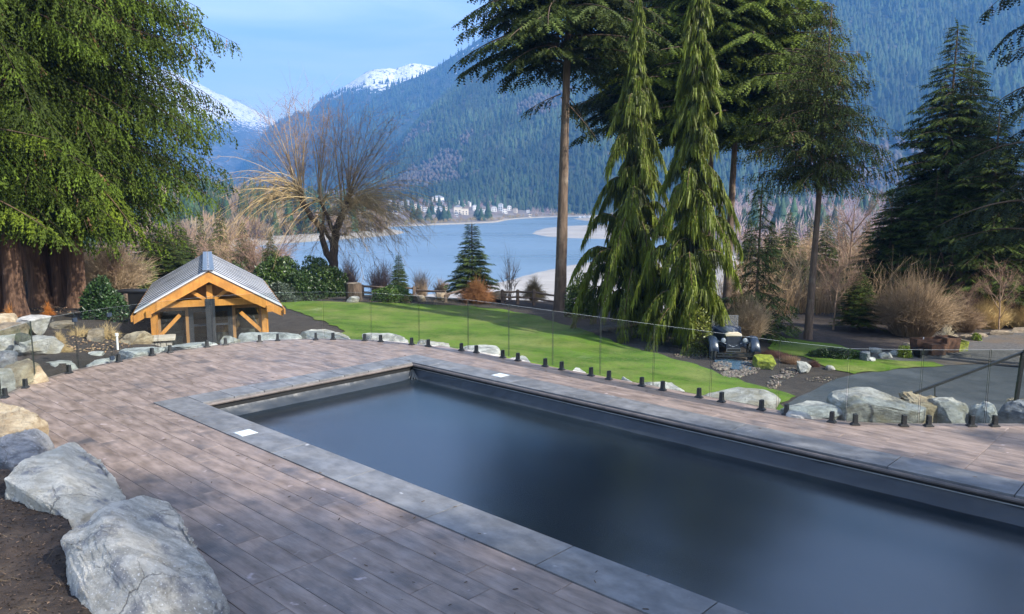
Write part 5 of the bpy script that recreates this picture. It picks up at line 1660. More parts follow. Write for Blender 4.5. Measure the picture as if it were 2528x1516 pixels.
# -- young feathery spruce between the sunlit trunk and the brown thicket
Lg, Fg = conifer_geo(61, 7.4, 0.4, lambda r: float(np.interp(r, [0, .12, .3, .6, 1], [2.6, 2.3, 1.3, .8, .1])), 70, asc=0.1, droop=0.16, f2=0.34, s1=0.2, s2=0.22, spr=0.42,
                     tmpl=SPR_FIR, col=(0.024, 0.040, 0.010), tip=(0.062, 0.096, 0.020), hang=0.25, pend=0.25)
yng = make_conifer('spruce_tree', foot_at(1872, 650, 36), 'young feathery spruce with drooping plumes beside the old blue car', 7.4, 0.09, Lg, Fg, M_BARK, seed=10)

# -- small spruce on the far bed and its tiny neighbour
Lg, Fg = conifer_geo(67, 4.8, 0.5, lambda r: float(np.interp(r, [0, .1, .5, 1], [1.45, 1.5, .85, .05])), 170, asc=0.35, droop=0.34, f2=0.38, s1=0.10, s2=0.13, spr=0.26, updev=.6,
                     tmpl=SPR_FIR, col=(0.030, 0.050, 0.014), tip=(0.072, 0.105, 0.03), hang=0.2)
sp1 = make_conifer('spruce_tree', foot_at(1165, 640, 45.5), 'small pointed spruce standing against the lake', 4.9, 0.07, Lg, Fg, M_BARK, seed=11)
clone(sp1, foot_at(985, 690, 46), 'tiny spruce beside the rail fence', 1.5, (0.45, 0.45, .56))
# unseen trees added right and behind to shade the deck and darken the cover's reflection
clone(firC, (34.0, 40.0, -3.2), 'tall fir just beyond the right edge behind the drooping boughs', 1.3, .9)
clone(firA, (26.5, 27.0, -3.1), 'tall dark fir just beyond the right edge above the golden grass', 5.2, .9)
for i, (x, y, sc) in enumerate([(9.5, -0.5, 1.05), (12.5, 3.0, 1.05), (17.5, 5.0, .72), (26.0, 9.0, .9), (14.5, -4.0, 1.1), (7.0, -5.0, 1.1), (20.5, 0.0, .8)]):
    clone(spE, (x, y, -2.6), ['spruce out of view on the right, nearest the camera', 'spruce out of view on the right, second from the camera', 'spruce out of view on the right by the pool end', 'spruce out of view on the right beside the driveway', 'spruce out of view behind the camera on the right', 'spruce out of view behind the camera, leftmost', 'spruce out of view on the right, in the back row'][i], i * 1.1, sc)
# conifers standing lower down beyond the fence
mids = [(1905, 545, 70, .42, 'dark rounded conifer in the thicket just right of the young spruce'), (1948, 522, 78, .5, 'pointed conifer in the thicket left of the bare cedar trunk'), (2040, 530, 66, .42, 'conifer in the thicket right of the bare cedar trunk'),
        (2078, 548, 82, .44, 'slim conifer in the thicket beyond the bare cedar trunk'), (2140, 545, 72, .42, 'conifer in the thicket at the left of the dark clump'), (1850, 540, 84, .45, 'conifer deep in the thicket behind the young spruce'),
        (2000, 540, 92, .5, 'far conifer in the thicket behind the bare cedar trunk'), (1985, 620, 58, .3, 'low dark conifer in the thicket touching the bare cedar trunk')]
for i, (u, vt, y, w, lb) in enumerate(mids):
    p = foot_at(u, 600, y); top = PD(u, vt, y)[2]
    s = (top - p[2]) / 16.4
    clone(spE, p, lb, i * 1.3, (w * 1.1, w * 1.1, s))
for i, (u, vt, y, w, lb) in enumerate([(392, 560, 48, .62, 'dark green conifer behind the left side of the shed roof'), (545, 492, 85, .5, 'pale green young conifer on the slope left of the bare willow'), (498, 520, 92, .5, 'conifer on the slope behind the shed ridge'),
        (455, 565, 58, .4, 'dark conifer just left of the shed ridge'), (520, 585, 75, .4, 'small conifer right behind the shed ridge'), (600, 548, 72, .5, 'green conifer on the bank between the shed ridge and the willow'), (668, 575, 62, .36, 'small green conifer left of the rhododendrons'), (438, 530, 66, .6, 'conifer under the drooping edge of the huge cedar')]):
    p = foot_at(u, 600, y); top = PD(u, vt, y)[2]
    s = (top - p[2]) / 16.4
    clone(spE, p, lb, i * 1.7 + .4, (w, w, s))

# -- weeping cypresses
def strand_template():
    V, Fc = [], []
    def tri(a, b, c):
        k = len(V); V.extend([a, b, c]); Fc.append((k, k + 1, k + 2))
    tri((0, -.5, 0), (0, .5, .01), (.55, .2, 0)); tri((.3, -.5, .01), (.3, .35, 0), (1, 0, 0))
    tri((.05, 0, -.03), (.2, 0, .03), (.6, 1.0, .02)); tri((.3, 0, .02), (.45, 0, -.02), (.78, -.9, 0))
    return np.array(V), np.array(Fc)
STRAND = strand_template()
def weeping_geo(seed, H, Rz, nb, col=(0.014, 0.024, 0.003), tip=(0.150, 0.190, 0.016), dens=125):
    rs = np.random.RandomState(seed)
    Lg, Fg = Geo(), Geo()
    pos, scl, wid, dr, cols = [], [], [], [], []
    col = np.array(col); tip = np.array(tip)
    for i in range(nb):
        rel = (i + rs.uniform()) / nb
        h = 0.5 + (H - 0.5) * rel ** 0.95
        L = Rz(h) * (rs.uniform(.80, 1.30) if rs.uniform() < .45 else rs.uniform(.35, .75))
        az = i * 2.39996 + rs.uniform(-.5, .5)
        bd = np.array([math.cos(az), math.sin(az), 0]); sd = np.array([-bd[1], bd[0], 0])
        up = rs.uniform(.2, .7); dn = rs.uniform(.6, 1.3); bend = rs.uniform(-.3, .3)
        def curve(t):
            t = np.asarray(t)[..., None]
            return np.array([0, 0, h]) + L * (t * bd + bend * t * t * sd) + np.array([0, 0, 1.0]) * L * (up * np.sin(t * 2.0) - dn * t ** 3)
        tt = np.linspace(0, 1, 8)
        V, Q = tube_np(curve(tt), (0.012 * L + .012) * (1 - .8 * tt), 4); Lg.add(V, Q, (.10, .07, .04))
        n = int(dens * L) + 20
        t = np.clip(rs.beta(1.6, 1.1, n), 0.03, 1)
        P = curve(t)
        lat = rs.normal(size=n) * (0.10 + 0.09 * L * (1 - t)) * .8
        P = P + sd[None] * lat[:, None] + np.array([0, 0, -1.0]) * (np.abs(lat) * .45)[:, None]
        s_ = rs.uniform(.3, .85, n) * (0.55 + 0.5 * min(1, L / 1.6))
        pos.append(P); scl.append(s_); wid.append(rs.uniform(.04, .075, n))
        dr.append(np.array([0, 0, -1.0])[None] + bd[None] * (0.30 * (rs.uniform(0, 1, n)))[:, None] + sd[None] * (lat * .9)[:, None] + rs.normal(size=(n, 3)) * .09)
        lt = np.clip(-0.05 + 0.95 * t - np.abs(lat) * .8 + rs.uniform(-.25, .25, n), 0, 1)[:, None]  # strands dark near the stem, bright outward: crown shade and light painted in
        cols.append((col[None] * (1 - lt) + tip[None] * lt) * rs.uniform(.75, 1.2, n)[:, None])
        # a curtain of tip strands
    pos, scl, wid, dr, cols = map(np.concatenate, (pos, scl, wid, dr, cols))
    up = np.random.RandomState(seed + 1).normal(size=pos.shape); 
    V, Fc, C = place(STRAND[0], STRAND[1], pos, dr, up, scl, cols, wid)
    Fg.add(V, Fc, C)
    return Lg, Fg
k = 36 / F_PX
h1 = [2.95 + 0.0 for _ in range(1)]
def prof(points, y, zbase):
    zs = [CAM_H + (HOR - v) / F_PX * y - zbase for v, _ in points][::-1]; rs_ = [r * y / F_PX for _, r in points][::-1]
    return lambda h: float(np.interp(h, zs, rs_))
pW1 = foot_at(1562, 700, 36)
HW1 = CAM_H + (HOR - 22) / F_PX * 36 - pW1[2]
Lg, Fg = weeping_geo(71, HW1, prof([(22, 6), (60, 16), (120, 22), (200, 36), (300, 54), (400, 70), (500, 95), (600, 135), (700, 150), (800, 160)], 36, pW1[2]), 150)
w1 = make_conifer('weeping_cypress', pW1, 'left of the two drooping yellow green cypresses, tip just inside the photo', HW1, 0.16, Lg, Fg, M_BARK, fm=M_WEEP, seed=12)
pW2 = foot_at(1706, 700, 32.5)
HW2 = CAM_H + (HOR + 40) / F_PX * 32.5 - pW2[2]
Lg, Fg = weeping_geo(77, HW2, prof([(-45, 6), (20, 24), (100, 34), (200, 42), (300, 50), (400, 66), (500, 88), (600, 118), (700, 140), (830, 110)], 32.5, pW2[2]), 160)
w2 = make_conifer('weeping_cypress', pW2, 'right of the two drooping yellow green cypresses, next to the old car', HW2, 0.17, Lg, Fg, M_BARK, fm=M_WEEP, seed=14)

# ------------------------------------------------------------------ bare trees, shrubs, grasses
def slivers(P0, P1, mid, r, col, g):
    """thin three sided tapering twigs bent at mid; arrays"""
    n = len(P0)
    d = P1 - P0; d /= np.linalg.norm(d, axis=1)[:, None] + 1e-9
    ref = np.tile([0.31, 0.95, 0.05], (n, 1))
    a = np.cross(d, ref); a /= np.linalg.norm(a, axis=1)[:, None] + 1e-9
    b = np.cross(d, a)
    r = np.broadcast_to(r, (n,))[:, None]
    ring = [a, -0.5 * a + .87 * b, -0.5 * a - .87 * b]
    V = np.stack([P0 + r * q for q in ring] + [mid + r * .62 * q for q in ring] + [P1], 1)
    T = []
    for i in range(3):
        j = (i + 1) % 3
        T += [(i, j, 3 + j), (i, 3 + j, 3 + i), (3 + i, 3 + j, 6)]
    T = np.array(T)
    Fc = (T[None] + (np.arange(n) * 7)[:, None, None]).reshape(-1, 3)
    g.add(V.reshape(-1, 3), Fc, np.repeat(np.broadcast_to(col, (n, 3)), 7, axis=0))
def shoot(g, p0, d, L, r0, grav, col, rs, ntw=10, twL=0.6, twr=0.010, sub=1, wob=0.12, tcol=None):
    """a long shoot with side twigs; grav<0 bends it down"""
    n = 9
    pts = [np.array(p0, float)]
    d = np.array(d, float); d /= np.linalg.norm(d)
    for i in range(n - 1):
        d = d + np.array([0, 0, grav / n]) + rs.normal(size=3) * wob / 3
        d /= np.linalg.norm(d)
        pts.append(pts[-1] + d * L / (n - 1))
    pts = np.array(pts)
    V, Q = tube_np(pts, r0 * np.linspace(1, .18, n), 4 if r0 > .03 else 3)
    g.add(V, Q, col)
    if ntw:
        t = rs.uniform(.18, 1, ntw)
        P = np.array([np.interp(t, np.linspace(0, 1, n), pts[:, k]) for k in range(3)]).T
        tg = pts[np.clip((t * (n - 1)).astype(int) + 1, 0, n - 1)] - pts[np.clip((t * (n - 1)).astype(int), 0, n - 2)]
        tg /= np.linalg.norm(tg, axis=1)[:, None] + 1e-9
        dd = tg + rs.normal(size=(ntw, 3)) * .55
        dd /= np.linalg.norm(dd, axis=1)[:, None]
        l = twL * rs.uniform(.4, 1.2, ntw)
        P1 = P + dd * l[:, None] + np.array([0, 0, grav * .12])[None] * l[:, None]
        tc_ = np.array(tcol if tcol is not None else col)
        slivers(P, P1, (P + P1) / 2 + rs.normal(size=(ntw, 3)) * .05 * l[:, None], twr, tc_[None] * rs.uniform(.7, 1.3, ntw)[:, None], g)
        if sub:
            for q in range(2):
                P2 = P + (P1 - P) * rs.uniform(.3, .9, ntw)[:, None]
                d3 = dd + rs.normal(size=(ntw, 3)) * .6
                E = P2 + d3 * (l * .6)[:, None] + np.array([0, 0, grav * .1])
                slivers(P2, E, (P2 + E) / 2 + rs.normal(size=(ntw, 3)) * .02, twr * .75, tc_[None] * rs.uniform(.7, 1.3, ntw)[:, None], g)
    return pts
def build_willow():
    y = 48.5
    rs = np.random.RandomState(12)
    base = foot_at(823, 700, y)
    Q = lambda u, v, dy=0.0: PD(u, v, y + dy) - base
    t = empty('willow_tree', base, 'bare pollarded willow with a dark forked trunk in front of the lake', 'tree')
    tr = MB()
    def limb(pts, r, name=None):
        P = np.array(pts)
        # smooth by linear refinement
        tt = np.linspace(0, len(P) - 1, (len(P) - 1) * 4 + 1)
        P2 = np.array([np.interp(tt, np.arange(len(P)), P[:, k]) for k in range(3)]).T
        P2[1:-1] = (P2[:-2] + P2[1:-1] * 2 + P2[2:]) / 4 + rs.normal(size=(len(P2) - 2, 3)) * .02
        R_ = np.interp(tt, np.linspace(0, len(P) - 1, len(r)), r)
        tr.tube(P2, R_, 9)
    limb([np.array([0, 0, -.1]), Q(823, 680), Q(824, 650), Q(825, 610), Q(828, 575, .2), Q(838, 545, .3), Q(850, 520, .3), Q(858, 498, .4)], [.40, .33, .28, .27, .25, .22, .2, .2])
    limb([Q(823, 650), Q(806, 625, -.2), Q(796, 590, -.3), Q(790, 560, -.4), Q(770, 538, -.4), Q(755, 512, -.5), Q(745, 495, -.5), Q(742, 480, -.5)], [.2, .2, .18, .18, .17, .16, .17, .15])
    limb([Q(820, 600, .2), Q(806, 575, .4), Q(796, 555, .6), Q(800, 530, .8)], [.13, .11, .1, .08])
    limb([Q(825, 575), Q(812, 545, -.4), Q(800, 515, -.8), Q(790, 495, -.9)], [.13, .12, .1, .1])
    limb([Q(745, 505, -.5), Q(722, 525, -1), Q(705, 535, -1.2)], [.09, .07, .05])
    limb([Q(748, 508, -.5), Q(770, 502, .1), Q(790, 485, .4)], [.09, .07, .05])
    tr.build('trunk', M_DBARK, t, smooth=True)
    g = Geo()
    tan = (0.30, 0.23, 0.14); pink = (0.26, 0.185, 0.145)
    heads = [(Q(742, 480, -.5), 1.0), (Q(748, 492, -.5), 1.0), (Q(858, 500, .4), 1.3), (Q(848, 512, .4), 1.2), (Q(795, 498, -.9), .8), (Q(800, 530, .8), .6), (Q(790, 485, .4), .6)]
    # upright shoots
    ups = [(0, (650, 290)), (0, (672, 270)), (0, (700, 330)), (0, (640, 330)), (0, (730, 262)), (0, (756, 250)), (0, (690, 300)), (0, (775, 268)), (0, (625, 380)), (6, (800, 275)), (6, (770, 255)), (4, (820, 290)), (4, (790, 280)),
           (2, (880, 262)), (2, (905, 285)), (2, (930, 300)), (2, (950, 290)), (2, (870, 300)), (3, (840, 310)), (2, (915, 330)), (2, (940, 345)), (3, (860, 280)), (2, (890, 320)), (3, (820, 330)), (0, (710, 380)), (0, (745, 350)), (2, (965, 385)), (2, (980, 410)), (3, (905, 370)), (4, (780, 350)), (5, (800, 360))]
    for hi, (u, v) in ups:
        p0 = heads[hi][0] + rs.normal(size=3) * .1
        tgt = Q(u, v, rs.uniform(-2.5, 2.5))
        for rep in range(2):
            tg = tgt + rs.normal(size=3) * np.array([.5, .8, .3]) * rep
            d = tg - p0; L = np.linalg.norm(d)
            side = d / L + np.array([0, 0, .45 - .2 * rep]) * 0
            shoot(g, p0, side + np.array([0, 0, .12]), L * 1.03, 0.040 - .018 * rep, -0.12, np.array(tan) * rs.uniform(.7, 1.4), rs, 19, 1.4, .0085, 1, .20, pink)
    # arching and hanging shoots
    for i in range(230):
        hi = rs.choice([0, 0, 1, 2, 2, 3, 3, 4, 5])
        p0 = heads[hi][0] + rs.normal(size=3) * .12
        left = hi in (0, 1)
        a = rs.normal(math.pi if left else 0.0, 0.8)
        if hi in (4, 5): a = rs.uniform(0, 6.28)
        el = rs.uniform(.0, .9)
        d = np.array([math.cos(a) * math.cos(el), math.sin(a) * math.cos(el) * .8, math.sin(el)])
        L = rs.uniform(2.6, 6.4)
        shoot(g, p0, d, L, 0.022, -rs.uniform(.8, 1.8), np.array([0.50, 0.38, 0.20]) * rs.uniform(.6, 1.15), rs, 9, .8, .0085, 1, .16, (0.30, 0.22, 0.12))
    # drooping fringe on the right and a few short ones on the trunk
    for i in range(60):
        p0 = Q(rs.uniform(780, 900), rs.uniform(520, 580), rs.uniform(-.6, .6))
        a = rs.uniform(-1.0, 1.0) if rs.uniform() < .6 else rs.uniform(2.2, 4.0)
        shoot(g, p0, (math.cos(a), math.sin(a) * .8, rs.uniform(0, .5)), rs.uniform(1.5, 4.2), .016, -rs.uniform(1.2, 2.6), np.array([.36, .27, .14]) * rs.uniform(.5, 1.0), rs, 7, .7, .008, 1, .16, (.26, .19, .11))
    print('willow', g.count())
    link('shoots', g.mesh('shoots', M_TWIG), t)
build_willow()

def brush_geo(seed, R, H, n, col, spread=0.6, r=0.009, arch=0.0, g=None, tipcol=None, base=0.3, fork=2):
    rs = np.random.RandomState(seed)
    g = g or Geo(); n = max(10, int(n * .85)) if n > 300 else n
    a = rs.uniform(0, 6.28, n); q = np.sqrt(rs.uniform(0, 1, n))
    P0 = np.column_stack([np.cos(a) * q * R * base, np.sin(a) * q * R * base, np.zeros(n)])
    l = H * rs.uniform(.5, 1.05, n) * (1 - .25 * q * q) * (1 + .28 * n2(np.cos(a) * q * 2.2 + seed, np.sin(a) * q * 2.2, 1.0, seed, 3))
    out = np.column_stack([np.cos(a), np.sin(a), np.zeros(n)]) * (q * R * (1 - base) * rs.uniform(.7, 1.15, n))[:, None]
    P1 = P0 + out + np.array([0, 0, 1.0]) * (l * (1 - arch * q))[:, None] + rs.normal(size=(n, 3)) * .05 * H
    mid = P0 + out * .38 + np.array([0, 0, 1.0]) * (l * .55)[:, None] + rs.normal(size=(n, 3)) * .03 * H
    c = np.array(col)[None] * rs.uniform(.6, 1.3, n)[:, None]
    slivers(P0, P1, mid, r, c, g)
    tc_ = np.array(tipcol if tipcol is not None else col)
    for k in range(fork):
        f = rs.uniform(.0, .8, n)[:, None]
        S = mid + (P1 - mid) * f
        d = P1 - mid
        E = S + d * rs.uniform(.35, .8, n)[:, None] + rs.normal(size=(n, 3)) * .09 * H
        slivers(S, E, (S + E) / 2 + rs.normal(size=(n, 3)) * .01 * H, r * .7, tc_[None] * rs.uniform(.6, 1.3, n)[:, None], g)
    return g
def shrub(name, loc, label, g, m=None, cat='shrub', group=None):
    o = link(name, g.mesh(name, m or M_TWIG), None, loc)
    return tag(o, label, cat, group)
def leafy_geo(seed, R, H, n, leaf, col, tip, lump=0.25, shape=(1, 1), stems=True):
    rs = np.random.RandomState(seed)
    g = Geo()
    v = rs.normal(size=(n, 3)); v[:, 2] = np.abs(v[:, 2]) * 1.0 - .15; v /= np.linalg.norm(v, axis=1)[:, None]
    rad = (1 + lump * fbm(v * 2.2 + seed, 3, seed) * 1.6) * (1 - 0.35 * rs.uniform(0, 1, n) ** 2.2)
    P = v * rad[:, None] * np.array([R * shape[0], R * shape[1], H * .82]) + np.array([0, 0, H * .18])
    d = v + rs.normal(size=(n, 3)) * .7
    TV = np.array([(0, 0, 0), (.45, -.26, .04), (1, 0, -.08), (.45, .26, .04)]); TF = np.array([(0, 1, 2), (0, 2, 3)])
    f = rs.uniform(0, 1, n)[:, None] * np.clip(rad, .5, 1.2)[:, None]
    c = (np.array(col)[None] * (1 - f) + np.array(tip)[None] * f) * rs.uniform(.7, 1.3, n)[:, None]
    V, Fc, C = place(TV, TF, P, d, v + rs.normal(size=(n, 3)) * .4, leaf * rs.uniform(.7, 1.25, n), c)
    g.add(V, Fc, C)
    if stems:
        k = 26
        a = rs.uniform(0, 6.28, k)
        P0 = np.column_stack([np.cos(a) * .1 * R, np.sin(a) * .1 * R, 0 * a]); P1 = np.column_stack([np.cos(a) * .6 * R, np.sin(a) * .6 * R, H * rs.uniform(.5, .85, k)])
        slivers(P0, P1, (P0 + P1) / 2 + [0, 0, .1 * H], .025, (.09, .07, .05), g)
    return g
def fp(u, v, dy=0):      # ground point seen at u, v
    p = PT(u, v); return (p[0], p[1] + dy, p[2] - .05)
# rhododendrons and evergreen shrubs
def leafy(u0, u1, vt, y, label, seed, n=6000, leaf=.16, col=(0.022, 0.046, 0.012), tip=(0.085, 0.14, 0.03), name='rhododendron', sh=.8, low=0.1):
    um = (u0 + u1) / 2
    p = foot_at(um, 700, y); R = (u1 - u0) / 2 / F_PX * y; H = PD(um, vt, y)[2] - p[2]
    shrub(name, p + [0, 0, low - .1], label, leafy_geo(seed, R, H, n, leaf, col, tip, shape=(1, sh)), M_LEAF)
leafy(622, 745, 640, 45, 'big rhododendron right behind the shed roof', 1, 9000)
leafy(735, 852, 644, 46.5, 'rounded rhododendron against the dark willow trunk', 2, 8000)
leafy(690, 800, 676, 44, 'lower dark rhododendron between the two rounder ones', 3, 6000, col=(.016, .036, .01), tip=(.05, .09, .025))
leafy(770, 862, 690, 46, 'low rhododendron at the foot of the willow', 4, 5000, col=(.018, .04, .01), tip=(.06, .10, .025))
leafy(640, 735, 700, 43, 'grey green low shrub with pale leaves along the lawn edge', 5, 4500, col=(.03, .05, .03), tip=(.13, .16, .12), leaf=.14)
leafy(922, 1015, 703, 43.5, 'low spreading bright green shrub in front of the rail fence', 6, 5000, leaf=.10, col=(.03, .07, .012), tip=(.10, .17, .03), name='low_shrub')
leafy(204, 300, 702, 26.5, 'glossy dark green rounded shrub behind the glass gate', 7, 5200, leaf=.12, col=(.014, .036, .012), tip=(.05, .10, .03), name='camellia_shrub')
leafy(300, 398, 656, 37, 'yellow green shrub behind the left eave of the shed', 8, 5500, leaf=.14, col=(.03, .06, .01), tip=(.13, .20, .03), name='laurel_shrub')
leafy(1400, 1470, 690, 40, 'pale leaved shrub at the foot of the tallest fir', 9, 5000, leaf=.13, col=(.03, .06, .012), tip=(.14, .19, .035), name='laurel_shrub')
leafy(1700, 1762, 770, 31, 'yellow leaved small shrub under the drooping tree by the car', 10, 2500, leaf=.10, col=(.06, .08, .01), tip=(.20, .22, .03), name='yellow_shrub')
leafy(2014, 2130, 862, 31.5, 'low spreading juniper between the two strips of grass', 11, 6000, leaf=.10, col=(.022, .042, .014), tip=(.05, .085, .025), name='juniper', sh=.5)
leafy(2228, 2262, 855, 32, 'small lime green tuft at the edge of the gravel', 12, 1200, leaf=.07, col=(.09, .13, .01), tip=(.25, .32, .03), name='green_tuft')
leafy(2412, 2432, 822, 36, 'small lime tuft among the far kerb stones', 13, 900, leaf=.07, col=(.09, .13, .01), tip=(.22, .30, .03), name='green_tuft')
leafy(560, 640, 660, 60, 'dark evergreen shrub behind the shed ridge', 14, 4500)
leafy(640, 700, 620, 62, 'loose green shrub rising behind the rhododendrons', 15, 2500, col=(.03, .05, .012), tip=(.09, .13, .03))
leafy(-12, 12, 1238, 8.6, 'bright moss green plant tip in the mulch at the left edge', 16, 500, leaf=.03, col=(.07, .14, .01), tip=(.16, .26, .03), name='green_tuft', sh=1)
bpy.data.objects[-1] if False else None

def bush(u0, u1, vt, y, label, seed, n, col, name='bare_shrub', r=.010, arch=.0, base=.3, tipcol=None, fork=2, kind=None, dz=0.0, cat='shrub', group=None):
    um = (u0 + u1) / 2
    p = foot_at(um, 700, y); R = (u1 - u0) / 2 / F_PX * y; H = PD(um, vt, y)[2] - p[2]
    o = shrub(name, p + [0, 0, dz], label, brush_geo(seed, R, H, n, col, r=r, arch=arch, base=base, tipcol=tipcol, fork=fork), cat=cat, group=group)
    return o
TAN, BRN, PNK, GLD = (0.33, 0.25, 0.15), (0.16, 0.115, 0.075), (0.25, 0.17, 0.135), (0.52, 0.38, 0.17)
bush(2150, 2372, 676, 37.5, 'big rounded twiggy shrub behind the rusty planters', 1, 2600, (0.25, 0.18, 0.11), r=.011, arch=.25, base=.35)
bush(2330, 2440, 742, 38.5, 'brown twiggy shrub between the big rounded one and the golden grass', 2, 1500, (0.22, 0.15, 0.09), arch=.3)
bush(2378, 2500, 730, 40, 'golden ornamental grass right of the planters', 3, 1900, GLD, 'ornamental_grass', r=.011, arch=.25, base=.5, cat='grass')
bush(2480, 2620, 742, 40, 'golden ornamental grass at the right edge', 4, 1900, GLD, 'ornamental_grass', r=.011, arch=.25, base=.5, cat='grass')
bush(1800, 1905, 735, 33.5, 'tan bare shrub just behind the old blue car', 5, 1300, (0.36, 0.27, 0.16), arch=.1)
bush(1640, 1710, 800, 40, 'dark twiggy shrub in the shade behind the drooping trees', 6, 500, BRN)
bush(960, 1012, 0, 53, '', 7, 1, PNK) if False else None
bush(905, 975, 645, 50, 'pinkish bare shrub left of the rail fence post', 8, 420, PNK, r=.012, base=.5)
bush(840, 885, 640, 50, 'pinkish upright bare shrub right of the willow trunk', 9, 380, PNK, r=.012, base=.5)
bush(1018, 1062, 668, 50, 'thin pale bare shrub right of the tiny spruce', 10, 300, (.33, .25, .17), r=.011, base=.4)
bush(1068, 1110, 690, 48, 'short bare shrub left of the small spruce', 11, 350, (.27, .2, .13), r=.011, base=.4)
bush(1130, 1225, 680, 44, 'rusty brown arching shrub in front of the small spruce', 12, 1500, (0.22, 0.105, 0.045), r=.011, arch=.55, base=.25)
bush(1228, 1288, 625, 47, 'slender leafless sapling on the far bed left of the tallest fir', 13, 26, (.15, .12, .10), 'bare_sapling', r=.016, base=.1, fork=6, cat='tree')
bush(1285, 1352, 672, 46.5, 'mushroom shaped weeping shrub left of the tallest fir', 14, 900, (0.15, 0.12, 0.06), r=.011, arch=.75, base=.15)
bush(1875, 1960, 862, 31.5, 'reddish brown heather behind the mossy boulder', 15, 1200, (0.14, 0.07, 0.055), 'heather', r=.009, arch=.4, base=.7)
bush(1935, 1985, 880, 30, 'tawny dry grass clump between the mossy and the grey boulder', 16, 700, (.26, .16, .10), 'dry_grass', r=.009, base=.6, cat='grass')
bush(2004, 2036, 886, 29.5, 'small dark red brown heather right of the grey boulder', 17, 600, (0.12, 0.06, 0.05), 'heather', r=.009, arch=.4, base=.7)
bush(2330, 2366, 800, 34.6, 'straw coloured grass tuft behind the planters', 18, 300, (.55, .47, .32), 'dry_grass', r=.010, arch=.3, base=.2, cat='grass')
bush(200, 372, 596, 34, 'large dense tan twiggy shrub left of the shed', 19, 2800, (0.42, 0.32, 0.21), r=.010, arch=.3, base=.35)
for i, (u0, u1, vt, y, lb) in enumerate([(100, 165, 842, 17.9, 'straw coloured grass between the long grey boulder and the gate'), (150, 225, 800, 20.5, 'tangled dry grass behind the gate clip'), (215, 290, 795, 21.2, 'dry grass mound left of the white pipe'), (118, 150, 815, 19.0, 'wispy dry stalks above the long grey boulder')]):
    bush(u0, u1, vt, y, lb, 30 + i, 620, (0.46, 0.34, 0.17), 'dry_grass', r=.006, arch=.55, base=.35, cat='grass')
bush(98, 130, 745, 27, 'rust coloured fern at the foot of the huge cedar', 40, 260, (.35, .13, .03), 'dead_fern', r=.008, arch=.6, cat='plant')
bush(0, 30, 750, 24, 'rust coloured fern at the foot of the left edge cedar', 41, 260, (.35, .15, .04), 'dead_fern', r=.008, arch=.6, cat='plant')
bush(395, 418, 855, 19.8, '', 42, 10, TAN) if False else None

# bare broadleaf trees: one builder, several copies
def bare_tree_geo(seed, H, col, tip, spread=.8, n0=9):
    rs = np.random.RandomState(seed)
    g = Geo()
    pts = shoot(g, (0, 0, 0), (rs.uniform(-.1, .1), rs.uniform(-.1, .1), 1), H * .9, H * .012, 0.1, col, rs, 10, H * .1, .012, 1, .12, tip)
    for i in range(n0):
        f = rs.uniform(.25, .85); k = int(f * 8)
        a = i * 2.4 + rs.uniform(-.4, .4)
        d = np.array([math.cos(a) * spread, math.sin(a) * spread, 1.0])
        q = shoot(g, pts[k], d, H * (.55 - .35 * f) * rs.uniform(.8, 1.2), H * .006, .25, col, rs, 16, H * .11, .012, 1, .18, tip)
        for j in range(3):
            d2 = np.array([math.cos(a + rs.uniform(-1, 1)), math.sin(a + rs.uniform(-1, 1)), .9])
            shoot(g, q[rs.randint(2, 7)], d2, H * .2, H * .003, .2, col, rs, 10, H * .09, .011, 1, .18, tip)
    return g
protos = []
for i in range(4):
    g = bare_tree_geo(90 + i, 9.0, [(0.40, 0.34, 0.27), (0.30, 0.22, 0.14), (0.24, 0.17, 0.12), (0.45, 0.37, 0.26)][i], [(0.30, 0.20, 0.13), (0.34, 0.24, 0.13), (0.22, 0.14, 0.10), (0.40, 0.30, 0.18)][i])
    protos.append(g.mesh('bare_tree', M_TWIG))
rs_ = random.Random(77)
def bare(u, vt, y, k, label, group=None, wf=1.0):
    p = foot_at(u, 650, y); h = (PD(u, vt, y)[2] - p[2]) / 9.0
    o = link('bare_tree', protos[k], None, p, (0, 0, rs_.uniform(0, 6)), (h * wf, h * wf, h))
    return tag(o, label, 'tree', group)
for i in range(46):
    u = 1868 + 410 * ((i * 0.618) % 1); y = 50 + 42 * ((i * 0.381) % 1)
    bare(u, rs_.uniform(560, 650), y, (i * 7) % 4, 'tan leafless tree in the dense thicket behind the bare cedar trunk', 'leafless trees of the thicket', 1.15)
for i, (u, vt, y, k, lb) in enumerate([(2066, 600, 39, 2, 'dark thin bare tree right of the bare cedar trunk'), (2480, 640, 38, 2, 'small bare tree rising out of the golden grass'), (2395, 690, 39, 2, 'thin bare sapling at the left end of the golden grass'),
        (1845, 640, 44, 0, 'pale bare tree behind the young feathery spruce'), (1975, 590, 46, 3, 'pale bare tree directly left of the bare cedar trunk'), (2100, 470, 60, 2, 'tall dark bare tree left of the dark spruce clump'),
        (280, 610, 33, 2, 'dark crooked bare tree in front of the tan shrub'), (2500, 440, 60, 2, 'tall bare tree at the right edge behind the dark spruces')]):
    bare(u, vt, y, k, lb)
for i in range(18):
    u = 430 + 240 * ((i * 0.618) % 1); y = 66 + 34 * ((i * 0.381) % 1)
    bare(u, rs_.uniform(560, 610), y, [2, 2, 1, 2][i % 4], 'brown leafless tree on the wooded slope behind the shed', 'leafless trees behind the shed', 1.2)
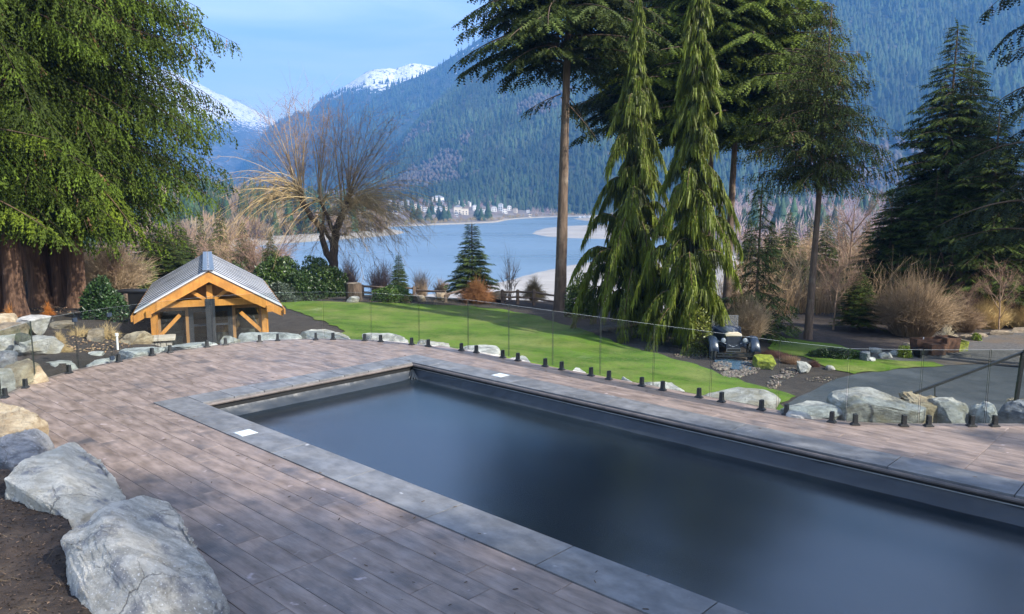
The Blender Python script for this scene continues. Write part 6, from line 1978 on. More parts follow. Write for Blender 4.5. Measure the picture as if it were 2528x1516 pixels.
# thicket undergrowth
def thicket(name, spots, label, col, H, n, r=.012, R=1.6):
    g = Geo(); n = int(n * .45); r = r * 1.3
    for i, (x, y) in enumerate(spots):
        gg = brush_geo(300 + i, R, H * rs_.uniform(.7, 1.2), n, col, r=r, arch=.15, base=.6)
        z = float(ground_z(x, y)) - .1
        for V in gg.V: V += np.array([x, y, z])
        for V, Cc in zip(gg.V, gg.C): pass
        off = 0
        for T in gg.T: g.T.append(T + g.n)
        g.V += gg.V; g.C += gg.C; g.n += gg.n
    tag(link(name, g.mesh(name, M_TWIG)), label, kind='stuff')
def px_spots(n, u0, u1, y0, y1, seed):
    r = random.Random(seed); out = []
    for i in range(n):
        y = r.uniform(y0, y1); u = r.uniform(u0, u1)
        out.append((float(PD(u, 700, y)[0]), y))
    return out
thicket('thicket', px_spots(60, 1800, 2330, 41, 62, 3), 'dense tan undergrowth beyond the rail fence on the right', (0.36, 0.26, 0.155), 3.6, 150)
thicket('hillside_brush', px_spots(40, 430, 860, 60, 84, 4), 'brown brush on the bank above the lake behind the shed', (0.15, 0.105, 0.065), 2.8, 110)
thicket('dark_brush', px_spots(34, 2330, 2640, 41, 50, 5), 'dark purplish brush behind the golden grass on the right', (0.11, 0.065, 0.055), 4.0, 150)
thicket('cedar_undergrowth', px_spots(26, -60, 320, 36, 48, 6), 'brown undergrowth in the shade behind the cedars', (0.14, 0.10, 0.06), 2.0, 110)

# ------------------------------------------------------------------ timber shed
M_CEDARW = mat('orange_stained_timber', (0.36, 0.150, 0.022), (0.48, 0.215, 0.038), 0.55, 2.0, (6, 6, 0.8), bump=0.25, bscale=12, bdist=0.004, c3=(0.28, 0.12, 0.02), s3=2.0)
M_CEDARB = mat('brown_timber_boards', (0.20, 0.10, 0.032), (0.29, 0.155, 0.055), 0.6, 2.0, (6, 6, 0.8), bump=0.25)
M_ROOFP = mat('weathered_roof_panel', (0.42, 0.435, 0.46), (0.54, 0.555, 0.58), 0.45, 1.4, (1, 1, 1), bump=0.25, bscale=20, bdist=0.006, c3=(0.19, 0.20, 0.22), s3=0.8, objrand=0.05, metal=0.15)
M_SEAM = mat('roof_seam', (0.02, 0.022, 0.026), rough=0.5)  # shadow lines of the raised seams painted as the ribs' dark colour
M_RCAP = mat('ridge_cap_metal', (0.13, 0.17, 0.23), (0.17, 0.22, 0.28), 0.4, 5, metal=0.3)
M_DOORB = mat('black_door_frame', (0.016, 0.020, 0.026), (0.026, 0.03, 0.036), 0.4, 10)
M_SGLASS = mat_glass('shed_glass', (0.70, 0.74, 0.74), 1.0)
M_STONE = mat('stone_cladding', (0.22, 0.20, 0.175), (0.40, 0.37, 0.33), 0.9, 6, bump=0.8, bscale=18, objrand=0.12)
M_CAPST = mat('sandstone_cap', (0.33, 0.29, 0.23), (0.44, 0.40, 0.33), 0.85, 4, bump=0.4)
M_WHITEP = mat('white_plastic', (0.66, 0.66, 0.64), rough=0.5)
M_GREENP = mat('lime_plastic', (0.25, 0.42, 0.06), rough=0.5)
def build_shed():
    rz = math.atan2(9.37, 24.0)
    fl = -1.95
    t = empty('garden_shed', (-9.37, 24.0, fl), 'orange timber framed garden shed with a grey panelled gable roof and glazed front', 'shed', rz=rz)
    W, L, zr, ze = 2.02, 8.6, 1.39 - fl, 0.24 - fl
    sl = math.atan2(zr - ze, W)
    slope = math.hypot(W, zr - ze)
    # roof panels run from ridge to eave
    n = 12
    pw = (L + 0.35) / n
    for sg in (-1, 1):
        sm = MB()
        for i in range(n):
            y0 = -0.30 + i * pw
            m = MB()
            m.box((0, 0, 0), (slope + 0.16, pw - 0.075, 0.04))
            R = Matrix.Rotation(sg * sl, 3, 'Y')
            c = Vector((sg * (W + 0.07) / 2, y0 + pw / 2, (zr + ze) / 2 + 0.03))
            o = m.build('roof_panel', M_ROOFP, t, c, (0, sg * sl, 0), bevel=0.008)
            R2 = Matrix.Rotation(sg * sl, 3, 'Y')
            sm.box(c + Vector((0, pw / 2, 0)) + R2 @ Vector((0, 0, 0.006)), (slope + 0.15, 0.05, 0.062), R2)
        sm.build('roof_seams', M_SEAM, t)
        # boarding under the panels
        m = MB(); m.box((0, 0, 0), (slope + 0.08, L + 0.22, 0.03)); m.build('roof_boarding', M_CEDARB, t, (sg * (W + 0.02) / 2, L / 2 - 0.12, (zr + ze) / 2 - 0.012), (0, sg * sl, 0))
        # barge board at the front
        m = MB()
        e = 0.12
        hb = 0.245
        def pt(x, dz): return (sg * x, zr - (zr - ze) / W * x + dz)
        P = [pt(0.0, -0.02), pt(W + e, -0.02), pt(W + e, -0.02 - hb), pt(0.0, -0.02 - hb * 1.15)]
        V = [(x, -0.36, z) for x, z in P] + [(x, -0.31, z) for x, z in P]
        f = [(0, 1, 2, 3), (7, 6, 5, 4), (0, 4, 5, 1), (1, 5, 6, 2), (2, 6, 7, 3), (3, 7, 4, 0)]
        if sg > 0: f = [q[::-1] for q in f][:]
        m.add(V, f); m.build('barge_board', M_CEDARW, t)
        # eave beam with a projecting end
        m = MB(); m.box((0, 0, 0), (0.14, L + 0.5, 0.2)); m.build('eave_beam', M_CEDARW, t, (sg * (W - 0.30), L / 2 - 0.2, ze - 0.05))
        m = MB(); m.box((0, 0, 0), (0.05, L + 0.62, 0.17)); m.build('fascia', M_CEDARW, t, (sg * (W + 0.16), L / 2 - 0.16, ze - 0.16))
        # posts, braces
        px = 1.60 * sg
        for y in (0.0, L * 0.5, L - 0.2):
            m = MB(); m.box((0, 0, (ze - 0.1) / 2), (0.20, 0.20, ze - 0.1)); m.build('post', M_CEDARW, t, (px, y, 0.0), bevel=0.006)
        m = MB(); m.bar((px - sg * .08, 0, 1.35), (px - sg * 0.72, 0, 2.02), 0.11, 0.11); m.build('knee_brace', M_CEDARW, t)
        m = MB(); m.bar((px, 0.1, 1.35), (px, 0.8, ze - 0.15), 0.11, 0.11); m.build('knee_brace', M_CEDARW, t)
        # truss strut
        m = MB(); m.bar((sg * 0.12, -0.02, 2.46), (sg * 0.58, -0.02, 2.78), 0.10, 0.10); m.build('truss_strut', M_CEDARW, t)
        # side wall: boards below, glass above
        nb = 14
        for k in range(nb):
            m = MB(); m.box((0, 0, 0.45), (0.04, L / nb - 0.012, 0.9)); m.build('wall_board', M_CEDARB, t, (px, (k + .5) * L / nb, 0))
        m = MB(); m.box((0, L / 2, 1.45), (0.02, L - 0.3, 1.1)); m.build('side_glass', M_SGLASS, t, (px, 0, 0))
    m = MB(); m.box((0, L / 2 - 0.12, zr + 0.065), (0.34, L + 0.42, 0.03)); m.build('ridge_cap', M_RCAP, t, bevel=0.006)
    m = MB(); m.box((0, 0, 2.36), (3.4, 0.16, 0.20)); m.build('tie_beam', M_CEDARW, t, bevel=0.006)
    m = MB(); m.box((0, -0.02, 2.83), (0.17, 0.14, 0.75)); m.build('king_post', M_CEDARW, t, bevel=0.005)
    m = MB(); m.box((0, -0.12, 3.02), (0.16, 0.14, 0.16)); m.box((0, -0.16, 3.0), (0.10, 0.06, 0.10)); m.build('gable_lamp', M_BLACK, t)
    m = MB()
    m.add([(-1.55, .3, 2.46), (1.55, .3, 2.46), (0, .3, 3.30), (-1.55, .34, 2.46), (1.55, .34, 2.46), (0, .34, 3.30)], [(0, 1, 2), (5, 4, 3), (0, 3, 4, 1), (1, 4, 5, 2), (2, 5, 3, 0)])
    m.build('gable_panel', M_CEDARB, t)
    # front wall set back a little: black double door between timber windows
    yf = 0.35
    m = MB()
    for (x, z, w, h) in ((-0.62, 1.12, 0.10, 2.24), (0.62, 1.12, 0.10, 2.24), (0, 2.19, 1.34, 0.12)):
        m.box((x, yf, z), (w, 0.09, h))
    m.build('door_frame', M_DOORB, t)
    for sg in (-1, 1):
        m = MB()
        cx = sg * 0.285
        for (x, z, w, h) in ((cx - .255, 1.07, .07, 2.1), (cx + .255, 1.07, .07, 2.1), (cx, 2.08, .5, .09), (cx, 1.62, .5, .05), (cx, .12, .5, .18)):
            m.box((x, yf + .01, z), (w, 0.05, h))
        d = m.build('door_leaf', M_DOORB, t)
        for (za, zb) in ((.22, 1.59), (1.65, 2.03)):
            m = MB(); m.box((cx, yf + .012, (za + zb) / 2), (.44, 0.012, zb - za)); m.build('door_pane', M_SGLASS, d)
        m = MB(); m.tube([(cx - sg * .20, yf - .05, .95), (cx - sg * .20, yf - .05, 1.2)], .014, 8); m.build('door_handle', M_ALU, d)
        # timber window
        m = MB()
        c = sg * 1.09
        for (x, z, w, h) in ((c - .40, 1.12, .09, 2.24), (c + .40, 1.12, .09, 2.24), (c, 2.17, .72, .12), (c, .42, .72, .84)):
            m.box((x, yf, z), (w, 0.10, h))
        wd = m.build('window', M_CEDARB, t)
        m = MB(); m.box((c, yf, 1.475), (.71, .012, 1.26)); m.build('window_pane', M_SGLASS, wd)
    # black centre post in front of the doors
    m = MB(); m.box((0.0, -0.01, 1.12), (0.27, 0.22, 2.24)); m.build('centre_post', M_DOORB, t, bevel=0.006)
    m = MB(); m.box((0.0, -0.01, 2.36), (0.28, 0.20, 0.26)); m.build('post_bracket', M_DOORB, t)
    m = MB(); m.box((0, L / 2, 0.02), (3.5, L + 0.6, 0.10)); m.build('floor_slab', M_STONE, t)
    m = MB(); m.box((0, L - 0.1, 1.1), (3.2, 0.05, 2.3)); m.build('back_wall', M_CEDARB, t)
    # staging inside
    for z in (0.8, 1.3, 1.75):
        for sg in (-1, 1):
            m = MB(); m.box((sg * 1.2, 3.0, z), (0.55, 3.6, 0.04)); m.build('shelf', M_CAPST, t)
    R = Matrix.Rotation(rz, 3, 'Z')
    def at(x, y, z): return Vector((-9.37, 24.0, fl)) + R @ Vector((x, y, z))
    def pot(x, y, z, r, h, m_, label, name='plant_pot', cat='pot'):
        g = MB(); k = 12; rr = [r * .78, r, r * 1.06, r * 1.06, r * .9]; zz = [0, h * .86, h * .86, h, h]
        V = []
        for r_, z_ in zip(rr, zz):
            V += [(math.cos(i / k * 6.2832) * r_, math.sin(i / k * 6.2832) * r_, z_) for i in range(k)]
        V += [(math.cos(i / k * 6.2832) * r * .8, math.sin(i / k * 6.2832) * r * .8, h * .8) for i in range(k)]
        F_ = [tuple(range(k))[::-1]]
        for a in range(5):
            F_ += [(a * k + i, a * k + (i + 1) % k, (a + 1) * k + (i + 1) % k, (a + 1) * k + i) for i in range(k)]
        F_.append(tuple(5 * k + i for i in range(k)))
        g.add(V, F_)
        return tag(g.build(name, m_, None, at(x, y, z)), label, cat)
    pot(1.12, 1.3, 0.82, .17, .30, M_WHITEP, 'white bucket on the bench behind the right shed window', 'bucket', 'bucket')
    pot(-1.05, 1.4, 0.82, .16, .30, M_WHITEP, 'pale bucket on the bench behind the left shed window', 'bucket', 'bucket')
    pot(-.22, .9, 0.07, .10, .50, M_GREENP, 'lime green tall pot inside the left glass door', 'plant_pot', 'pot')
    pot(.20, 1.0, 0.9, .14, .32, M_WHITEP, 'pale crumpled sack on a stand behind the right glass door', 'sack', 'sack')
    # the stand it rests on
    g = MB(); g.box((0, 0, .845), (.5, .4, .04))
    for a in (-1, 1):
        for b in (-1, 1): g.box((a * .22, b * .17, .45), (.04, .04, .79))
    tag(g.build('potting_table', M_CEDARB, None, at(.2, 1.0, 0.055), (0, 0, rz)), 'small timber potting table behind the right glass door', 'table')
    # stone pier with a cap beside the left post
    bp = at(-1.62 + .18, -0.75, 0)
    pt_ = empty('stone_pier', bp, 'low stone clad pier with a sandstone cap below the left shed post', 'pier', rz=rz)
    rs = random.Random(5)
    for row in range(7):
        x = -.33
        while x < .32:
            w = min(rs.uniform(.14, .30), .33 - x)
            if w > .04:
                g = MB(); g.box((0, 0, 0), (w - .012, .50 + rs.uniform(-.02, .02), .185)); g.build('stone', M_STONE, pt_, (x + w / 2, 0, .10 + row * .198), bevel=.012)
            x += w
    g = MB(); g.box((0, 0, 1.46), (.86, .66, .10)); g.build('cap_stone', M_CAPST, pt_, bevel=.015)
build_shed()

# ------------------------------------------------------------------ old car
M_CARB = mat('navy_car_paint', (0.012, 0.022, 0.045), (0.018, 0.03, 0.058), 0.28, 3, coat=0.5, rough2=0.4)
M_CREAM = mat('cream_paint', (0.50, 0.44, 0.32), rough=0.4)
M_CHROME = mat('dull_chrome', (0.42, 0.44, 0.47), rough=0.3, metal=0.9)
M_TYRE = mat('old_tyre', (0.022, 0.024, 0.026), (0.04, 0.042, 0.042), 0.9, 12)
M_RIM = mat('dark_rim', (0.05, 0.055, 0.06), rough=0.6)
M_LAMPG = mat('headlamp_glass', (0.22, 0.25, 0.29), rough=0.15)
M_CGLASS = mat_glass('windscreen_glass', (0.62, 0.68, 0.66), 1.0, base=0.35, rough=0.25)
M_LEATHER = mat('black_leather', (0.02, 0.018, 0.016), rough=0.6)
def build_car():
    g0 = PT(1807, 889)
    t = empty('vintage_car', (g0[0], g0[1] + .1, g0[2] - .03), 'dark blue open vintage car with an upright windscreen parked under the drooping trees', 'car', rz=-0.03)
    t.scale = (1.08, 1.08, 1.12)
    def wheel(x, y):
        k = 26
        g = MB()
        ang = np.arange(k) / k * 6.28318
        prof_ = [(.30, -.065), (.365, -.062), (.385, -.03), (.385, .03), (.365, .062), (.30, .065), (.285, 0)]
        V = [(px, math.cos(a) * r, math.sin(a) * r) for a in ang for r, px in prof_]
        m_ = len(prof_)
        F_ = [((i * m_ + j), (i * m_ + (j + 1) % m_), (((i + 1) % k) * m_ + (j + 1) % m_), (((i + 1) % k) * m_ + j)) for i in range(k) for j in range(m_)]
        g.add(V, F_)
        w = g.build('wheel', M_TYRE, t, (x, y, .385), smooth=True)
        g = MB()
        for i in range(12):
            a = i / 12 * 6.28318
            g.bar((0, 0, 0), (0, math.cos(a) * .30, math.sin(a) * .30), .03, .035)
        g.tube([(-.07, 0, 0), (.07, 0, 0)], .065, 12)
        pts = [(0, math.cos(a) * .30, math.sin(a) * .30) for a in np.append(ang, ang[:1])]
        g.tube(pts, .018, 6, cap=False)
        g.build('rim', M_RIM, w)
    for x in (-.69, .69):
        wheel(x, 0.0); wheel(x, 2.55)
    # hood: faceted, tapering to the radiator
    g = MB()
    def loft(secs):
        n = len(secs[0]); V = [p for s_ in secs for p in s_]
        F_ = [(a * n + i, a * n + i + 1, (a + 1) * n + i + 1, (a + 1) * n + i) for a in range(len(secs) - 1) for i in range(n - 1)]
        F_ += [tuple(range(n)), tuple((len(secs) - 1) * n + i for i in range(n))[::-1]]
        g.add(V, F_)
    def sec(y, w, z0, z1, r):
        return [(-w, y, z0), (-w, y, z1 - r), (-w * .86, y, z1 - r * .35), (-w * .45, y, z1), (0, y, z1 + .015), (w * .45, y, z1), (w * .86, y, z1 - r * .35), (w, y, z1 - r), (w, y, z0)]
    loft([sec(-.12, .26, .48, .98, .14), sec(.3, .31, .48, 1.0, .15), sec(.75, .38, .46, 1.03, .16), sec(1.02, .46, .44, 1.06, .16)])
    g.build('hood', M_CARB, t, smooth=False)
    g = MB()
    loft([sec(1.02, .50, .42, 1.07, .12), sec(1.3, .60, .40, 1.02, .08)])
    for x in (-.62, .62):
        g.box((x, 2.2, .70), (.06, 1.9, .58))
    g.box((0, 3.12, .78), (1.28, .08, .72)); g.box((0, 2.2, .42), (1.24, 1.9, .06))
    g.build('body', M_CARB, t, bevel=.01)
    g = MB(); g.box((0, 1.9, .68), (1.12, .5, .2)); g.box((0, 2.18, .9), (1.12, .14, .42)); g.build('seat', M_LEATHER, t, bevel=.02)
    g = MB(); g.box((0, 2.6, .68), (1.12, .5, .2)); g.box((0, 2.95, .92), (1.12, .14, .42)); g.build('seat', M_LEATHER, t, bevel=.02)
    # radiator
    g = MB(); g.box((0, -.17, .66), (.50, .07, .50)); rad = g.build('radiator', M_CARB, t)
    for i in range(9):
        g = MB(); g.box((0, -.212, .46 + i * .048), (.44, .012, .012)); g.build('radiator_slat', M_RIM, rad)
    g = MB(); g.add([(-.29, -.24, .90), (.29, -.24, .90), (.29, -.24, .97), (.17, -.24, 1.035), (-.17, -.24, 1.035), (-.29, -.24, .97), (-.29, -.08, .90), (.29, -.08, .90), (.29, -.08, .97), (.17, -.08, 1.035), (-.17, -.08, 1.035), (-.29, -.08, .97)],
          [(0, 1, 2, 3, 4, 5), (11, 10, 9, 8, 7, 6), (0, 6, 7, 1), (1, 7, 8, 2), (2, 8, 9, 3), (3, 9, 10, 4), (4, 10, 11, 5), (5, 11, 6, 0)])
    g.build('radiator_shell', M_CREAM, t, bevel=.008)
    g = MB(); g.tube([(0, -.16, 1.03), (0, -.16, 1.09)], .028, 8); g.tube([(0, -.16, 1.09), (0, -.16, 1.16)], .012, 6); g.box((0, -.16, 1.165), (.07, .03, .03)); g.build('radiator_cap', M_CHROME, t)
    # fenders
    for sg in (-1, 1):
        for (yc, nm) in ((0.0, 'front'), (2.55, 'rear')):
            g = MB()
            n = 13; V = []
            for i in range(n):
                a = math.radians(8 + (165 - 8) * i / (n - 1))
                r = .49
                y = yc - math.cos(a) * r; z = .385 + math.sin(a) * r * 0.98
                if i == 0: z -= .05; y -= .02
                for dx, dz in ((-.17, -.05), (-.13, .0), (0, .022), (.13, .0), (.17, -.05)):
                    V.append((sg * .74 + dx, y, z + dz))
            F_ = [(i * 5 + j, i * 5 + j + 1, (i + 1) * 5 + j + 1, (i + 1) * 5 + j) for i in range(n - 1) for j in range(4)]
            g.add(V, F_)
            o = g.build('fender', M_CARB, t, smooth=True)
            md = o.modifiers.new('thick', 'SOLIDIFY'); md.thickness = .018
        g = MB(); g.box((sg * .78, 1.27, .34), (.26, 1.55, .035)); g.build('running_board', M_CARB, t, bevel=.006)
        # apron from fender to radiator
        g = MB(); g.add([(sg * .62, -.28, .72), (sg * .60, .3, .80), (sg * .27, .2, .52), (sg * .27, -.15, .50)], [(0, 1, 2, 3)]); o = g.build('apron', M_CARB, t); o.modifiers.new('thick', 'SOLIDIFY').thickness = .012
        # headlamps
        g = MB(); g.tube([(sg * .385, -.16, .76), (sg * .385, -.23, .76), (sg * .385, -.30, .76)], [.03, .075, .095], 14)
        hl = g.build('headlight', M_CHROME, t, smooth=True)
        g = MB(); g.tube([(sg * .385, -.302, .76), (sg * .385, -.318, .76)], [.086, .07], 14); g.build('lens', M_LAMPG, hl, smooth=True)
    g = MB(); g.tube([(-.62, -.14, .74), (-.385, -.18, .68), (0, -.2, .52), (.385, -.18, .68), (.62, -.14, .74)], .016, 8); g.build('lamp_bar', M_CHROME, t)
    g = MB(); g.box((0, -.46, .33), (1.26, .03, .05)); g.box((0, -.46, .24), (1.26, .03, .05)); g.box((-.4, -.32, .3), (.05, .3, .06)); g.box((.4, -.32, .3), (.05, .3, .06)); g.build('bumper', M_BLACK, t)
    g = MB()
    for (x, z, w, h) in ((0, .475, .50, .02), (0, .365, .50, .02), (-.25, .42, .02, .13), (.25, .42, .02, .13)):
        g.box((x, -.30, z), (w, .015, h))
    g.box((0, -.292, .42), (.48, .008, .09), mi=1)
    g.build('plate_frame', [M_CHROME, M_BLACK], t)
    # windscreen
    g = MB()
    for (x, z, w, h) in ((-.485, 1.24, .025, .42), (.485, 1.24, .025, .42), (0, 1.44, .99, .022), (0, 1.04, .99, .022)):
        g.box((x, 1.16, z), (w, .025, h))
    ws = g.build('windscreen', M_CHROME, t)
    g = MB(); g.box((0, 1.16, 1.24), (.95, .008, .39)); g.build('glass', M_CGLASS, ws)
    g = MB(); a_ = [(math.cos(a) * .18 - .28, 1.5 + .06 * math.sin(a), 1.10 + math.sin(a) * .17) for a in np.linspace(0, 6.2832, 17)]; g.tube(a_, .012, 6, cap=False); g.bar((-.46, 1.5, 1.10), (-.1, 1.5, 1.10), .015, .015); g.bar((-.28, 1.48, 1.1), (-.28, 1.2, .9), .02, .02); g.build('steering_wheel', M_RIM, t)
    g = MB(); g.box((0.05, 1.10, 1.085), (.05, .04, .06)); g.build('dash_vent', M_CHROME, t)
build_car()

# pebbles round a little pool in front of the car
M_PEB = mat_leaf('pebble_stone', 0.0, 0.85, 1.0, 0.3)
def pebbles(name, blobs, n, label, seed, s0=.025, s1=.075, col=(0.15, 0.125, 0.105)):
    rs = np.random.RandomState(seed)
    P = []
    for (u, v, ru, rv, wgt) in blobs:
        for _ in range(int(n * wgt)):
            a = rs.uniform(0, 6.28); q = math.sqrt(rs.uniform(0, 1))
            P.append(PT(u + math.cos(a) * q * ru, v + math.sin(a) * q * rv))
    P = np.array(P); n = len(P)
    V, Fc = ICO[1]
    V = V * np.array([1, .75, .45])
    f = rs.normal(size=(n, 3)); f[:, 2] *= .2
    c = np.array(col)[None] * rs.uniform(.35, 1.5, n)[:, None] * (1 + rs.uniform(-.08, .08, (n, 3)))
    V2, F2, C2 = place(V, Fc, P + [0, 0, .03], f, np.tile([0, 0, 1.0], (n, 1)) + rs.normal(size=(n, 3)) * .25, rs.uniform(s0, s1, n), c)
    g = Geo(); g.add(V2, F2, C2)
    tag(link(name, g.mesh(name, M_PEB, smooth=False)), label, kind='stuff')
pebbles('pebbles', [(1782, 905, 26, 11, .3), (1850, 912, 24, 14, .26), (1812, 925, 34, 9, .3), (1845, 895, 14, 6, .06), (1950, 918, 22, 10, .10), (1930, 932, 26, 5, .05), (1912, 945, 18, 5, .04)], 1300, 'pinkish grey pebbles around the little pool before the old car', 3)
pebbles('mulch_stones', [(1700, 878, 35, 9, .5), (1910, 955, 18, 9, .3), (2030, 938, 40, 8, .3), (2290, 868, 60, 8, .2)], 160, 'scattered pale stones and leaf litter on the dark mulch bed', 4, .02, .05, (.2, .16, .12))
pebbles('litter', [(400, 790, 80, 30, .3), (180, 760, 120, 15, .4), (1100, 745, 260, 9, .5), (240, 850, 90, 25, .4)], 500, 'leaf litter and small stones on the far and left beds', 6, .015, .04, (.25, .17, .1))
M_POND = mat('pond_water', (0.05, 0.10, 0.16), (0.09, 0.15, 0.22), 0.08, 2, bump=0.2, bscale=6)
pc = PT(1815, 902)
sheet('pond_water', [(pc[0] + math.cos(a) * .62 * (1 + .2 * math.sin(3 * a)), pc[1] + math.sin(a) * 1.1 * (1 + .15 * math.cos(2 * a))) for a in np.linspace(0, 6.28, 25)[:-1]], ground_z, M_POND, 0.3, 'structure', 0.045)

# ------------------------------------------------------------------ split rail fences
M_RAIL = mat('weathered_rail', (0.065, 0.045, 0.032), (0.15, 0.11, 0.082), 0.9, 4, (1, 1, 1), bump=0.8, bscale=12, bdist=0.02)
def rail_fence(posts, rails, label, y_pts=None, hpost=0.95):
    """posts: picture points of the post tops with their distance"""
    P = []
    for (u, v, y) in posts:
        top = PD(u, v, y); P.append((top, float(ground_z(top[0], top[1]))))
    o0 = Vector((P[0][0][0], P[0][0][1], P[0][1]))
    t = empty('rail_fence', o0, label, 'fence')
    for top, gz in P:
        m = MB(); h = top[2] - gz
        m.box((0, 0, h / 2 - .1), (.17, .15, h + .2), Matrix.Rotation(.2, 3, 'Z')); m.box((0, 0, h + .01), (.12, .11, .05))
        m.build('post', M_RAIL, t, Vector((top[0], top[1], gz)) - o0, bevel=.02)
    for (i, j, d0, d1) in rails:
        a = Vector(P[i][0]) + Vector((0, .02, -d0)); b = Vector(P[j][0]) + Vector((0, .02, -d1))
        m = MB(); mid = (a + b) / 2 + Vector((0, 0, -.03))
        m.tube([a - o0, mid - o0, b - o0], [.07, .062, .055], 6)
        m.build('rail', M_RAIL, t)
y_ = 44.9
rail_fence([(895, 704, y_), (1022, 708, y_), (1240, 716, y_ - .6), (1278, 716, y_ - .6), (1318, 716, y_ - .7), (1374, 724, y_ - 1)],
           [(0, 1, .06, .10), (0, 1, .42, .46), (2, 3, .1, .1), (2, 3, .4, .4), (3, 4, .1, .1), (3, 4, .4, .45), (4, 5, .12, .15), (4, 5, .45, .5)], 'weathered split rail fence along the lawn end above the beach, far bed')
rail_fence([(1100, 728, 43.8), (1022, 712, y_ + .1), (1150, 716, 44.2)], [(1, 0, .1, -.2), (0, 2, .0, -.1)], 'fallen slanting rails right of the fence post on the far bed')
rail_fence([(1912, 823, 37.5), (1950, 832, 37.3), (2020, 841, 37.0), (2082, 842, 36.8)], [(0, 1, .06, .08), (1, 2, .08, .1), (2, 3, .1, .1), (0, 1, .4, .42), (1, 2, .42, .45), (2, 3, .45, .45)], 'low dark rail fence at the foot of the brown thicket')
# cut stump and the pale log bench
def stump():
    p = PT(874, 742); w = 40 / F_PX * 43
    rs = np.random.RandomState(3)
    g = Geo(); n = 18; ang = np.arange(n) / n * 6.283
    r = .5 * w * (1 + .08 * rs.uniform(-1, 1, n)); h = .95
    V = [(math.cos(a) * q * k, math.sin(a) * q * k, z) for k, z in ((1.12, -.1), (1, .2), (.96, h)) for a, q in zip(ang, r)]
    m = MB(); m.add(V, [(a * n + i, a * n + (i + 1) % n, (a + 1) * n + (i + 1) % n, (a + 1) * n + i) for a in range(2) for i in range(n)])
    t = empty('tree_stump', p, 'thick cut tree stump right of the willow on the far bed', 'stump')
    m.build('bark', M_DBARK, t)
    m = MB(); m.add([(math.cos(a) * q * .96, math.sin(a) * q * .96, h) for a, q in zip(ang, r)] , [tuple(range(n))]); m.add([(math.cos(a) * q * .9, math.sin(a) * q * .9, h + .03) for a, q in zip(ang, r)], [tuple(range(n))])
    m.build('cut_face', M_RBROWN, t)
stump()
def bench():
    a = PD(216, 690, 36); b = PD(312, 691, 36)
    t = empty('log_bench', ((a[0] + b[0]) / 2, 36, float(ground_z((a[0] + b[0]) / 2, 36)) - .1), 'pale stone slab bench under the tan twiggy shrub left of the shed', 'bench')
    h = a[2] - t.location.z; w = b[0] - a[0]
    m = MB(); m.box((0, 0, h), (w, .5, .13)); m.build('seat', M_CAPST, t, bevel=.03)
    for sg in (-1, 1):
        m = MB(); m.box((sg * w * .36, 0, h / 2 - .05), (.3, .42, h - .1)); m.build('leg', M_RBROWN, t, bevel=.03)
bench()
# dark timber box behind the left eave
p = foot_at(340, 740, 31)
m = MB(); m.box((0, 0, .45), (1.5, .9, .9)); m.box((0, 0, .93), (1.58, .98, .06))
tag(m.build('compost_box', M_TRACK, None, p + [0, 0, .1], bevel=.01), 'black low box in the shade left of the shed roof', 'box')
for (u, v, lb) in ((313, 752, 'short dark post in the mulch left of the shed'),):
    p = PT(u, v + 22); m = MB(); m.box((0, 0, .35), (.12, .12, .8)); tag(m.build('bollard', M_RAIL, None, p, bevel=.01), lb, 'post')
# dark flat timber under the drooping trees
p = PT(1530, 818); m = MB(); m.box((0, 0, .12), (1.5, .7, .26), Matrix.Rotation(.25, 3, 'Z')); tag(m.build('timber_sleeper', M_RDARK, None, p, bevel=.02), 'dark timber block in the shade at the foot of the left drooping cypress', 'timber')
# white pipe
p = PT(291, 866); top = PD(293, 826, p[1] + .1)
m = MB(); h = max(.4, top[2] - p[2]); m.tube([(0, 0, -.1), (0, 0, h)], .026, 10); m.tube([(0, 0, h - .02), (0, 0, h + .05)], .042, 10)
tag(m.build('vent_pipe', M_WHITEP, None, p), 'thin white capped pipe standing beside the square tan boulder', 'pipe')
# drain cap in the deck
p = PZ(769, 844.5); m = MB(); m.tube([(0, 0, 0.001), (0, 0, .006)], .05, 14); tag(m.build('drain_cap', M_BLACK, None, p), 'small black drain cap on the deck near the top of the curve', 'drain')

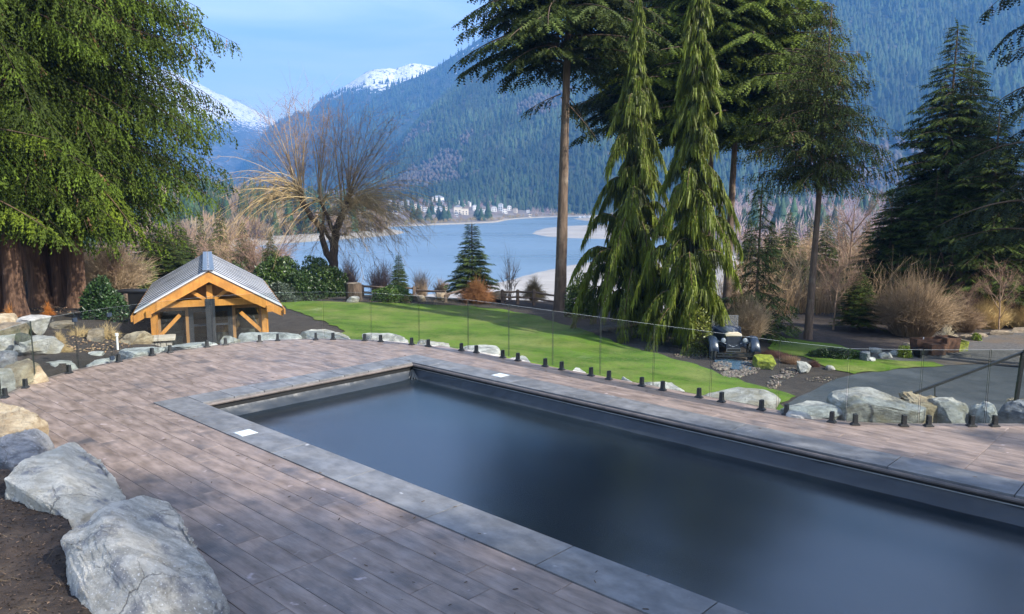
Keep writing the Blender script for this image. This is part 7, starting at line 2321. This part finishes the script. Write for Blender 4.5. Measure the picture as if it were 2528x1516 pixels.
# ------------------------------------------------------------------ rusty planters on a pallet
M_RUST = mat('rusted_steel', (0.055, 0.028, 0.016), (0.13, 0.062, 0.030), 0.85, 6, bump=0.4, c3=(0.03, 0.02, 0.016), s3=2)
M_PALLET = mat('grey_pallet_wood', (0.06, 0.058, 0.055), (0.12, 0.115, 0.105), 0.9, 5, (1, 6, 6))
M_POTSOIL = mat('pot_soil', (0.06, 0.035, 0.02), (0.11, 0.065, 0.04), 0.95, 20, bump=0.8)
def planters():
    c = PT(2328, 884)
    t = empty('wooden_pallet', (c[0], c[1] + .5, c[2]), 'long grey pallet carrying the rusty planters on the gravel', 'pallet', rz=.16)
    for i in range(9):
        m = MB(); m.box((-1.0 + i * .26, 0, .125), (.17, 1.1, .025)); m.build('board', M_PALLET, t)
    for y in (-.5, 0, .5):
        m = MB(); m.box((.04, y, .055), (2.3, .1, .11)); m.build('bearer', M_PALLET, t)
    R = Matrix.Rotation(.16, 3, 'Z'); B = Vector(t.location)
    def trough(x, y, w, d, h, label, taper=.9, mat_=None, soil=.86):
        pt_ = empty('planter', B + R @ Vector((x, y, .14)), label, 'planter', 'rusty steel planters', .16)
        m = MB(); a, b = w / 2, d / 2; ti = .03; k = taper
        V = [(-a * k, -b * k, 0), (a * k, -b * k, 0), (a * k, b * k, 0), (-a * k, b * k, 0), (-a, -b, h), (a, -b, h), (a, b, h), (-a, b, h),
             (-a + ti, -b + ti, h), (a - ti, -b + ti, h), (a - ti, b - ti, h), (-a + ti, b - ti, h), (-a + ti, -b + ti, h * soil), (a - ti, -b + ti, h * soil), (a - ti, b - ti, h * soil), (-a + ti, b - ti, h * soil)]
        m.add(V, [(3, 2, 1, 0), (0, 1, 5, 4), (1, 2, 6, 5), (2, 3, 7, 6), (3, 0, 4, 7)] + [(4 + i, 4 + (i + 1) % 4, 8 + (i + 1) % 4, 8 + i) for i in range(4)] + [(8 + i, 8 + (i + 1) % 4, 12 + (i + 1) % 4, 12 + i) for i in range(4)])
        m.build('wall', mat_ or M_RUST, pt_)
        m = MB(); m.add([(-a + ti, -b + ti, h * soil - .002), (a - ti, -b + ti, h * soil - .002), (a - ti, b - ti, h * soil - .002), (-a + ti, b - ti, h * soil - .002)], [(0, 1, 2, 3)]); m.build('soil', M_POTSOIL, pt_)
        return pt_
    trough(-.95, -.25, .40, .5, .26, 'small low black planter at the left end of the pallet', mat_=M_TRACK)
    trough(-.35, -.32, .72, .55, .46, 'square rusty planter in front on the pallet')
    trough(-.25, .33, 1.3, .5, .56, 'long rusty planter behind the square one')
    trough(.66, .22, .66, .75, .62, 'tallest rusty planter at the right end of the pallet')
    gp = trough(1.28, .25, .46, .5, .42, 'yellow green mossy planter just right of the pallet', mat_=M_RMOSS)
    for (x, y, z, lb) in ((-.42, .33, .64, 'upright white tag in the long rusty planter, left of the other'), (.12, .1, .56, 'upright white tag in front of the long rusty planter')):
        m = MB(); m.box((0, 0, .02), (.045, .01, .20)); tag(m.build('plant_tag', M_WHITEP, None, B + R @ Vector((x, y, z)), (0, .05, .2)), lb, 'tag')
planters()

# ------------------------------------------------------------------ handrail at the right
def handrail():
    y0, y1 = 13.1, 13.4
    a = PD(2205, 990, y0); b = PD(2262, 971, y0); c = PD(2545, 862, y1); e = PD(2680, 812, y1 + .2)
    base = PD(2308, 1030, y0)
    t = empty('handrail', (base[0], y0, 0.0), 'black sloping handrail with posts at the right edge behind the glass', 'handrail')
    B = Vector(t.location)
    m = MB(); m.bar(Vector(a) - B, Vector(e) - B, .042, .042); m.build('rail', M_BLACK, t)
    p = Vector(PD(2308, 953, y0)); q = Vector(PD(2308, 990, y0)); m = MB(); m.bar(p - B, (q.x - B.x, q.y - B.y, q.z - B.z), .014, .014); m.box((q.x - B.x, 0, q.z - B.z - .02), (.045, .045, .22)); m.build('post', M_BLACK, t)
    p = Vector(PD(2526, 872, y1)); q = Vector(PD(2508, 993, y1)); m = MB(); m.bar(p - B, q - B, .055, .055); m.box(q - B, (.13, .13, .015)); m.box(Vector(PD(2527, 868, y1)) - B, (.02, .02, .08)); m.build('post', M_BLACK, t)
handrail()

# ------------------------------------------------------------------ litter on the deck, coping and cover
M_LITTER = mat_leaf('litter', 0.0, 0.9, 1.0, 0.2)
def deck_litter():
    rs = np.random.RandomState(9)
    g = Geo()
    n = 420
    s = rs.uniform(-4, 13, n); t = rs.uniform(-5, 7.0, n)
    out = ~((s > OUT_S0) & (t > IN_T0) & (t < IN_T1))
    s, t = s[out], t[out]
    P = np.array([ST(a, b, 0.004) for a, b in zip(s, t)])
    oncope = (t > OUT_T0) & (t < OUT_T1) & (s > OUT_S0)
    P[:, 2] = np.where(oncope, 0.0165, 0.004)
    ok = inside(P[:, :2], np.array(DECK)); P = P[ok]; n = len(P)
    a = rs.uniform(0, 6.28, n)
    f = np.column_stack([np.cos(a), np.sin(a), np.zeros(n)])
    TV = np.array([(-.5, -.1, 0), (.5, -.06, 0), (.45, .1, 0), (-.5, .08, 0), (-.3, 0, .12), (.3, 0, .1)]); TF = np.array([(0, 1, 5), (0, 5, 4), (1, 2, 5), (2, 3, 4), (2, 4, 5), (3, 0, 4)])
    c = np.array([0.05, 0.035, 0.022])[None] * rs.uniform(.5, 2.5, n)[:, None]
    V, Fc, C = place(TV, TF, P, f, np.tile([0, 0, 1.0], (n, 1)), rs.uniform(.02, .06, n), c)
    g.add(V, Fc, C)
    tag(link('deck_litter', g.mesh('deck_litter', M_LITTER)), 'tiny brown needles and leaf bits strewn over the deck and coping', kind='stuff')
deck_litter()
